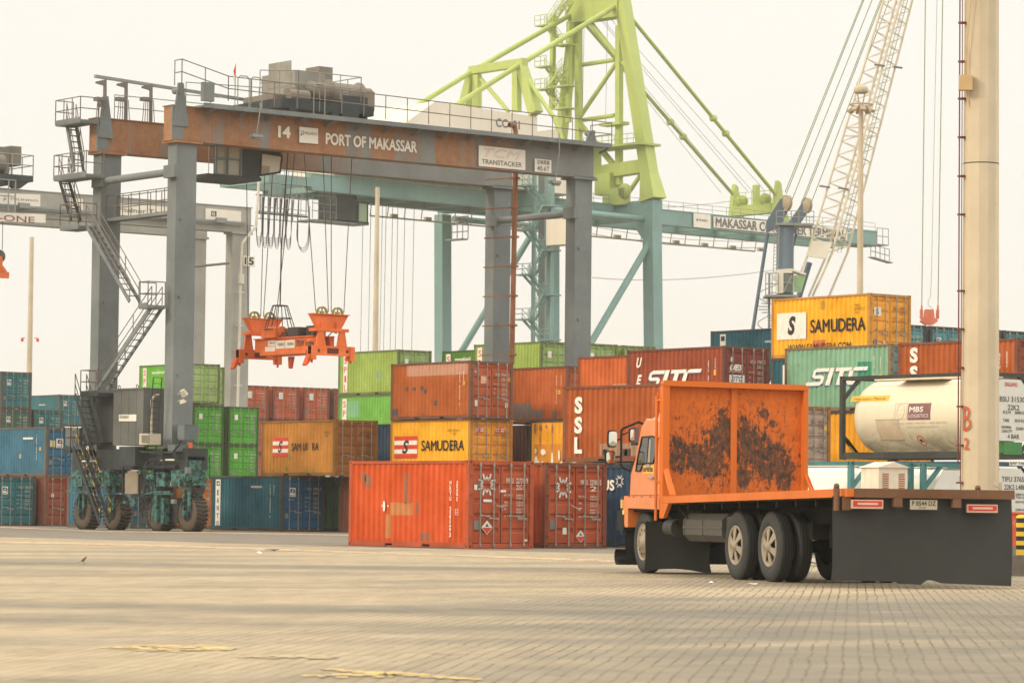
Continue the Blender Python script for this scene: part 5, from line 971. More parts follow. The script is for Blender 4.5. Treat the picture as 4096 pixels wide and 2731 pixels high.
def term(mb, P_): o = P_[3]; w_ = P_[2].x-o.x; h_ = P_[0].z-o.z; mb.mat(1).text('Container Terminal', (o.x+w_*0.02, o.y-0.06, o.z+h_*0.3), U_, V_, h_*0.42, w_*0.92, 0.02)
sheet_sign(r15, 'sign', [(420, 812), (745, 832), (745, 880), (420, 856)], YN2-0.26, [CREAMB, flat('taupe_print', (0.25, 0.21, 0.18))], term)
def p15(mb, P_):
    o = P_[3]; w_ = P_[2].x-o.x; h_ = P_[0].z-o.z; mb.mat(1).plate((o.x+w_*0.15, o.y-0.055, o.z+h_*0.35), U_, V_, w_*0.15, h_*0.45, 0.004, (0, -1, 0)); mb.mat(0).text('G', (o.x+w_*0.17, o.y-0.065, o.z+h_*0.42), U_, V_, h_*0.3, w_*0.09, 0.03)
sheet_sign(r15, 'sign', [(821, 833), (963, 846), (963, 893), (821, 880)], YN2-0.012, [CREAMB, DARKT], p15)
# trolley of crane 15
mb = MB(); a = YD(-120, 735, y=YN2-0.3); b = YD(133, 735, y=YN2-0.3); mb.box(a.x, b.x, YN2-0.3, Y2b+0.8, 23.16, 23.58); mb.prism([(b.x-1.9, YN2-0.2, 23.16), (b.x-0.25, YN2-0.2, 23.16), (b.x-0.95, YN2-0.2, 22.65), (b.x-1.4, YN2-0.2, 22.65)], (0, 0.5, 0)); mb.build('trolley_frame', STEELD, r15)
mb = MB(); mb.box(a.x, YD(38, 700, y=YN2+1).x, YN2+1, YN2+4, 23.76, 25.56); mb.box(YD(40, 700, y=YN2+1).x, YD(84, 700, y=YN2+1).x, YN2+1, YN2+4, 24.36, 25.68); mb.tube((b.x-4.3, YN2+1, 24.36), (b.x-1.7, YN2+1, 24.36), 0.65, 14); mb.build('hoist_drum', DUST, r15)
mb = MB(); rails(mb, [(a.x, YN2-0.25, 23.58), (b.x, YN2-0.25, 23.58), (b.x, Y2b, 23.58)], 1.4, 0.035, 1.4)
l0, l1 = YD(35, 720, y=YN2-1.0), YD(60, 850, y=YN2-1.0)
for x in (l0.x, l1.x): mb.tube((x, YN2-1, l0.z), (x, YN2-1, l1.z), 0.05)
for z in (l0.z, l0.z-0.6, l0.z-1.1, l1.z+0.5, l1.z+0.15, l1.z): mb.tube((a.x, YN2-1, z), (l1.x, YN2-1, z), 0.035)
mb.build('handrail', RAILG, r15)
sp2 = thing('spreader', 'orange spreader under the crane at the left edge, only its end showing', 'spreader', YD(10, 1080, y=YN2+1))
mb = MB(); P_ = [YD(*p, y=YN2+1) for p in ((-60, 1085), (37, 1088), (37, 1112), (-60, 1108))]; mb.prism(P_, (0, 0.5, 0)); P_ = [YD(*p, y=YN2+1.1) for p in ((-60, 1020), (8, 1025), (12, 1040), (10, 1060), (30, 1086), (-60, 1084))]; mb.prism(P_, (0, 0.5, 0)); p = YD(30, 1114, y=YN2+1.2); mb.tube(p, p+Vector((0, 0, 0.1)), 0.05)
mb.build('end_beam', OR, sp2); mb = MB(); c = YD(-3, 1025, y=YN2+1.3); mb.lathe(c, (0, 1, 0), [(0, -0.06), (0.45, -0.06), (0.45, 0.06), (0, 0.06)], 20); mb.build('sheave', flat('dark_sheave', (0.08, 0.07, 0.06)), sp2)
mb = MB(); p = YD(9, 1000, y=YN2+1.3); mb.tube(p, (p.x, p.y, 22.56), 0.025, caps=False); mb.build('hoist_rope', ROPE, r15)
# ================================================================ tank containers
VES = None
def vessel_mat(name, c, grime):
    m, t, b = _mat(name, 0.45); b.inputs['Specular IOR Level'].default_value = 0.3; co = N(t, 'ShaderNodeTexCoord').outputs['Object']
    v = coords(t, (1, 0.45, 0.5)); s = noi(t, v, 1.6, 7, 0.7, 0.6); sx = N(t, 'ShaderNodeSeparateXYZ'); t.links.new(co, sx.inputs[0])
    low = ramp2(t, sx.outputs[2], 1.15, 0.25); k = mul(t, ramp2(t, s, 0.42, 0.62), low)
    k2 = mul(t, ramp2(t, noi(t, coords(t, (1, 1.2, 0.35)), 1.3, 6, 0.7), 0.6, 0.75), 0.45)
    col = mixc(t, mul(t, k, grime), c, (0.10, 0.085, 0.06)); col = mixc(t, k2, col, tuple(x*0.6 for x in c)); t.links.new(col, b.inputs['Base Color']); return m
def tank(X, Y, z0, fm, vm, label, h=2.591, extra=None, R_=1.16):
    root = thing('tank_container', label, 'tank container', (X, Y, z0), 0, 'tank containers behind the truck')
    mb = MB(); cx, cz = CW/2, h*0.5+0.03
    for x in (0, CW-0.14):
        for y in (0, CL-0.14): mb.box(x, x+0.14, y, y+0.14, 0.12, h-0.12)
        mb.box(x+0.01, x+0.11, 0.178, CL-0.178, h-0.12, h-0.01); mb.box(x+0.01, x+0.13, 0.178, CL-0.178, 0.02, 0.22)
    for y in (0.01, CL-0.13):
        mb.box(0.17, CW-0.17, y, y+0.12, h-0.12, h-0.01); mb.box(0.17, CW-0.17, y, y+0.12, 0.02, 0.18)
        for sx in (0, 1):
            for sz in (0, 1):
                a = (0.07 if sx == 0 else CW-0.07, y+0.06, 0.75 if sz == 0 else h-0.75); b = (0.75 if sx == 0 else CW-0.75, y+0.06, 0.15 if sz == 0 else h-0.1); mb.beam(a, b, 0.1, 0.1, (0, 1, 0))
    mb.build('frame', fm, root, world=False)
    mb = MB(); mb.lathe((cx, 0.22, cz), (0, 1, 0), [(0, 0.02), (R_*0.45, 0.05), (R_*0.75, 0.14), (R_*0.93, 0.30), (R_, 0.55), (R_, CL-1.0), (R_*0.93, CL-0.74), (R_*0.75, CL-0.58), (0, CL-0.46)], 56)
    for y in (1.9, 3.2, 4.4): mb.lathe((cx, y, cz), (0, 1, 0), [(R_+0.001, 0), (R_+0.008, 0.01), (R_+0.001, 0.02)], 56)
    mb.box(cx-0.35, cx+0.35, 0.6, 5.4, h-0.13, h-0.08); mb.build('tank', vm, root, world=False)
    if (extra): extra(root, cx, cz, R_, h)
    for x in (0, 1):
        for y in (0, 1):
            for z in (0, 1): inst('corner_casting', CAST, [fm, SLOT], root, (CW-0.162 if x else 0, CL-0.178 if y else 0, h-0.118 if z else 0))
    return root
def wrapped(root, name, mats, X, Y, z0, cx, cz, R_, fn, off=0.008):
    """flat artwork drawn on the plane x=0 (y, z) and laid on the round tank side"""
    mb = MB(); fn(mb)
    for i, p in enumerate(mb.v):
        dz = max(-R_*0.98, min(R_*0.98, p.z-cz)); mb.v[i] = Vector((cx-math.sqrt(R_*R_-dz*dz)-off+p.x, p.y, p.z))
    mb.build(name, mats, root, world=False)
def grid(mb, y0, y1, z0, z1, n=8, x=0.0):
    vs = []; 
    for i in range(n+1): vs += [(x, y0, z0+(z1-z0)*i/n), (x, y1, z0+(z1-z0)*i/n)]
    mb.add(vs, [(2*i, 2*i+1, 2*i+3, 2*i+2) for i in range(n)])
FD = paint('frame_dark', (0.055, 0.055, 0.05), 0.3); FT = paint('frame_teal', (0.07, 0.20, 0.20), 0.45); FB = paint('frame_blue', (0.04, 0.10, 0.15), 0.3)
VW = vessel_mat('cream_tank', (0.68, 0.60, 0.44), 0.8); VW2 = vessel_mat('white_tank', (0.70, 0.67, 0.58), 0.3)
BOARD = flat('white_board', (0.62, 0.60, 0.54), 0.5, var=0.06)
def endboard(root, h, lines, x0=0.30, x1=CW-0.2, z0=0.55, z1=None, top=None):
    z1 = z1 or h-0.2; mb = MB(); mb.prism([(x0+0.55, 0.02, z1), (x1-0.2, 0.02, z1), (x1, 0.02, z1-0.4), (x1, 0.02, z0+0.2), (x1-0.3, 0.02, z0), (x0, 0.02, z0), (x0, 0.02, z1-0.75)], (0, 0.05, 0)); mb.build('end_board', [BOARD], root, world=False)
    m1, m2 = MB(), MB()
    for t, x, z, hh, ww, red in lines: (m2 if red else m1).text(t, (x, 0.014, z), U_, V_, hh, ww, 0.012)
    m1.build('lettering', [DARKT], root, world=False)
    if m2.v: m2.build('lettering', [REDP], root, world=False)
def ex_mbs(root, cx, cz, R_, h):
    X, Y, z0 = root.location
    def yz(px, py): p = YD(px, py, x=X+0.12); return p.y-Y, p.z-z0
    def q(x0, x1, yt, yb): a = yz((x0+x1)/2, yt)[1]; b = yz((x0+x1)/2, yb)[1]; return yz(x1, (yt+yb)/2)[0], yz(x0, (yt+yb)/2)[0], b, a
    W = lambda n, m, f, off=0.008: wrapped(root, n, m, X, Y, z0, cx, cz, R_, f, off)
    y0, y1, a, b = q(3398, 3549, 1582, 1604); W('banner', [YELP], lambda mb: grid(mb, y0, y1, a, b)); W('lettering', [flat('brown_ink', (0.2, 0.11, 0.05))], lambda mb: mb.text('Hartini Petra', (0, y1-0.12, a+0.03), S_, V_, (b-a)*0.55, (y1-y0)*0.85, 0, 0.4), 0.016)
    y0, y1, a, b = q(3636, 3727, 1612, 1679); W('logo_plate', [flat('plum_print', (0.22, 0.10, 0.10))], lambda mb: grid(mb, y0, y1, a, b)); W('lettering', [LABEL], lambda mb: (mb.text('MBS', (0, y1-0.08, a+(b-a)*0.48), S_, V_, (b-a)*0.3, (y1-y0)*0.6, 0.04), mb.text('LOGISTICS', (0, y1-0.07, a+(b-a)*0.14), S_, V_, (b-a)*0.2, (y1-y0)*0.85, 0)), 0.016)
    y0, y1, a, b = q(3584, 3632, 1612, 1678)
    def face(mb):
        t = 0.014
        for e_ in ((y0, y1, a, a+t), (y0, y1, b-t, b), (y0, y0+t, a, b), (y1-t, y1, a, b)): grid(mb, *e_)
        c = (y0+y1)/2; n = 18; pts = [(0, c+0.16*math.cos(i*6.283/n), (a+b)/2+0.22*math.sin(i*6.283/n)) for i in range(n+1)]; mb.path(pts, 0.005, 4)
        for s in (-0.07, 0.07): grid(mb, c+s-0.03, c+s+0.03, (a+b)/2+0.03, (a+b)/2+0.045, 1)
        grid(mb, c-0.04, c+0.04, (a+b)/2-0.12, (a+b)/2-0.107, 1)
    W('emblem', [flat('faint_plum', (0.50, 0.38, 0.33))], face)
    W('lettering', [flat('faint_plum', (0.50, 0.38, 0.33))], lambda mb: (mb.text('For Lease  +62811 1094 2010 - +6287 8810 9940', (0, y1, a-0.14), S_, V_, 0.055, 2.2, 0), mb.text('opek1.goto@mbs-logistic.com', (0, y1-0.5, a-0.27), S_, V_, 0.055, 1.35, 0)), 0.012)
    y0, y1, a, b = q(3508, 3600, 1678, 1760); W('repair_patch', [paint('beige_patch', (0.58, 0.46, 0.32), 0.15)], lambda mb: grid(mb, y0, y1, a, b))
    W('patch_edge', [ROPE], lambda mb: mb.path([(0, y0, a), (0, y1, a), (0, y1, b), (0, y0, b), (0, y0, a)], 0.006, 4), 0.01)
    yc, zc = yz(3666, 1762)
    def sign(mb):
        n = 24; mb.add([(0, yc+r*math.cos(i*6.283/n), zc+r*math.sin(i*6.283/n)) for r in (0.13, 0.155) for i in range(n)], [(i, (i+1) % n, n+(i+1) % n, n+i) for i in range(n)])
        mb.add([(0, yc-0.09, zc+0.10), (0, yc-0.10, zc+0.08), (0, yc+0.09, zc-0.10), (0, yc+0.10, zc-0.08)][::-1], [(0, 1, 2, 3)]); mb.mat(1); grid(mb, yc-0.08, yc+0.06, zc-0.03, zc+0.0, 1, 0.002); grid(mb, yc-0.02, yc+0.07, zc+0.0, zc+0.045, 1, 0.002)
    W('no_step_sign', [REDP, DARKT], sign)
    part(root, 'corner_gusset', [YELP], lambda mb: mb.beam((0.25, CL-0.07, 0.62), (0.62, CL-0.07, 0.22), 0.1, 0.1, (0, 1, 0)))
    part(root, 'valve_box', [flat('valve_green', (0.05, 0.20, 0.05))], lambda mb: mb.box(0.95, 1.75, -0.01, 0.3, 0.14, 0.52)); part(root, 'manhole', [VW], lambda mb: (mb.tube((cx, 3.3, h-0.2), (cx, 3.3, h-0.05), 0.3, 18), mb.box(cx-0.8, cx-0.2, 2.0, 4.0, h-0.16, h-0.12)))
    endboard(root, h, [('SINGAMAS', 1.02, 2.18, 0.12, 0.55, True), ('MBSU 315301', 0.62, 1.72, 0.15, 1.35, False), ('22K2', 1.15, 1.48, 0.15, 0.5, False), ('M.G.W.', 0.95, 0.98+0.38, 0.09, 0.36, False), ('36000 KGS', 1.45, 1.36, 0.09, 0.55, False), ('TARE', 0.95, 1.12, 0.09, 0.27, False), ('3610 KGS', 1.45, 1.12, 0.09, 0.5, False), ('NOMINAL', 0.9, 0.92, 0.08, 0.42, False), ('CAPACITY', 0.9, 0.80, 0.08, 0.45, False), ('25000 L', 1.5, 0.88, 0.09, 0.45, False), ('4 BAR', 1.15, 0.62, 0.13, 0.5, False)])
tank(71.04, 67.96, 2.82, FD, VW, 'dirty cream tank container in a black frame with a yellow banner and MBS LOGISTICS plate', extra=ex_mbs)
def ex_tifu(root, cx, cz, R_, h):
    part(root, 'lettering', [LABEL, FB], lambda mb: (mb.plate((1.2, 0.0, h-0.115), U_, V_, 0.9, 0.1, 0.004, (0, -1, 0)),)); part(root, 'lettering', [DARKT], lambda mb: mb.text('IJAP TANK', (1.25, -0.012, h-0.105), U_, V_, 0.08, 0.8, 0.01))
    endboard(root, h, [('TIFU 376524', 0.9, 2.15, 0.15, 1.2, False), ('22K2 L4BN', 1.02, 1.92, 0.14, 0.95, False), ('MAX.', 1.05, 1.74, 0.07, 0.2, False), ('GROSS', 1.05, 1.65, 0.07, 0.27, False), ('36000 KG', 1.5, 1.74, 0.07, 0.4, False), ('79365 LB', 1.5, 1.65, 0.07, 0.4, False), ('TARE', 1.05, 1.52, 0.07, 0.22, False), ('3610 KG', 1.5, 1.52, 0.07, 0.4, False), ('NET', 1.1, 1.28, 0.07, 0.18, False), ('32390 KG', 1.5, 1.28, 0.07, 0.4, False), ('TRIFLEET', 1.05, 0.88, 0.2, 1.1, False), ('WWW.TRIFLEET.COM', 0.9, 0.62, 0.09, 1.3, True)], z0=0.45)
tank(71.04, 67.96, 0, FB, VW2, 'white tank container in a blue frame under the cream one, its end reading TIFU 376524', h=2.75, extra=ex_tifu)
def ex_t2(root, cx, cz, R_, h):
    wrapped(root, 'valve_cap', [flat('grimy_green', (0.17, 0.17, 0.10))], 0, 0, 0, cx, cz, R_, lambda mb: [mb.disc((0.001*i, 4.1, 1.75), (0, 1, 0), (0, 0, 1), r, 20, r*1.2) for i, r in enumerate((0.16,))], 0.02)
    wrapped(root, 'grime_stain', [flat('olive_grime', (0.40, 0.38, 0.25))], 0, 0, 0, cx, cz, R_, lambda mb: mb.disc((0, 4.05, 1.72), (0, 1, 0), (0, 0, 1), 0.27, 20, 0.36), 0.006)
    part(root, 'diagonal_brace', [flat('brace_blue', (0.04, 0.15, 0.36))], lambda mb: mb.beam((0.15, -0.005, 0.9), (1.1, -0.005, h-0.2), 0.14, 0.08, (0, 1, 0)))
tank(62.88, 65.05, 0, FT, VW2, 'white tank container with a stained valve cap, left of the white cabinet', extra=ex_t2)
tank(65.40, 64.77, 0, FT, VW2, 'white tank container whose end board reads MBSU 61, left of the mast', extra=lambda root, cx, cz, R_, h: endboard(root, h, [('SINGAMAS', 1.45, 2.10, 0.14, 0.6, True), ('MBSU 615', 1.0, 1.55, 0.17, 1.1, False), ('22K2', 1.55, 1.32, 0.15, 0.45, False)]))
# ================================================================ tall mast
def on(px, d, z=0.0): return camp((px-2048)/FPX*d, d, z)
MAST = paint('mast_concrete', (0.52, 0.435, 0.31), 0.10, 0.7, 0.10, 0.6)
def mast(px, py, d, r0, r1, ztop, label, name='light_mast', n=12, seam=(9.2,)):
    g = ray(px, py); g = Vector((0, 0, HC))+g*(d/g.dot(F0)); base = Vector((g.x, g.y, 0)); root = thing(name, label, 'mast', base); mb = MB()
    ph = 0.13; vs = []
    for z, r in ((0, r0), (ztop, r1)): vs += [base+Vector((r*math.cos(ph+6.28318*i/n), r*math.sin(ph+6.28318*i/n), z)) for i in range(n)]
    mb.add(vs, [(i, (i+1) % n, n+(i+1) % n, n+i) for i in range(n)]+[tuple(range(n, 2*n))])
    mb.build('pole', MAST, root)
    for z in seam:
        r = r0+(r1-r0)*z/ztop; mb = MB(); mb.add([base+Vector(((r+e_)*math.cos(ph+6.28318*i/n), (r+e_)*math.sin(ph+6.28318*i/n), zz)) for zz, e_ in ((z, 0.003), (z+0.012, 0.006), (z+0.024, 0.003)) for i in range(n)], [(j*n+i, j*n+(i+1) % n, (j+1)*n+(i+1) % n, (j+1)*n+i) for j in (0, 1) for i in range(n)]); mb.build('joint', ROPE if r0 > 0.4 else MAST, root)
    return root, base
mr, mbs = mast(3921, 1500, 75.0, 0.445, 0.385, 16.0, 'thick pale many sided mast with red B 2 painted on it, behind the truck bed')
tr_ = (Vector((0, 0, 0))-mbs); tr_.z = 0; tr_.normalize(); right_ = R0
def cyl(mb, r_at):
    for i, p in enumerate(mb.v):
        th = p.x; r = r_at(p.z); mb.v[i] = mbs+(tr_*math.cos(th)+right_*math.sin(th))*r+Vector((0, 0, p.z))
rat = lambda z: 0.445-0.06*z/16+0.004
mb = MB(); mb.text('B', (-1.12, 0, YD(3860, 1725, x=mbs.x).z), (1, 0, 0), V_, 0.56, 0.62, 0.0); mb.text('2', (-0.98, 0, YD(3850, 1800, x=mbs.x).z), (1, 0, 0), V_, 0.27, 0.36, 0.03); cyl(mb, rat); mb.build('lettering', worn('red_mast_paint', (0.50, 0.10, 0.04), (0.5, 0.42, 0.32), 0.2), mr)
mb = MB(); lp = mbs-right_*0.50+tr_*0.1; mb.tube(lp+Vector((0, 0, 2.3)), lp+Vector((0.0, 0, 16)), 0.018, 6); lp2 = mbs-right_*0.44+tr_*0.15; mb.tube(lp2+Vector((0, 0, 0.6)), lp2+Vector((0, 0, 16)), 0.012, 6)
for py in (95, 250, 398, 552, 707, 860, 1165, 1318, 1472, 1626, 1781, 1930): z = (mbs-Vector((0, 0, 0))).length; zz = (Vector((0, 0, HC))+ray(3850, py)*(75.0/ray(3850, py).dot(F0))).z; mb.box(lp.x-0.03, lp.x+0.12, lp.y-0.12, lp.y+0.03, zz-0.02, zz+0.02)
mb.build('cable_rail', flat('red_oxide', (0.15, 0.035, 0.03)), mr)
mb = MB(); zz = 10.85; c = mbs-right_*0.36+tr_*0.30; q = R0*0.16; mb.prism([c-q, c+q, c+q+tr_*0.25, c-q+tr_*0.25], (0, 0, 0.34)); mb.v = [p+Vector((0, 0, zz)) for p in mb.v]; mb.path([c+Vector((0.05, 0, zz+1.0)), c+Vector((0, 0, zz+0.1)), c+Vector((0.15, -0.05, zz-0.6))], 0.012); mb.path([mbs-right_*0.40+tr_*0.32+Vector((0, 0, 11.2)), mbs-right_*0.15+tr_*0.46+Vector((0, 0, 14))], 0.012); mb.build('junction_box', flat('tan_plastic', (0.52, 0.36, 0.18)), mr)
# high light masts further off
for px, py, d, r0, r1, zt, lb in ((119, 1400, 330.0, 0.34, 0.22, 28.0, 'slim pale light mast seen under the girder at the left edge'), (1503, 1300, 300.0, 0.36, 0.20, 30.5, 'slim pale light mast in the gap under the gantry girder')):
    rt, bs = mast(px, py, d, r0, r1, zt, lb, seam=(14,))
    if px < 200:
        mb = MB()
        for s in (-1, 1): mb.tube(bs+R0*s*0.45+Vector((0, 0, 17.8)), bs+R0*s*0.75+Vector((0, 0, 17.8)), 0.04); mb.cbox(bs+R0*s*0.78+Vector((0, 0, 17.6)), (0.2, 0.2, 0.35))
        mb.build('warning_lamp', REDP, rt)
rt, bs = mast(3440, 1150, 200.0, 0.26, 0.15, 26.2, 'pale light mast with a ring of floodlights in front of the lattice boom', seam=(14.5, 20.5))
mb = MB(); mb.lathe(bs+Vector((0, 0, 27.0)), (0, 0, 1), [(0, 0.36), (0.30, 0.32), (0.44, 0.18), (0.46, -0.08), (0.38, -0.16), (0, -0.14)], 20); mb.build('lamp_cap', MAST, rt)
LMP = flat('lamp_housing', (0.42, 0.33, 0.22))
for k in range(8):
    t = k*math.pi/4+0.2; d_ = Vector((math.cos(t), math.sin(t), 0)); c = bs+d_*0.62+Vector((0, 0, 25.85)); mb = MB(); mb.beam(c-d_*0.18+Vector((0, 0, 0.14)), c+d_*0.22-Vector((0, 0, 0.14)), 0.34, 0.14); mb.tube(bs+Vector((0, 0, 26.2)), c, 0.04); mb.build('floodlight', LMP, rt)
mb = MB(); mb.path([bs+Vector((0.7*math.cos(i*math.pi/8), 0.7*math.sin(i*math.pi/8), 26.15)) for i in range(17)], 0.05)
for k in range(4): t = k*math.pi/2; mb.tube(bs+Vector((0.15*math.cos(t), 0.15*math.sin(t), 26.2)), bs+Vector((0.35*math.cos(t), 0.35*math.sin(t), 26.95)), 0.04)
mb.build('lamp_ring', LMP, rt)
# ================================================================ small yard things by the truck
cb0 = on(3520, 79.0); cab = thing('electrical_cabinet', 'small white louvred cabinet with a peaked lid beside the tank frames', 'cabinet', cb0)
CW_ = paint('white_cabinet', (0.70, 0.62, 0.50), 0.12, 0.6)
k = 79.0/FPX; zc = lambda py: HC+(2046-py)*k
CBL = Frame((cb0.x, cb0.y, 0), math.atan2(R0.y, R0.x)+R(24))
def cl(f): mb = MB(); f(mb); mb.v = [CBL.m @ p for p in mb.v]; return mb
cl(lambda mb: mb.box(0, 0.80, 0, 0.85, zc(2150), zc(1866))).build('body', CW_, cab)
cl(lambda mb: mb.prism([(-0.06, -0.05, zc(1866)), (0.86, -0.05, zc(1866)), (0.40, -0.05, zc(1846)+0.02)], (0, 0.95, 0))).build('lid', CW_, cab)
cl(lambda mb: [mb.box(x, x+0.17, -0.012, -0.001, zc(1895)-0.055*i, zc(1895)-0.055*i+0.028) for x in (0.10, 0.55) for i in range(14)]).build('louvre', flat('rusty_slots', (0.35, 0.13, 0.08)), cab)
cl(lambda mb: mb.box(-0.02, 0.82, -0.02, 0.87, 0, zc(2150)-0.002)).build('plinth', flat('plinth_concrete', (0.25, 0.23, 0.20)), cab)
h0 = camp((4100-2048)/FPX*66, 66.0); HF = Frame((h0.x, h0.y, 0), math.atan2(R0.y, R0.x)); kz = 66.0/FPX; zh = lambda py: HC+(2052-py)*kz
hyd = thing('hydrant_cabinet', 'red orange hydrant cabinet on a concrete base at the right edge', 'cabinet', h0)
def hl(f): mb = MB(); f(mb); mb.v = [HF.m @ p for p in mb.v]; return mb
hl(lambda mb: (mb.box(-0.30, 0.7, 0, 0.5, zh(2180), zh(2052)), mb.box(-0.33, 0.75, -0.03, 0.53, zh(2052), zh(2044)))).build('body', paint('hydrant_red', (0.62, 0.11, 0.05), 0.15), hyd)
hl(lambda mb: mb.box(-0.34, 0.75, -0.05, 0.55, 0, zh(2180)-0.002)).build('plinth', paint('rough_concrete', (0.20, 0.18, 0.15), 0.2, 0.9, 0.25, 3), hyd)
hl(lambda mb: (mb.text('HYDRANT', (-0.25, -0.006, zh(2100)), U_, V_, 0.12, 0.55), mb.plate((-0.14, -0.004, zh(2150)), U_, V_, 0.3, 0.12, 0.003, (0, -1, 0)))).build('lettering', flat('faded_red_print', (0.62, 0.30, 0.20)), hyd)
b0 = camp((4091-2048)/FPX*63.5, 63.5); bol = thing('bollard', 'yellow and black striped bollard on a concrete block at the right edge', 'bollard', b0); kb = 63.5/FPX; zb_ = lambda py: HC+(2052-py)*kb
mb = MB(); r = 0.105
zz = [zb_(p) for p in (2215, 2193, 2176, 2158, 2140, 2122, 2105, 2087, 2068, 2060, 2053)]
for i in range(8): mb.mat(0 if i % 2 == 0 else 1).tube(b0+Vector((0, 0, zz[i])), b0+Vector((0, 0, zz[i+1])), r, 20, caps=False)
mb.mat(0).lathe(b0+Vector((0, 0, zz[8])), (0, 0, 1), [(r, 0), (r*0.9, 0.04), (r*0.5, 0.06), (0, 0.065)], 20); mb.build('post', [worn('bollard_yellow', (0.75, 0.50, 0.05), (0.2, 0.15, 0.08), 0.15), DARKT], bol)
mb = MB(); mb.cbox(b0+Vector((0.05, 0, zz[0]/2)), (0.62, 0.62, zz[0])); o = mb.build('block', paint('rough_concrete', (0.20, 0.18, 0.15), 0.2, 0.9, 0.25, 3), bol)
# litter
def litter(px, py, s, mat, label, name='paper_scrap', h=0.6):
    p = YD(px, py, z=0.005); mb = MB(); rr = random.Random(px); n = 7; top = p+Vector((0, 0, s*h)); vs = [p+Vector((s*math.cos(i*6.283/n)*rr.uniform(0.5, 1.1), s*math.sin(i*6.283/n)*rr.uniform(0.5, 1.1), rr.uniform(0, s*0.25))) for i in range(n)]
    mb.add([top]+vs, [(0, i+1, (i+1) % n+1) for i in range(n)]); tag(mb.build(name, mat), label, 'litter', 'litter on the paving')
PAP = flat('white_paper', (0.75, 0.72, 0.66)); litter(1035, 2213, 0.10, PAP, 'crumpled white scrap on the paving left of the orange container'); litter(2846, 2331, 0.06, PAP, 'small white scrap on the paving under the truck bed'); litter(3010, 2336, 0.12, PAP, 'flat pale scrap on the paving by the truck wheels', h=0.15)
litter(2058, 2192, 0.09, flat('tan_scrap', (0.55, 0.40, 0.25)), 'tan pebble like scrap in front of the two orange containers', 'pebble'); litter(1090, 2203, 0.30, flat('gravel_heap', (0.17, 0.15, 0.12)), 'small dark heap of grit beside the faded lane line', 'grit_heap', 0.2)
litter(3260, 2262, 0.55, flat('rubble', (0.33, 0.29, 0.24)), 'low heap of pale rubble behind the rear truck tyres', 'rubble_heap', 0.35)
# small bird on the paving at the left
p = YD(336, 2256, z=0.0); bird = thing('bird', 'tiny brown bird standing on the open paving at the left', 'bird', p)
mb = MB(); a = p+Vector((0, 0, 0.13)); dR = R0*0.5; a = p+Vector((0, 0, 0.07))
mb.lathe(a-dR*0.11-Vector((0, 0, 0.015)), dR+Vector((0, 0, 0.45)), [(0, 0), (0.015, 0.015), (0.028, 0.045), (0.03, 0.07), (0.02, 0.095), (0.015, 0.105), (0.018, 0.117), (0.015, 0.132), (0.005, 0.14), (0, 0.155)], 12); mb.beam(a-dR*0.22-Vector((0, 0, 0.035)), a-dR*0.06, 0.015, 0.006)
for s in (-0.015, 0.02): mb.tube(a+Vector((s, s, -0.01)), a+Vector((s, s, -0.07)), 0.003, 5)
mb.build('body', flat('bird_brown', (0.20, 0.11, 0.06)), bird)
# ================================================================ ship to shore crane
SF = Frame((194.1, 281.9, 0), R(5.58))
STB = paint('crane_blue', (0.18, 0.30, 0.28), 0.04, 0.5, 0.08, 0.2); LIME = paint('crane_lime', (0.38, 0.45, 0.125), 0.0, 0.5, 0.06, 0.2); LIMED = LIME
sts = thing('quay_crane', 'huge ship to shore crane with lime green tower and blue boom lettered MAKASSAR CONTAINER TERMINAL', 'quay crane', SF.m @ Vector((20, 0, 0)))
class SM(MB):
    def fin(s, name, mats, parent=None): to_world(SF, s); return s.build(name, mats, parent or sts)
GZ0, GZ1 = 34.2, 36.0; yn, yf, gw = 0.0, 7.0, 1.1
xe = SF(3508, 950, y=0).x; xs_ = SF(1247, 725, y=0).x; xs0 = SF(1075, 740, y=0).x
for nm, y in (('boom_girder', yn), ('boom_girder', yf)):
    m = SM(); m.box(xs_, xe, y, y+gw, GZ0, GZ1); m.box(xs_, xe, y-0.08, y-0.001, GZ1-0.12, GZ1); m.box(xs_, xe, y-0.08, y-0.001, GZ0, GZ0+0.1); m.box(xs0, xs_, y, y+gw, GZ0+0.35, GZ1-0.5); m.fin(nm, STB)
m = SM()
for i in range(14): x = xs_+2+i*(xe-xs_-4)/13; m.box(x, x+0.5, gw+0.001, yf-0.001, GZ0+0.1, GZ0+0.7)
m.box(xs0, xs0+0.8, gw+0.001, yf-0.001, GZ0+0.35, GZ1-0.5); m.box(xe-1, xe-0.2, gw+0.001, yf-0.001, GZ0+0.2, GZ1-0.2); m.fin('cross_beam', STB)
rl = SM(); rails(rl, [(xs_, yn+0.3, GZ1), (xe, yn+0.3, GZ1)], 1.0, 0.03, 2.5); rails(rl, [(xs0, yn+0.3, GZ1-0.5), (xs_, yn+0.3, GZ1-0.5)], 1.0, 0.035, 1.2); rails(rl, [(xs0, -0.4, GZ0+1.1), (xs_, -0.4, GZ0+1.1)], 1.1, 0.03, 1.2); rl.fin('handrail', RAILG)
m = SM()      # festoon rail under the boom with its trolleys
xa = SF(1480, 850, y=9.5).x; m.tube((xa, 9.5, GZ0-1.0), (xe-12, 9.5, GZ0-1.0), 0.10, 6); n = 26
for i in range(n):
    x = xa+(xe-12-xa)*i/(n-1); m.tube((x, 9.5, GZ0-1.0), (x, 9.3, GZ0+0.2), 0.07, 5); m.cbox((x+1, 9.5, GZ0-0.75), (0.9, 0.4, 0.35)) if i % 2 else None
m.fin('festoon_rail', paint('pale_steel', (0.42, 0.38, 0.30), 0.2))  # one even warm, pale steel colour
m = SM()      # heavy festoon loops at the landward end
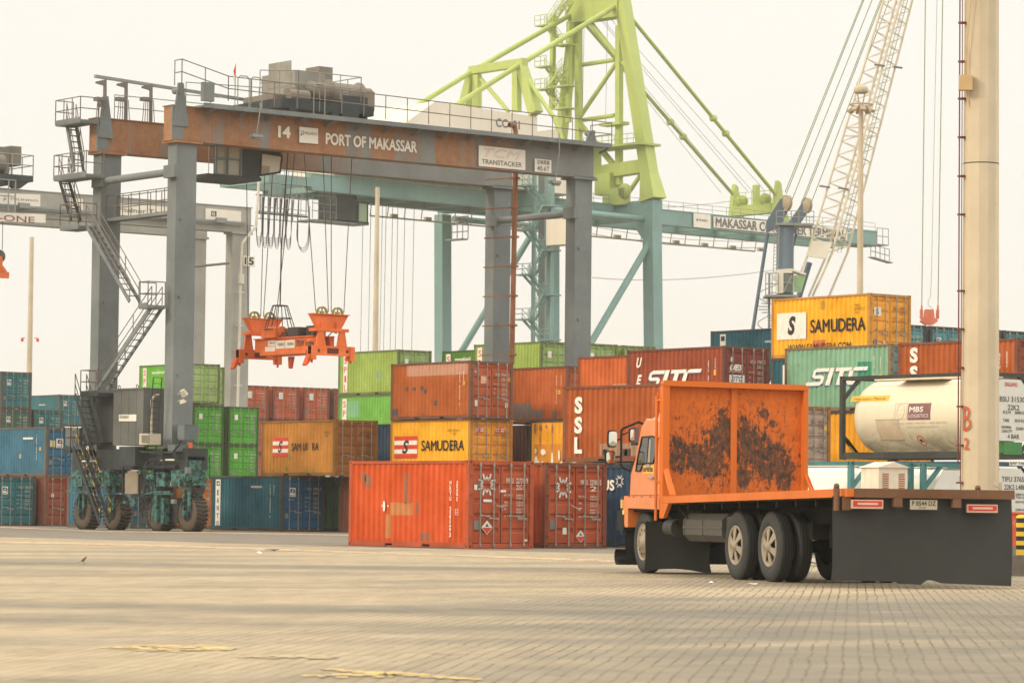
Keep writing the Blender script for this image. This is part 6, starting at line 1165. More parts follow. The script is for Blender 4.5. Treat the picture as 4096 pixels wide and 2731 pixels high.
x0 = SF(1028, 860, y=-1).x; x1 = SF(1170, 860, y=-1).x; zt_ = SF(1100, 792, y=-1).z; zb2 = SF(1100, 995, y=-1).z
for k in range(6):
    for s in range(5):
        a = x0+(x1-x0)*k/6+s*0.05; b = a+(x1-x0)/7.5+s*0.04; zz2 = zb2+s*0.25; q = [(a+(b-a)*(0.5-0.5*math.cos(t)), -1+0.1*s, zz2+1.2-1.2*math.sin(t)) for t in [math.pi*i/8 for i in range(9)]]; m.path([(a, -1, zt_)]+q+[(b, -1, zt_)], 0.028, 5)
a = SF(1192, 900, y=-1).x; b = SF(1238, 900, y=-1).x
for s in range(3): q = [(a+(b-a)*(0.5-0.5*math.cos(t)), -1+0.1*s, zb2-0.1+s*0.2+1.4-1.4*math.sin(t)) for t in [math.pi*i/8 for i in range(9)]]; m.path([(a, -1, zt_)]+q+[(b, -1, zt_-0.5)], 0.032, 5)
for zpx in (786, 850, 857, 880): z = SF(1100, zpx, y=-1.2).z; m.tube((x0-0.3, -1.2, z), (SF(1230, 850, y=-1.2).x, -1.2, z), 0.10 if zpx in (786, 857) else 0.04, 6)
for px in (1040, 1075, 1110, 1150, 1195, 1225): x = SF(px, 800, y=-1.2).x; m.tube((x, -1.2, SF(px, 780, y=-1.2).z), (x, -1.2, SF(px, 857, y=-1.2).z), 0.05, 5)
m.fin('cable_festoon', ROPE)
m = SM(); rails(m, [(x0, -1.6, SF(1100, 786, y=-1.6).z-2.4), (SF(1235, 850, y=-1.6).x, -1.6, SF(1100, 786, y=-1.6).z-2.4)], 2.4, 0.04, 1.0); rails(m, [(x0, -1.0, SF(1060, 780, y=-1).z), (x0+6, -1.0, SF(1060, 780, y=-1).z)], 2.2, 0.04, 0.8); m.fin('maintenance_platform', RAILG)
# machine trolley cab
m = SM(); cyy = 3.0; x0, x1 = SF(1345, 850, y=cyy).x, SF(1476, 850, y=cyy).x; z0_, z1_ = SF(1400, 893, y=cyy).z, SF(1400, 802, y=cyy).z; xm = x0+(x1-x0)*0.62; m.box(x0, xm, cyy, cyy+3, z0_+0.3, z1_+1.2); m.box(xm, x1, cyy, cyy+3, z0_, z0_+0.3); m.box(xm+0.1, xm+0.3, cyy-0.05, cyy, z0_, z1_); m.box(x1-0.25, x1-0.1, cyy, cyy+3, z0_, z1_); m.box(xm, x1, cyy, cyy+3, z1_-0.2, z1_); m.fin('operator_cab', STEELD)
m = SM(); m.box(xm+0.3, x1-0.2, cyy+0.05, cyy+0.15, z0_+0.3, z1_-0.2); m.fin('window', glass('green_glass', (0.22, 0.36, 0.16), 0.2))
m = SM(); xq = SF(1250, 850, y=cyy).x; rails(m, [(xq, cyy, z0_+0.2), (x0, cyy, z0_+0.2)], 2.4, 0.045, 0.9, 2); m.box(xq, x1, cyy, cyy+2.5, z0_-0.05, z0_+0.1); m.fin('cab_platform', RAILG)
m = SM()
for px in (1453, 1484, 1530, 1545, 1571, 1592, 1620, 1657): a = SF(px, 820, y=4); m.tube((a.x, 4, GZ0), (a.x-0.2, 4, 6), 0.035, 5)
m.fin('hoist_rope', RAILG)
# legs: waterside frame xw, landside frame xl
yA, yD_ = -5.5, 12.2; xw = SF(2612, 1300, y=yA).x; xl = SF(1771, 1200, y=yD_).x
def leg(px0, px1, py0, py1, y, x, zb3, zt3, mt, nm='leg', tz=None, dep=1.7):
    """upright box leg whose photo edges are px0..px1"""
    m = SM(); wpx = abs(px1-px0); w2 = wpx/2*0.026; m.box(x-w2*0.55, x+w2*0.75, y, y+dep, zb3, zt3); m.fin(nm, mt)
zjoin = SF(2620, 805, x=xw).z
PB = [SF(p, 1600, x=xw) for p in (2585, 2647)]
def leg2(pxt, pyt, pxb, x, w_, d_, mt, z1=None):
    a = SF(pxt, pyt, x=x); b = SF(pxb, 1400, x=x); dd = (b-a)/(a.z-b.z); bot = a+dd*(a.z-1.0); m = SM(); m.beam(a, bot, d_, w_, (1, 0, 0)); m.fin('leg', mt); return a, bot
lB = leg2(2607, 806, 2614, xw, 1.5, 1.6, STB); lC = leg2(1771, 860, 1772, xl, 1.4, 1.35, STB)
yD2 = lC[0].y; yA2 = lB[0].y
leg2(2212, 740, 2212, xw, 1.05, 1.1, STB)
a = SF(2190, 700, x=xl); 
lA = leg2(2178, 700, 2178, xl, 0.95, 1.0, paint('tan_blue_steel', (0.20, 0.24, 0.22), 0.1, 0.5, 0.08, 0.2))  # this leg in a duller tan blue
# leg head, sill and portal beams
m = SM(); q = SF(2607, 806, x=xw); m.prism([(xw-0.8, q.y-0.9, q.z-4.2), (xw-0.8, q.y+0.75, q.z-4.2), (xw-0.8, q.y+2.6, q.z-2.0), (xw-0.8, q.y+2.6, q.z+0.1), (xw-0.8, q.y-0.9, q.z+0.1)], (1.6, 0, 0))
m.tube((xl, q.y+0.6, q.z-2.0), (xw-0.6, q.y+0.6, q.z-2.0), 0.36, 14); m.tube((xl, 10.5, q.z-2.2), (xw, 10.5, q.z-2.2), 0.36, 14)
m.box(xw-0.7, xw+0.7, q.y+0.8, 12.5, q.z-1.5, q.z+0.0); m.box(xl-0.7, xl+0.7, q.y+0.8, 12.5, q.z-1.5, q.z+0.0)
for x in (xw, xl): m.box(x-0.6, x+0.6, q.y, 12.8, 2, 4); 
m.fin('portal_beam', STB)
m = SM(); m.tube(SF(2637, 905, y=yA2), SF(2370, 1270, y=yA2)+Vector((-9, 0, -14)), 0.40, 12); m.fin('diagonal_brace', STB)
m = SM(); a = SF(2130, 930, y=yD2); b = SF(1855, 1390, y=yD2); m.tube(a+(a-b)*0.6, b+(b-a)*0.5, 0.38, 12); m.fin('diagonal_brace', STB)
# tower (lime): A frame over the waterside legs
def pl(px, py, x): return SF(px, py, x=x)
m = SM(); m.beam(pl(2612, 800, xw), pl(2598, 700, xw), 2.3, 2.1, (1, 0, 0), 1.5, 1.6); m.beam(pl(2598, 700, xw), pl(2480, -60, xw), 1.45, 1.5, (1, 0, 0), 1.35, 1.4); m.fin('tower_leg', LIME)
m = SM(); m.beam(pl(2234, 640, xw), pl(2302, 60, xw), 1.0, 1.1, (1, 0, 0)); m.beam(pl(2206, 740, xw), pl(2228, 640, xw), 1.5, 1.4, (1, 0, 0)); m.fin('tower_leg', LIME)
m = SM(); a = pl(2300, 55, xw); b = pl(2490, 20, xw); m.beam(a, b, 2.6, 1.7, (1, 0, 0)) if False else m.box(xw-0.9, xw+0.9, b.y, a.y+0.3, a.z-1.2, a.z+2.2); m.box(xw-1.3, xw+1.3, b.y+1, a.y+1.5, a.z+2.2, a.z+2.5); m.fin('top_beam', LIME)
for px, p2 in ((2314, 2317), (2477, 2478)):
    m = SM(); m.beam(pl(px, 105, xw+0.2), pl(p2-2, 740 if px > 2400 else 620, xw+0.2), 0.66, 0.66, (1, 0, 0)); m.fin('tower_post', LIME)
for a, b, w_ in (((2331, 260), (2458, 240), 0.42), ((2331, 481), (2458, 462), 0.42), ((2362, 90), (2466, 222), 0.45), ((2318, 472), (2466, 252), 0.42), ((2490, 250), (2540, 300), 0.4), ((2316, 492), (2480, 690), 0.62), ((2375, 700), (2445, 800), 0.55), ((2559, 705), (2495, 800), 0.42)):
    m = SM(); m.tube(pl(*a, xw+0.2), pl(*b, xw+0.2), w_*0.62 if w_ < 0.5 else w_*0.6, 10); m.fin('brace', LIME)
m = SM(); a = pl(2385, 694, xw+0.2); b = pl(2600, 662, xw+0.2); m.beam(a, b, 1.5, 1.3, (1, 0, 0)); m.fin('tower_beam', LIME)
m = SM(); a = pl(2400, 590, xw+0.2); m.box(xw-2, xw+1.5, a.y-8.5, a.y+0.5, a.z-0.4, a.z-0.15); rails(m, [(xw-2, a.y-8.5, a.z-0.2), (xw-2, a.y+0.5, a.z-0.2)], 1.1, 0.04, 1.0); a = pl(2500, 500, xw); m.box(xw-1, xw+0.5, a.y-0.2, a.y+3.2, a.z, a.z+0.35); m.fin('tower_platform', LIME)
m = SM()
for a, w_, d_ in (((2345, 640), 3.2, 3.0), ((2440, 740), 2.4, 2.5)): p = pl(*a, xw+0.3); m.box(xw-1, xw+1.2, p.y-w_/2, p.y+w_/2, p.z-d_/2, p.z+d_/2)
p = pl(2495, 765, xw-1.2); m.lathe(p, (1, 0, 0), [(0, 0), (0.9, 0), (0.9, 0.3), (0, 0.3)], 20); p = pl(2435, 770, xw-1.2); m.box(p.x, p.x+1, p.y-2.5, p.y+1, p.z-1.5, p.z+0.4); m.fin('hoist_gear', LIMED)
# landside A frame
m = SM(); m.beam(pl(2143, 455, xl), pl(2082, 250, xl), 1.3, 1.2, (1, 0, 0), 0.95, 0.95); m.fin('tower_leg', LIME)
m = SM(); m.beam(pl(1858, 450, xl), pl(1890, 285, xl), 1.3, 1.3, (1, 0, 0), 0.9, 0.9); m.fin('tower_leg', LIME)
m = SM(); m.beam(pl(1885, 284, xl), pl(2100, 250, xl), 0.9, 0.9, (1, 0, 0)); m.fin('top_beam', LIME)
for a, b in (((1908, 300), (1908, 445)), ((2067, 265), (2067, 448))): m = SM(); m.beam(pl(*a, xl), pl(*b, xl), 0.85, 0.7, (1, 0, 0)); m.fin('tower_post', LIME)
for a, b in (((1925, 318), (2035, 448)), ((2112, 320), (2215, 470))): m = SM(); m.tube(pl(*a, xl), pl(*b, xl), 0.24, 10); m.fin('brace', LIME)
m = SM(); m.tube(pl(2215, 465, xl)-Vector((0, 0, 0)), SF(2250, 560, x=xl), 0.24, 10); m.fin('brace', LIME)
# stays
apn = pl(2478, 15, xw); apf = pl(2300, 50, xw); lpn = pl(2085, 255, xl); lpf = pl(1890, 285, xl)
for a, b in ((apn, lpn), (apf, lpf)):
    m = SM(); m.tube(a, b, 0.30, 12); e_ = b+(b-a)*0; m.fin('backstay', LIME)
for b, px, py, yy2 in ((lpn, 1740, 475, 0.5), (lpf, 1560, 490, 7.5)):
    m = SM(); t = SF(px, py, y=yy2); m.tube(b, b+(t-b)*1.25, 0.29, 12); m.fin('backstay', LIME)
for a, px, py, yy2 in ((apn, 3112, 790, 0.5), (apf, 2945, 792, 7.5)):
    m = SM(); t = SF(px, py, y=yy2); m.tube(a, t, 0.23, 12)
    for f in (0.58, 0.66): p = a.lerp(t, f); m.lathe(p, (0, 1, 0), [(0, -0.3), (0.38, -0.3), (0.38, 0.3), (0, 0.3)], 14)
    m.fin('forestay', LIME)
xb2 = SF(3112, 850, y=0.5).x
for yy2 in (0.2, 7.2):
    m = SM(); m.prism([(xb2-1.0, yy2, GZ1), (xb2+2.0, yy2, GZ1), (xb2+0.8, yy2, GZ1+1.9), (xb2+0.25, yy2, GZ1+4.6), (xb2-0.25, yy2, GZ1+4.9), (xb2-0.7, yy2, GZ1+2.4), (xb2-0.9, yy2, GZ1+1.2)], (0, 0.6, 0)); m.fin('stay_bracket', LIME)
m = SM(); m.box(xb2-0.8, xb2+0.5, 0.9, 7.2, GZ1+1.0, GZ1+2.2); m.box(xb2-0.4, xb2+0.3, 3.7, 4.3, GZ1+2.2, GZ1+4.6)
for y in (2.1, 5.9): m.lathe((xb2-0.5, y, GZ1+2.7), (1, 0.5, 0), [(0, -0.2), (0.75, -0.2), (0.62, 0), (0.75, 0.2), (0, 0.2)], 18)
rails(m, [(xb2-0.9, 1, GZ1+2.2), (xb2-0.9, 7, GZ1+2.2)], 1.5, 0.04, 1.0); m.fin('sheave_bracket', LIME)
m = SM()
for i, (dy, dx) in enumerate(((0.6, -1.5), (2.0, -2), (2.4, -2.4), (4.2, -3), (5.0, -2), (5.4, -3.6))): m.tube((xw, apn.y+1+dy*0.9, apn.z-1.5), (xb2+dx, 0.6+dy*1.1, GZ1+3.6), 0.03, 5)
for px in (2430, 2337): m.tube(SF(px, 60, x=xw+0.5), SF(px-8, 500, x=xw+0.5), 0.03, 5)
m.fin('boom_rope', RAILG)
# machinery house, signs
PC = paint('cream_cladding', (0.66, 0.60, 0.50), 0.02, 0.6, 0.05, 0.2)
ym = -2.5; a = SF(1640, 530, y=ym); b = SF(2148, 560, y=ym); zt4 = SF(2000, 444, y=ym).z
m = SM(); m.prism([(a.x-7, ym, GZ1+0.3), (b.x, ym, GZ1+0.3), (b.x, ym, zt4-0.15), (a.x+3.5, ym, zt4+0.1), (a.x-7, ym, GZ1+2.0)], (0, 11, 0)); x2 = SF(2320, 560, y=ym).x; m.prism([(b.x+0.02, ym+0.4, GZ1+0.3), (x2, ym+0.4, GZ1+0.3), (x2-0.5, ym+0.4, GZ1+1.4), (x2-2.6, ym+0.4, zt4-1.0), (b.x+0.02, ym+0.4, zt4-1.8)], (0, 9, 0)); m.fin('machinery_house', PC)
m = SM(); p = SF(1984, 508, y=ym-0.05); q = SF(2080, 514, y=ym-0.05); m.text('CC  01', (p.x, ym-0.02, p.z), U_, V_, 0.95, q.x-p.x, 0.03); m.fin('lettering', GREYT)
m = SM(); p = SF(1975, 555, y=ym-0.05); q = SF(2080, 560, y=ym-0.05); m.plate((p.x, ym-0.02, p.z-0.3), U_, V_, q.x-p.x, 1.05, 0.02, (0, -1, 0)); m.mat(1).text('PELINDO', (p.x+0.9, ym-0.05, p.z+0.2), U_, V_, 0.5, (q.x-p.x)*0.68, 0.01); m.fin('sign', PM)
def fq(pa, pb, pc, pd): return [SF(*p, y=-0.10) for p in (pa, pb, pc, pd)]
P_ = fq((2773, 852), (2841, 860), (2841, 915), (2773, 908)); m = SM(); m.prism(P_, (0, -0.06, 0)); w_ = P_[2].x-P_[3].x; m.mat(1).text('PELINDO', (P_[3].x+w_*0.3, -0.18, P_[3].z+0.75), U_, V_, 0.24, w_*0.52, 0.01); m.mat(2).disc((P_[3].x+w_*0.2, -0.18, P_[3].z+0.87), U_, V_, 0.16, 12); m.fin('sign', PM)
P_ = fq((2853, 866), (3388, 913), (3388, 962), (2853, 910)); m = SM(); m.prism(P_, (0, -0.06, 0)); m.fin('sign', CREAMB)
L_, R_2 = SF(2864, 908, y=-0.2), SF(3382, 958, y=-0.2); hh = SF(2864, 871, y=-0.2).z-L_.z
m = SM(); m.text('MAKASSAR CONTAINER TERMINAL', (L_.x, -0.2, (L_.z+R_2.z)/2+0.06), U_, V_, hh*0.93, R_2.x-L_.x, 0.04); m.fin('lettering', GREYT)
# tip platform, access stairs of the tower
m = SM(); rails(m, [(xe, 0, GZ0+0.2), (xe+2.2, 0, GZ0+0.2)], 2.0, 0.05, 1.0); rails(m, [(xe, 1, GZ0-1.4), (xe+3.6, 1, GZ0-1.8)], 1.6, 0.05, 1.0); m.box(xe, xe+2.2, 0, 5, GZ0+0.1, GZ0+0.25); m.beam((xe, 1, GZ0-1.4), (xe+3.8, 1, GZ0-1.9), 0.9, 0.1); m.fin('tip_platform', RAILG)
def zig(pts, mt, x, w_=0.9):
    for a, b in zip(pts, pts[1:]):
        A_, B_ = SF(*a, x=x), SF(*b, x=x); m, r_ = SM(), SM(); lo, hi = (A_, B_) if A_.z < B_.z else (B_, A_)
        if abs(lo.z-hi.z) < 0.8: m.box(x-w_, x, min(A_.y, B_.y), max(A_.y, B_.y), lo.z-0.15, lo.z); rails(r_, [(x-w_, A_.y, lo.z), (x-w_, B_.y, lo.z)], 1.1, 0.045, 1.2)
        else: stair(m, r_, lo, hi, (-w_, 0, 0), 0.35, 0.28, 0.1, True, 1.0, 0.035)
        m.fin('stair_flight', mt); r_.fin('handrail', mt)
xs2 = xl-2.0
z1 = []
for k, yb in enumerate((1355, 1175, 995, 815)): z1 += [(2180, yb), (2090+5, yb-84+0), (2095, yb-86), (2180, yb-178)]
for k, yb in enumerate((1357, 1178, 1000, 822)):
    zig([(2185, yb), (2245, yb)], STB, xs2, 1.4); zig([(2182, yb), (2112, yb-82)], STB, xs2); zig([(2090, yb-84), (2150, yb-82)], STB, xs2-0.9, 1.2)
    if k < 3: zig([(2145, yb-84), (2195, yb-178)], STB, xs2-1.0)
m = SM()
for px, w_ in ((2203, 0.55), (2136, 0.35)): a = SF(px+2, 690, x=xs2); b = SF(px-4, 1372, x=xs2); m.beam(a, b, w_, w_, (1, 0, 0))
m.fin('stair_tower_post', STB)
m = SM(); p0 = SF(2208, 985, x=xs2-0.5); m.box(xs2-1.6, xs2+0.3, p0.y-3.6, p0.y-0.2, p0.z, p0.z+2.8); m.fin('electrical_house', PC)
xs2 = xw-2.0
for k, (yb, dx) in enumerate(((435, 0), (345, 0), (180, 0))):
    zig([(2250, yb), (2310, yb-2)], LIME, xs2, 1.6)
    zig([(2250, yb-4), (2200, yb-78 if k else yb-80)], LIME, xs2)
    zig([(2168, yb-80), (2215, yb-80)], LIME, xs2-0.9, 1.2)
    zig([(2212, yb-84), (2270, yb-165)], LIME, xs2-1.0) if k != 1 else None
zig([(2262, 60), (2292, 8)], LIME, xs2)
m = SM(); m.beam(SF(2214, 58, x=xs2), SF(2208, 440, x=xs2), 0.5, 0.5, (1, 0, 0)); m.beam(SF(2278, 88, x=xs2), SF(2274, 490, x=xs2), 0.55, 0.5, (1, 0, 0)); m.fin('stair_tower_post', LIME)
# platform hanging by the landside leg
m = SM(); x = xl-1; a = SF(1808, 870, x=x); b = SF(1872, 955, x=x); rails(m, [(x, b.y, b.z), (x, a.y, b.z)], a.z-b.z, 0.06, 0.9, 2); m.box(x-1, x, b.y, a.y, b.z-0.15, b.z); m.fin('maintenance_platform', RAILG)
# ================================================================ mobile harbour crane
DM = 232.0; MF = Frame(camp(0, DM), math.atan2(R0.y, R0.x))    # x right, y away
mc = thing('mobile_crane', 'mobile harbour crane with blue tower, glazed cab and tall pale lattice boom', 'mobile crane', on(3200, DM))
class MM(MB):
    def fin(s, name, mats, parent=None): to_world(MF, s); return s.build(name, mats, parent or mc)
MBL = paint('tower_blue', (0.115, 0.155, 0.195), 0.04, 0.45, 0.1, 0.3); LAT = flat('lattice_cream', (0.62, 0.55, 0.42), 0.6, scale=0.5); MW = flat('cab_white', (0.66, 0.62, 0.52), 0.5, scale=0.5)
q = lambda px, py, y=0.0: MF(px, py, y=y)
m = MM(); m.tube((q(3140, 1130).x, 0, 0.5), q(3141, 905), 0.62, 20); m.fin('tower', MBL)
for pts, c in ((((3066, 932), (3066, 885), (3095, 838), (3122, 795), (3160, 800), (3155, 840), (3130, 890), (3125, 905), (3090, 920)), (3146, 812)), (((3150, 930), (3160, 880), (3190, 840), (3215, 800), (3240, 812), (3230, 850), (3205, 890), (3180, 935)), (3226, 822))):
    m = MM(); y = 0 if c[0] < 3200 else 2.2; m.prism([q(*p, y) for p in pts], (0, 0.5, 0)); m.fin('sheave_arm', MBL)
    m = MM(); m.lathe(q(*c, y-0.1), (0.88, 0.47, 0), [(0, -0.15), (0.32, -0.2), (0.4, -0.12), (0.52, -0.1), (0.56, -0.15), (0.56, 0.15), (0.52, 0.1), (0, 0.15)], 22); m.fin('sheave', flat('sheave_tan', (0.36, 0.29, 0.20)))
m = MM(); a = q(3105, 885, -0.8); b = q(3255, 893, -0.8); m.box(a.x, b.x, -0.8, 1.6, b.z-0.15, b.z); rails(m, [(a.x, -0.8, b.z), (b.x, -0.8, b.z)], 0.85, 0.03, 0.5); m.fin('platform', RAILG)
m = MM(); m.tube(q(3070, 935), q(2944, 1330)+Vector((0, 0, -8)), 0.13, 10); m.tube(q(3186, 935, 2), q(3150, 1060, 2), 0.10, 8); m.tube(q(3238, 1050, 3), q(3195, 1190, 3), 0.22, 10); m.fin('strut', MBL)
m = MM(); 
for px in (3099, 3117): m.tube(q(px, 905, -0.7), q(px-6, 1090, -0.7), 0.03, 5)
for k in range(14): a = q(3098, 905+k*14, -0.7); b = q(3118, 905+k*14, -0.7); m.tube(a, b, 0.025, 5)
m.fin('ladder', RAILG)
m = MM(); pts = [(3110, 1078), (3165, 1074), (3182, 1080), (3170, 1088), (3172, 1090), (3170, 1172), (3110, 1172)]; m.prism([q(*p, -1.8) for p in pts[:1]+pts[1:2]+[(3172, 1092)]+[(3134, 1092), (3134, 1172), (3110, 1172)]], (0, 1.8, 0)); m.prism([q(3094, 1100, -1.8), q(3110, 1100, -1.8), q(3110, 1122, -1.8), q(3094, 1120, -1.8)], (0, 0.5, 0)); m.prism([q(3165, 1074, -1.85), q(3228, 1094, -1.85), q(3222, 1100, -1.85), q(3165, 1082, -1.85)], (0, 1.7, 0)); m.fin('cab', MW)
m = MM(); m.prism([q(3136, 1094, -1.75), q(3174, 1100, -1.75), q(3174, 1168, -1.75), q(3136, 1170, -1.75)], (0, 0.1, 0)).mat(1).prism([q(3176, 1100, -1.7), q(3224, 1102, -1.7), q(3206, 1168, -1.7), q(3176, 1168, -1.7)], (0, 0.1, 0)); m.fin('window', [glass('dim_glass', (0.12, 0.14, 0.11)), glass('green_glass', (0.22, 0.36, 0.16), 0.2)])
m = MM(); m.path([q(3134, 1170, -1.9), q(3168, 1100, -1.9)], 0.05); m.path([q(3134, 1130, -1.95), q(3172, 1132, -1.95), q(3172, 1170, -1.95)], 0.04); a = q(3062, 1178, -2); b = q(3190, 1178, -2); m.box(a.x, b.x, -2.2, 0.6, a.z-0.15, a.z); rails(m, [(a.x, -2.1, a.z), (a.x+0.9, -2.1, a.z)], 1.5, 0.035, 0.4); m.fin('cab_platform', RAILG)
m = MM(); c = q(3076, 1260, 0)   # spiral stair
for k in range(22): t = k*0.6; z = c.z-2.6+k*0.2; m.beam((c.x, 0, z), (c.x+0.75*math.cos(t), 0.75*math.sin(t), z), 0.25, 0.05)
m.path([(c.x+0.8*math.cos(k*0.5), 0.8*math.sin(k*0.5), c.z-1.6+k*0.16) for k in range(28)], 0.03, 5); m.tube((c.x, 0, c.z-3), (c.x, 0, c.z+3), 0.08); m.fin('spiral_stair', RAILG)
# lattice boom: four chords
ch = [((3535, 0), (3296, 800), 0.0), ((3603, 0), (3386, 800), 0.0), ((3585, 0), (3368, 800), 2.2), ((3652, 0), (3467, 800), 2.2)]
C4 = []
for (a, b, y) in ch:
    A_, B_ = q(*a, y), q(*b, y); d = (A_-B_); C4.append((B_+d*(-0.26), A_+d*0.12))
C4[3] = (q(3390, 1010, 2.2), C4[3][1])
m = MM()
for a, b in C4: m.tube(a, b, 0.085, 8)
f0, f1 = q(3212, 1180, 0.5), q(3320, 1180, 2.0)
for (a, b), e_ in zip(C4, (q(3205, 1088, 0), q(3250, 1185, 0.4), q(3235, 1185, 1.5), q(3316, 1185, 2.0))): m.tube(a, e_, 0.085, 8)
m.fin('boom_chord', LAT)
m = MM(); nL = 20; lp = lambda c, f: c[0].lerp(c[1], f)
for i in range(nL):
    f, g = i/nL, (i+1)/nL; h_ = (f+g)/2
    for A_, B_ in ((C4[0], C4[1]), (C4[2], C4[3]), (C4[0], C4[2]), (C4[1], C4[3])):
        m.tube(lp(A_, f), lp(B_, h_), 0.034, 5, caps=False); m.tube(lp(B_, h_), lp(A_, g), 0.034, 5, caps=False)
for f in (0.02, 0.42, 0.45, 0.83):
    for A_, B_ in ((0, 1), (1, 3), (3, 2), (2, 0)): m.tube(lp(C4[A_], f), lp(C4[B_], f), 0.05, 5)
m.fin('boom_lacing', LAT)
m = MM()
for s in (-0.13, 0.13): m.tube(C4[1][0].lerp(C4[3][0], 0.45)+Vector((s, 0, 0)), C4[1][1].lerp(C4[3][1], 0.45)+Vector((s, 0, 0)), 0.025, 5)
A_, B_ = C4[1][0].lerp(C4[3][0], 0.45), C4[1][1].lerp(C4[3][1], 0.45)
for k in range(90): p = A_.lerp(B_, k/90); m.tube(p-Vector((0.13, 0, 0)), p+Vector((0.13, 0, 0)), 0.015, 4, caps=False)
m.fin('boom_ladder', flat('ladder_olive', (0.30, 0.30, 0.16)))
m = MM(); m.prism([q(3252, 962, -0.2), q(3330, 968, -0.2), q(3305, 1035, -0.2), q(3230, 1025, -0.2)], (0, 0.3, 0)); m.fin('ballast_panel', MW)
for px, py, y in ((3300, 747, 0), (3375, 755, 0), (3520, 262, 0), (3590, 270, 2.2)):
    m = MM(); p = q(px, py, y-0.2); m.beam(p-Vector((0.4, 0, -0.05)), p+Vector((0.35, 0, -0.05)), 0.12, 0.12); m.fin('boom_lamp', RAILM)
m = MM(); GR_ = flat('rope_green', (0.20, 0.24, 0.09))
for a, b in (((3459, -20), (3140, 770)), ((3464, -20), (3145, 776)), ((3497, -20), (3168, 800)), ((3531, -20), (3211, 800)), ((3537, -20), (3216, 804)), ((3566, -20), (3247, 806))):
    A_, B_ = q(*a, 1), q(*b, 0.3); m.tube(B_, A_+(A_-B_)*0.1, 0.032, 5)
m.fin('luffing_rope', GR_)
hk = thing('crane_hook', 'red crane hook block hanging over the far teal containers', 'hook', MF.m @ q(3722, 1270, 0.5))
m = MM(); m.prism([q(*p, 0.2) for p in ((3702, 1237), (3735, 1237), (3740, 1275), (3697, 1275))], (0, 0.7, 0)); m.prism([q(*p, 0.1) for p in ((3690, 1272), (3748, 1272), (3752, 1285), (3735, 1297), (3705, 1298), (3684, 1284))], (0, 0.9, 0)); m.fin('hook_block', paint('hook_red', (0.60, 0.16, 0.09), 0.1), hk)
m = MM()
for px in (3685, 3750): m.tube(q(px, 1275, 0.5), q(px+1, 1238, 0.5), 0.12, 10); m.tube(q(px+1, 1240, 0.5), q(px+2, 1222, 0.5), 0.07, 8)
m.fin('shackle', paint('hook_red', (0.60, 0.16, 0.09), 0.1), hk)
m = MM()
for a, b in (((3687, 1225), (3702, -30)), ((3752, 1225), (3771, -30))): m.tube(q(*a, 0.5), q(*b, 0.5), 0.035, 5, caps=False)
m.fin('hoist_rope', GR_); m = MM()
m.path([q(3735, 1240, 0.5), q(3728, 1232, 0.5), q(3712, 1220, 0.5), q(3713, 1203, 0.5), q(3722, 1185, 0.5), q(3726, 1100, 0.5), q(3748, 0, 0.5)], 0.018, 5); m.fin('signal_cable', GR_)
for (a, mid, b), r_, lb in ((((2370, 935), (2700, 1000), (3060, 990)), 0.05, 'thin sagging cable just under the blue boom, lower of a close pair'), (((2370, 905), (2700, 975), (3100, 965)), 0.04, 'thin sagging cable just under the blue boom, upper of a close pair'), (((2370, 1110), (2680, 1140), (3100, 1080)), 0.05, 'thin sagging cable low in the sky right of the blue crane leg'), (((2640, 830), (2780, 826), (2935, 803)), 0.04, 'thin cable above the blue boom between tower and stay bracket')):
    P0, P1, P2 = SF(*a, y=30), SF(*mid, y=30), SF(*b, y=30); m = SM(); m.path([P0*(1-t)**2+P1*(2*t*(1-t))+P2*t*t for t in [i/16 for i in range(17)]], r_, 5); to_world(SF, m); tag(m.build('cable', flat('pale_cable', (0.35, 0.26, 0.20))), lb, 'cable', 'cables strung behind the cranes')
# ================================================================ flatbed truck
Rt = R0*0.9613+F0*0.2753; P0 = camp(2.75, 60.0)
TYAW = math.atan2(Rt.y, Rt.x); TF = Frame(P0, TYAW)       # x across from the left side, y forwards, z up
truck = thing('flatbed_truck', 'orange flatbed truck with a scorched headboard seen from behind', 'truck', P0, TYAW)
def tb(mb, name, mats, parent=None, label=None): return mb.build(name, mats, parent or truck, label, world=False)
TO = paint('truck_orange', (0.62, 0.155, 0.022), 0.10, 0.45, 0.10, 0.8); TO2 = paint('cab_orange', (0.70, 0.19, 0.03), 0.03, 0.28, 0.08, 0.5, spec=0.5)
TD = flat('chassis_black', (0.016, 0.015, 0.014), 0.8); RUB = flat('rubber_sheet', (0.035, 0.036, 0.035), 0.62, scale=0.8, var=0.25, spec=0.35); RIM = worn('rim_metal', (0.33, 0.275, 0.205), (0.10, 0.08, 0.06), 0.45, 0.45, 9); BRN = paint('rusty_beam', (0.17, 0.085, 0.045), 0.5)
zt = lambda y: 1.44-0.0131*y
WB_, LB = 2.84, 9.13
mb = MB(); mb.beam((0.04, 0.05, zt(0)-0.065), (0.04, -LB+0.3, zt(-LB+0.3)-0.065), 0.08, 0.13); mb.beam((WB_-0.04, 0.05, zt(0)-0.065), (WB_-0.04, -LB+0.3, zt(-LB)-0.065), 0.08, 0.13)
mb.beam((0.06, -LB+0.30, zt(-LB)-0.065), (0.06, -LB+0.001, zt(-LB)-0.065), 0.12, 0.13)
mb.prism([(0.0, 0.06, zt(0)-0.13), (0, -0.45, zt(0)-0.13), (0, -0.15, zt(0)-0.40), (0, 0.06, zt(0)-0.40)], (0.07, 0, 0)); tb(mb, 'side_rail', TO)
mb = MB(); mb.add([(0.081, 0, zt(0)-0.02), (WB_-0.081, 0, zt(0)-0.02), (WB_-0.081, -LB+0.1, zt(-LB)-0.02), (0.081, -LB+0.1, zt(-LB)-0.02)], [(0, 1, 2, 3)])
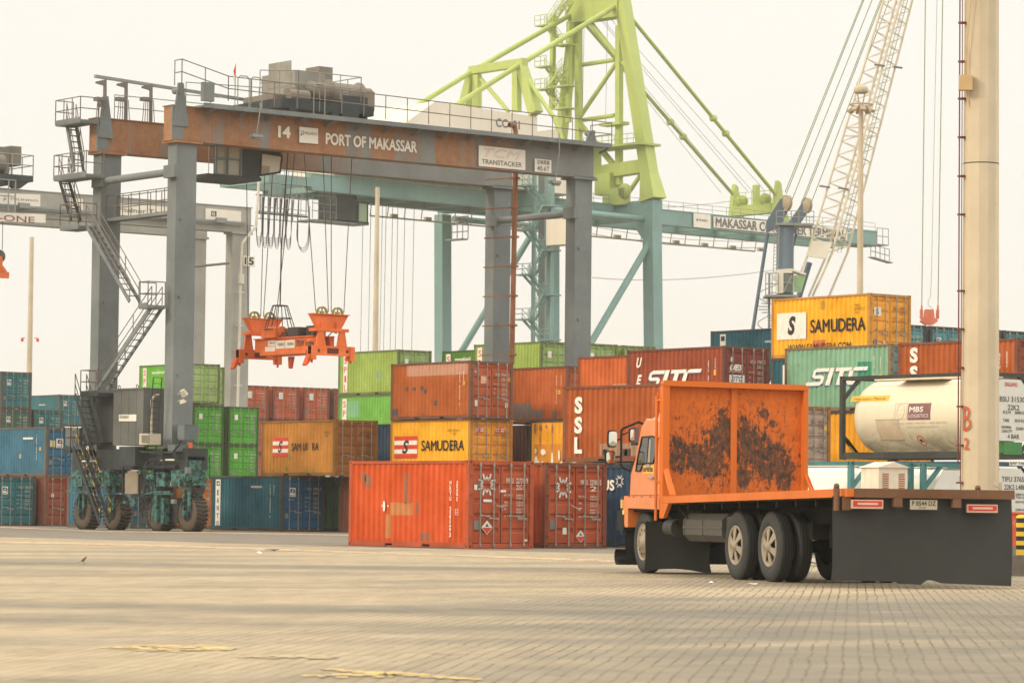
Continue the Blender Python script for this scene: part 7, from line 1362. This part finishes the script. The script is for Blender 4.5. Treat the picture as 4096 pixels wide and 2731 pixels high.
for k in range(16): y = -0.3-k*0.57; mb.box(0.09, WB_-0.09, y-0.04, y+0.04, zt(y)-0.14, zt(y)-0.03)
tb(mb, 'deck', paint('deck_steel', (0.14, 0.10, 0.07), 0.5))
mb = MB(); mb.box(0.125, WB_, -LB-0.02, -LB+0.08, zt(-LB)-0.14, zt(-LB)+0.003); tb(mb, 'rear_beam', BRN)
mb = MB()
for x in (0.78, 1.78): mb.box(x, x+0.13, -LB-0.05, -LB+0.1, zt(-LB)-0.28, zt(-LB)-0.142)
mb.box(-0.04, 0.09, -LB+0.05, -LB+0.12, zt(-LB)-0.34, zt(-LB)-0.135); tb(mb, 'bracket', BRN)
mb = MB(); 
for x in (-0.12, 2.28): mb.lathe((x, -LB+0.15, zt(-LB)), (0, 0, 1), [(0, -0.0), (0.045, 0), (0.045, 0.05), (0.03, 0.075), (0, 0.08)], 12)
mb.tube((-0.12, -LB+0.15, zt(-LB)-0.35), (-0.12, -LB+0.15, zt(-LB)), 0.05, 10); tb(mb, 'twist_lock', BRN)
mb = MB(); mb.box(2.66, 2.72, -LB+0.2, -LB+0.28, zt(-LB), zt(-LB)+0.14); mb.path([(2.60, -LB+0.2, zt(-LB)+0.14), (2.58, -LB+0.2, zt(-LB)+0.08), (2.64, -LB+0.2, zt(-LB)+0.05)], 0.012); tb(mb, 'strap_hook', flat('cream_hook', (0.5, 0.42, 0.3)))
# headboard
ztl, ztr, hb = 3.56, 3.53, -0.02
def board_mat():
    m, t, b = _mat('scorched_orange', 0.55); b.inputs['Specular IOR Level'].default_value = 0.25; co = N(t, 'ShaderNodeTexCoord').outputs['Object']
    sx = N(t, 'ShaderNodeSeparateXYZ'); t.links.new(co, sx.inputs[0])
    def math_(op, a, b_):
        n = N(t, 'ShaderNodeMath', operation=op)
        for i, v in enumerate((a, b_)):
            if v is None: continue
            if hasattr(v, 'is_linked'): t.links.new(v, n.inputs[i])
            else: n.inputs[i].default_value = v
        return n.outputs[0]
    def ell(cx, cz, rx, rz):
        a = math_('DIVIDE', math_('SUBTRACT', sx.outputs[0], cx), rx); c = math_('DIVIDE', math_('SUBTRACT', sx.outputs[2], cz), rz)
        return math_('SUBTRACT', 1.0, math_('SQRT', math_('ADD', math_('MULTIPLY', a, a), math_('MULTIPLY', c, c)), None))
    e_ = math_('MULTIPLY', ell(1.45, 2.3, 1.5, 1.1), 0.50)
    for q_ in ((1.18, 2.50, 0.42, 0.42), (0.85, 2.15, 0.72, 0.42), (1.22, 2.72, 0.22, 0.5), (0.95, 1.95, 0.30, 0.26), (1.85, 2.38, 0.55, 0.45), (2.12, 2.12, 0.62, 0.55), (2.42, 1.92, 0.30, 0.50), (1.62, 1.82, 0.22, 0.30), (1.62, 2.75, 0.16, 0.30), (2.02, 2.98, 0.13, 0.14), (2.20, 2.80, 0.12, 0.10), (0.35, 2.2, 0.3, 0.5)): e_ = math_('MAXIMUM', e_, ell(*q_))
    v = coords(t, (1.25, 1, 0.8), False); n1 = noi(t, v, 11.0, 7, 0.72, 0.8); v2 = coords(t, (2.6, 1, 0.45), False); n2 = noi(t, v2, 9, 6, 0.75)
    tot = math_('ADD', math_('MULTIPLY', math_('MINIMUM', e_, 0.55), 1.0), math_('ADD', math_('MULTIPLY', math_('SUBTRACT', n1, 0.5), 2.0), math_('MULTIPLY', math_('SUBTRACT', n2, 0.5), 1.1)))
    dk = ramp2(t, tot, 0.22, 0.40)
    big = noi(t, coords(t, (1, 1, 1), False), 1.2, 4); base = mixc(t, ramp2(t, big, 0.3, 0.7), (0.60, 0.13, 0.014), (0.72, 0.17, 0.02))
    thin = mul(t, ramp2(t, noi(t, coords(t, (9, 1, 0.9), False), 2.2, 6, 0.75, 0.3), 0.64, 0.69), ramp2(t, e_, -0.75, 0.1))
    base = mixc(t, mul(t, thin, 0.75), base, (0.14, 0.055, 0.025))
    soft = mul(t, ramp2(t, tot, -0.15, 0.25), 0.35); base = mixc(t, soft, base, (0.30, 0.07, 0.02))
    dcol = mixc(t, ramp2(t, noi(t, coords(t, (1, 1, 0.6), False), 14, 5, 0.7), 0.40, 0.66), (0.042, 0.030, 0.026), (0.20, 0.075, 0.03)); t.links.new(mixc(t, dk, base, dcol), b.inputs['Base Color']); return m
BM = board_mat()
mb = MB(); mb.prism([(0.10, 0.03, zt(0)), (WB_-0.02, 0.03, zt(0)), (WB_-0.02, 0.03, ztr-0.05), (0.10, 0.03, ztl-0.05)], (0, 0.04, 0)); tb(mb, 'headboard_panel', BM)
HFM = worn('scraped_orange', (0.62, 0.148, 0.022), (0.10, 0.06, 0.04), 0.22, 0.5, 9)
mb = MB(); mb.box(0.0, 0.13, -0.10, 0.08, zt(0)-0.0, ztl-0.05); mb.box(WB_-0.09, WB_+0.0, -0.10, 0.08, zt(0), ztr-0.09)
mb.prism([(0.0, -0.11, ztl-0.06), (0.02, -0.11, ztl), (WB_-0.06, -0.11, ztr), (WB_, -0.11, ztr-0.04), (WB_, -0.11, ztr-0.10), (0, -0.11, ztl-0.10)], (0, 0.19, 0)); tb(mb, 'headboard_frame', HFM)
mb = MB(); mb.box(1.36, 1.47, -0.01, 0.029, zt(0), ztl-0.08); tb(mb, 'headboard_rib', HFM)
mb = MB(); mb.prism([(0.02, -0.05, 1.95), (0.06, -0.05, 2.02), (0.10, -0.45, zt(-0.4)+0.02), (0.02, -0.45, zt(-0.4)+0.02)], (0.05, 0, 0)); mb.prism([(WB_-0.06, -0.10, 1.82), (WB_-0.06, -0.02, 1.98), (WB_-0.06, -0.45, zt(0)), (WB_-0.06, -0.62, zt(0))], (0.05, 0, 0)); tb(mb, 'gusset', HFM)
mb = MB(); mb.tube((-0.05, 0.12, 1.0), (-0.05, 0.12, 3.28), 0.028, 10); mb.tube((0.0, 0.2, 2.9), (0.0, 0.2, 3.35), 0.02, 8)
for z in (1.7, 2.52, 3.2): mb.tube((-0.05, 0.12, z), (0.08, 0.02, z), 0.022, 8)
tb(mb, 'ladder_pipe', TO)
# cab
prof = [(0.30, 1.30), (0.30, 2.78), (0.42, 2.83), (0.9, 2.90), (1.4, 2.88), (1.62, 2.76), (1.98, 2.15), (2.25, 1.86), (2.32, 1.30)]
mb = MB(); n = len(prof)
for x0, x1, i0, i1 in ((0.15, 0.20, 0.0, 0.0),): pass
secs = [(0.15, 0.06), (0.20, 0.0), (2.62, 0.0), (2.67, 0.06)]   # slight edge rounding
vs = []
cyy_, czz = 1.3, 2.0
for x, ins in secs: vs += [(x, cyy_+(y-cyy_)*(1-ins*0.6), czz+(z-czz)*(1-ins*0.6)) for y, z in prof]
fs = [(k*n+i, k*n+(i+1) % n, (k+1)*n+(i+1) % n, (k+1)*n+i) for k in range(3) for i in range(n)]+[tuple(range(n))[::-1], tuple(range(3*n, 4*n))]
mb.add(vs, fs); tb(mb, 'cab_body', TO2)
mb = MB(); mb.prism([(0.28, 0.25, 2.79), (0.28, 1.35, 2.89), (0.38, 1.25, 2.99), (0.38, 0.25, 3.02)], (2.2, 0, 0)); mb.prism([(0.20, 0.25, 2.77), (0.20, 1.5, 2.87), (0.20, 1.5, 2.90), (0.20, 0.25, 2.80)], (2.4, 0, 0)); tb(mb, 'roof_panel', TO2)
mb = MB(); mb.prism([(0.35, 0.35, 3.03), (0.35, 0.9, 3.03), (0.35, 0.75, 3.14), (0.35, 0.5, 3.24), (0.35, 0.35, 3.26)], (1.9, 0, 0)); mb.prism([(0.30, 0.30, 3.26), (0.30, 1.15, 3.24), (0.30, 1.2, 3.20), (0.30, 0.30, 3.20)], (2.0, 0, 0)); tb(mb, 'wind_deflector', TD)
Wn = [TF(*p, x=0.14) for p in ((2569.5, 1748), (2612, 1744), (2630, 1757), (2629, 1775), (2622, 1822), (2614, 1851), (2574, 1853), (2562, 1883), (2545, 1883), (2551, 1838))]
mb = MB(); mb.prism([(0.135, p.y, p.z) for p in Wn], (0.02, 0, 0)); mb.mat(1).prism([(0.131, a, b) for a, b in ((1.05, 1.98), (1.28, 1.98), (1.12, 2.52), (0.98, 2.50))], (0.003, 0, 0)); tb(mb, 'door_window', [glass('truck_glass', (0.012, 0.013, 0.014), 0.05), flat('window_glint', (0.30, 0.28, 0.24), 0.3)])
mb = MB(); mb.path([(0.132, p.y, p.z) for p in Wn+Wn[:1]], 0.014, 6); a = TF(2596, 1750, x=0.13); b = TF(2588, 1850, x=0.13); mb.tube((0.13, a.y, a.z), (0.13, b.y, b.z), 0.014, 6); tb(mb, 'window_frame', TD)
mb = MB(); d1 = [TF(*p, x=0.14) for p in ((2632, 1745), (2622, 1850), (2620, 1988), (2545, 1996), (2536, 1996))]; mb.path([(0.150, p.y, p.z) for p in d1], 0.007, 4); tb(mb, 'door_seam', TD)
mb = MB(); a = TF(2594, 1911, x=0.12); b = TF(2612, 1911, x=0.12); mb.box(0.105, 0.148, b.y, a.y, a.z-0.018, a.z+0.018); tb(mb, 'door_handle', RIM)
mb = MB(); a = TF(2567, 1870, x=0.12); b = TF(2612, 1870, x=0.12); mb.box(0.140, 0.148, b.y, a.y, 1.86, 2.02); mb.mat(1).text('DAP 001206', (0.137, a.y-0.03, 1.90), (0, -1, 0), V_, 0.08, (a.y-b.y)*0.85, 0.01); tb(mb, 'number_panel', [flat('number_yellow', (0.72, 0.42, 0.09)), DARKT])
mb = MB(); mb.prism([(0.12, 2.34, 1.42), (0.12, 0.45, 1.42), (0.12, 0.45, 1.20), (0.12, 2.34, 1.22)], (0.08, 0, 0)); mb.prism([(0.13, 2.62, 1.36), (0.13, 2.32, 1.40), (0.13, 2.32, 0.86), (0.13, 2.50, 0.86), (0.13, 2.62, 1.0)], (2.4, 0, 0)); mb.box(0.14, 2.7, 2.335, 2.60, 1.36, 1.45); tb(mb, 'step_fender', TO2)
mb = MB(); mb.box(0.10, 0.20, 2.62, 2.68, 1.22, 1.38); mb.box(0.11, 0.2, 2.5, 2.6, 1.1, 1.18); tb(mb, 'marker_lamp', flat('lamp_yellow', (0.75, 0.55, 0.20), 0.3))
mb = MB(); mb.box(0.2, 2.6, 2.63, 2.85, 0.75, 1.15); mb.box(0.12, 0.5, 2.55, 2.95, 0.80, 1.18); tb(mb, 'bumper', TD)
mb = MB()
def sheet(mb, xs, ys, zs0, zs1, thick=0.02, n=14, bow=0.0):
    a, b = [], []
    for i in range(n+1):
        f = i/n; x = xs[0]+(xs[1]-xs[0])*f; y = ys[0]+(ys[1]-ys[0])*f+bow*math.sin(f*math.pi*2.3+0.4)*0.5
        z0 = zs0(f); z1 = zs1(f); m_ = 5
        a.append([(x+0.02*math.sin(j*0.9+f*5)*(1-j/m_), y+bow*math.sin(3*f+1)*(1-j/m_), z0+(z1-z0)*j/m_) for j in range(m_+1)])
    vs = [p for col in a for p in col]; k = 6; mb.add(vs, [(i*k+j, (i+1)*k+j, (i+1)*k+j+1, i*k+j+1) for i in range(n) for j in range(k-1)], True)
    vs2 = [(p[0], p[1]+thick, p[2]) for p in vs]; mb.add(vs2, [(i*k+j, (i+1)*k+j, (i+1)*k+j+1, i*k+j+1) for i in range(n) for j in range(k-1)], True); return mb
sheet(mb, (0.20, 2.6), (2.66, 2.66), lambda f: 0.16, lambda f: 0.84, bow=0.03); vs = [(0.12-0.02, 2.55+0.4*i/8, 0) for i in range(9)]
for i in range(9):
    t = i/8*2.6; pass
mb.add([(x_, 2.64+0.16*math.sin(t_), 0.30-0.16*math.cos(t_)) for t_ in [i*0.35-1.2 for i in range(12)] for x_ in (0.02, 0.9)], [(2*i, 2*i+1, 2*i+3, 2*i+2) for i in range(11)], True); tb(mb, 'front_flap', RUB)
mb = MB(); sheet(mb, (0.06, 1.28), (1.02, 0.92), lambda f: 0.06+0.05*math.sin(f*3)-0.05*f*f, lambda f: 0.98-0.03*f, bow=0.04); mb.prism([(1.24, 0.93, 0.02), (1.34, 0.95, 0.0), (1.25, 0.95, 0.45)], (0, 0.02, 0)); tb(mb, 'mudflap', RUB)
mb = MB()
for k, yb_ in enumerate((0.62, 1.0, 1.5, 2.0)): mb.box(0.128, 0.14, yb_, yb_+0.02, 1.30, 1.44)
mb.path([(0.146, 0.42, 1.46), (0.146, 2.2, 1.46)], 0.006, 4); mb.path([(0.146, 0.42, 1.46), (0.146, 0.42, 2.72)], 0.006, 4); tb(mb, 'panel_seam', TD)
# mirrors
MY = 2.55; mq = lambda px, py, y=MY: TF(px, py, y=y)
mb = MB(); pts = [mq(*p) for p in ((2577, 1697), (2555, 1687), (2492, 1713), (2485, 1722), (2484, 1859), (2491, 1869), (2538, 1890))]; mb.path(pts, 0.022, 8); mb.tube(mq(2484, 1757), mq(2462, 1757), 0.016); mb.tube(mq(2484, 1826), mq(2458, 1826), 0.016); mb.path([mq(2486, 1735), mq(2497, 1737), mq(2512, 1728)], 0.014); a = mq(2538, 1870, 2.3); mb.cbox(a, (0.10, 0.12, 0.22)); tb(mb, 'mirror_arm', TD)
MIR = flat('mirror_glass', (0.85, 0.82, 0.75), 0.06, 1.0, 0.02)
for (x0, x1, y0, y1, tw) in ((2431, 2469, 1719, 1789, 0.0), (2420, 2463, 1802, 1857, 0.5), (2518, 2537, 1712, 1767, -0.9)):
    c = mq((x0+x1)/2, (y0+y1)/2); w_ = (x1-x0)/2/212; h_ = (y1-y0)/2/212; mb, gl = MB(), MB(); tilt = 0.12 if tw == 0.5 else 0.28
    def rr_(k, dy): return [(c.x+w_*k*(math.copysign(abs(math.cos(t))**0.45, math.cos(t))), c.y+dy, c.z+h_*k*(math.copysign(abs(math.sin(t))**0.45, math.sin(t)))) for t in [i*math.pi/12 for i in range(24)]]
    mb.prism(rr_(1, 0), (0, 0.07, 0)); tb(mb, 'mirror_housing', TD)
    ring = [(p[0], p[1]-tilt*(p[0]-c.x), p[2]) for p in rr_(0.84, -0.03)]; ctr = (c.x, c.y-0.036, c.z); gl.add([ctr]+ring, [(0, i+1, (i+1) % 24+1) for i in range(24)], True); tb(gl, 'mirror', MIR)
# wheels
def twheel(x, y, front=False, s=1, dual=False, r=0.592):
    c = Vector((x, y, r)); W = MB(); w_ = 0.27*s
    W.lathe(c, (1, 0, 0), [(0, 0.10*s), (r*0.54, 0.09*s), (r*0.56, 0.03*s), (r*0.60, 0.025*s)], 36); wh = tb(W, 'wheel', TD)
    T = MB(); T.lathe(c, (1, 0, 0), [(r*0.57, 0.06*s), (r*0.60, 0.02*s), (r*0.70, 0.0), (r*0.86, 0.004*s), (r*0.955, 0.03*s), (r*0.99, 0.055*s), (r, 0.075*s), (r, w_-0.06*s), (r*0.96, w_-0.02*s), (r*0.8, w_), (r*0.57, w_-0.03*s)], 48)
    for k in range(60):
        t = 6.28318*k/60; d = Vector((0, math.cos(t), math.sin(t))); T.beam(c+d*r*0.985+Vector((0.035*s, 0, 0)), c+d*(r+0.001)+Vector((0.075*s, 0, 0)), 0.03, 0.012, d)
    for g in (0.10, 0.15, 0.20): T.mat(1).lathe(c+Vector((g*s, 0, 0)), (1, 0, 0), [(r+0.0015, -0.006), (r+0.0015, 0.006)], 48).mat(0)
    tb(T, 'tyre', [flat('truck_tyre', (0.045, 0.047, 0.047), 0.75, scale=3), flat('tyre_groove', (0.008, 0.008, 0.008))], wh)
    Q = MB()
    if front:
        Q.lathe(c, (1, 0, 0), [(0, -0.02*s), (r*0.20, -0.02*s), (r*0.22, 0.02*s), (r*0.50, 0.02*s), (r*0.53, 0.06*s), (r*0.57, 0.015*s), (r*0.595, 0.015*s)], 32)
        for k in range(10): t = 6.28318*k/10; Q.mat(1).disc(c+Vector((0.018*s, 0.40*r*math.cos(t), 0.40*r*math.sin(t))), (0, 1, 0), (0, 0, 1), 0.028, 12)
        Q.mat(0)
    else:
        Q.lathe(c, (1, 0, 0), [(r*0.50, 0.05*s), (r*0.53, 0.01*s), (r*0.565, 0.0), (r*0.59, 0.02*s)], 32)
        for k in range(6):
            t = 6.28318*k/6+0.35; d = Vector((0, math.cos(t), math.sin(t))); q = Vector((0, -math.sin(t), math.cos(t)))
            p = [c+d*a+q*b+Vector((o*s, 0, 0)) for a, b, o in ((0.07, -0.030, -0.01), (0.07, 0.030, -0.01), (r*0.52, 0.075, 0.02), (r*0.52, -0.075, 0.02))]; Q.prism(p, (0.02*s, 0, 0)); q2 = [c+d*a+q*b+Vector((o*s, 0, 0)) for a, b, o in ((r*0.26, 0.052, 0.03), (r*0.26, -0.052, 0.03))]
        Q.lathe(c, (1, 0, 0), [(0, -0.045*s), (0.05, -0.045*s), (0.06, -0.03*s), (0.095, -0.02*s), (0.10, 0.02*s)], 20)
    tb(Q, 'rim', [RIM, SLOT], wh)
twheel(0.28, 1.90, True, r=0.585); twheel(2.56, 1.90, True, -1, r=0.585)
for y in (-3.22, -4.88):
    for x, s in ((0.28, 1), (2.56, -1)): twheel(x, y, False, s); twheel(x+0.33*s, y, True, s)
    mb = MB(); mb.tube((0.5, y, 0.59), (2.3, y, 0.59), 0.10, 12); mb.lathe((1.42, y, 0.59), (0, 1, 0), [(0, -0.25), (0.22, -0.18), (0.26, 0), (0.22, 0.18), (0, 0.25)], 16); tb(mb, 'axle', TD)
mb = MB(); mb.tube((0.5, 1.9, 0.55), (2.3, 1.9, 0.55), 0.06, 10); tb(mb, 'axle', TD)
mb = MB()
for x in (0.95, 1.8): mb.beam((x, 2.4, 1.05), (x, -LB+0.4, 1.18), 0.10, 0.30)
for k in range(10): y = -0.2-k*0.90; mb.box(0.15, WB_-0.15, y-0.03, y+0.03, zt(y)-0.26, zt(y)-0.15)
mb.box(0.7, 2.1, -0.3, 2.0, 0.75, 1.2); mb.box(0.14, 2.6, 0.35, 2.3, 1.19, 1.299); mb.box(0.25, 0.95, 1.05, 2.3, 1.15, 1.28); mb.box(0.8, 2.0, -5.6, -2.4, 0.72, 1.0); mb.box(1.1, 1.7, -8.5, -5.6, 0.6, 1.1); tb(mb, 'chassis', TD)
mb = MB(); a = TF(2733, 2100, x=0.25); b = TF(2888, 2100, x=0.25); y1, y0 = a.y, b.y; z0, z1 = TF(2800, 2165, x=0.25).z, TF(2800, 2052, x=0.25).z
rc = 0.12; sec = [(0.25, z0+rc), (0.25, z1-rc), (0.25+rc, z1), (0.95, z1), (0.95, z0), (0.25+rc, z0)]; mb.prism([(x, y0, z) for x, z in sec], (0, y1-y0, 0)); tb(mb, 'fuel_tank', flat('tank_grey', (0.075, 0.068, 0.058), 0.55, scale=3))
mb = MB()
for f in (0.03, 0.5): y = y1+(y0-y1)*f; mb.prism([(x-0.012 if x < 0.5 else x, y-0.02, z) for x, z in sec], (0, 0.04, 0))
mb.box(0.234, 0.249, y0, y1, (z0+z1)/2-0.015, (z0+z1)/2+0.015); tb(mb, 'tank_strap', flat('strap_grey', (0.10, 0.09, 0.08)))
mb = MB(); a = TF(2688, 2110, x=0.3); mb.tube((0.35, a.y-0.25, a.z), (0.35, a.y+0.25, a.z), 0.16, 14); mb.box(0.3, 0.75, y0-0.55, y0-0.1, z0+0.12, z1-0.05); tb(mb, 'air_tank', flat('air_tank_grey', (0.05, 0.046, 0.042)))
mb = MB(); a = TF(2840, 2190, x=0.5); mb.box(0.5, 1.3, y0+0.2, y0+0.26, 0.42, 0.62); mb.box(0.6, 1.2, y0-0.3, y0+0.2, 0.45, 0.50); tb(mb, 'battery_step', paint('pale_blue_step', (0.15, 0.30, 0.33), 0.2))
mb = MB(); mb.path([(0.2, 0.55, 1.28), (0.22, 0.45, 1.15), (0.3, 0.2, 1.0), (0.3, -0.1, 0.95)], 0.018); mb.path([(0.25, -0.25, 1.3), (0.2, -0.5, 1.2), (0.25, -0.8, 1.05)], 0.015); tb(mb, 'hose', TD)
# rear flap, lamps, plate
yr = -LB+0.14
def zb(f): return 0.125-0.05*f-0.03*f*f+(0.035*math.sin((f-0.5)*22)*math.exp(-((f-0.53)/0.05)**2) if 1 else 0)-(0.03 if 0.36 < f < 0.49 else 0)+(0.03 if 0.5 < f < 0.6 else 0)*(0.6-f)*10
mb = MB(); sheet(mb, (-0.18, 2.87), (yr, yr), zb, lambda f: 1.44-0.0*f, n=60, bow=0.05); tb(mb, 'rear_flap', RUB)
REF = flat('reflector_red', (0.55, 0.05, 0.03), 0.35); REB = flat('reflector_border', (0.62, 0.42, 0.33), 0.5)
for a in ((3409, 3534, 1995, 2036), (3870, 3992, 2014, 2052)):
    y = -LB-0.0; p, q_ = TF(a[0], (a[2]+a[3])/2, y=y-0.03), TF(a[1], (a[2]+a[3])/2, y=y-0.03); zc_ = p.z; hh_ = (a[3]-a[2])/2/255*0.86; zc_ = (p.z+q_.z)/2
    mb = MB(); mb.box(p.x, q_.x, y-0.02, y+0.03, zc_-hh_, zc_+hh_); mb.mat(1).box(p.x+0.02, q_.x-0.02, y-0.026, y-0.021, zc_-hh_*0.55, zc_+hh_*0.75); mb.mat(0).box(p.x+0.09, q_.x-0.09, y-0.032, y-0.027, zc_-0.012, zc_+0.022); tb(mb, 'reflector', [REB, REF])
y = -LB-0.06; p, q_ = TF(3641, 2018, y=y), TF(3749, 2018, y=y); zc_ = (p.z+q_.z)/2
mb = MB(); mb.box(p.x, q_.x, y, y+0.01, zc_-0.075, zc_+0.075); mb.mat(1).text('P 8544 DZ', (p.x+0.03, y-0.004, zc_-0.015), U_, V_, 0.075, (q_.x-p.x)*0.88, 0.012); mb.text('01 30', (p.x+0.15, y-0.004, zc_-0.062), U_, V_, 0.032, 0.11, 0); tb(mb, 'licence_plate', [flat('plate_cream', (0.42, 0.37, 0.28)), DARKT])
# ================================================================ sea haze
HAZE = 0.00025
if HAZE:
    m = D.materials.new('sea_air'); m.use_nodes = True; t = m.node_tree; t.nodes.clear(); o_ = t.nodes.new('ShaderNodeOutputMaterial'); v = t.nodes.new('ShaderNodeVolumePrincipled')
    v.inputs['Color'].default_value = (1.0, 0.96, 0.86, 1); v.inputs['Density'].default_value = HAZE; v.inputs['Anisotropy'].default_value = 0.3; t.links.new(v.outputs[0], o_.inputs['Volume'])
    mb = MB(); mb.box(-260, 640, -260, 640, -1.0, 95); tag(mb.build('haze', m), None, None, None, 'stuff')
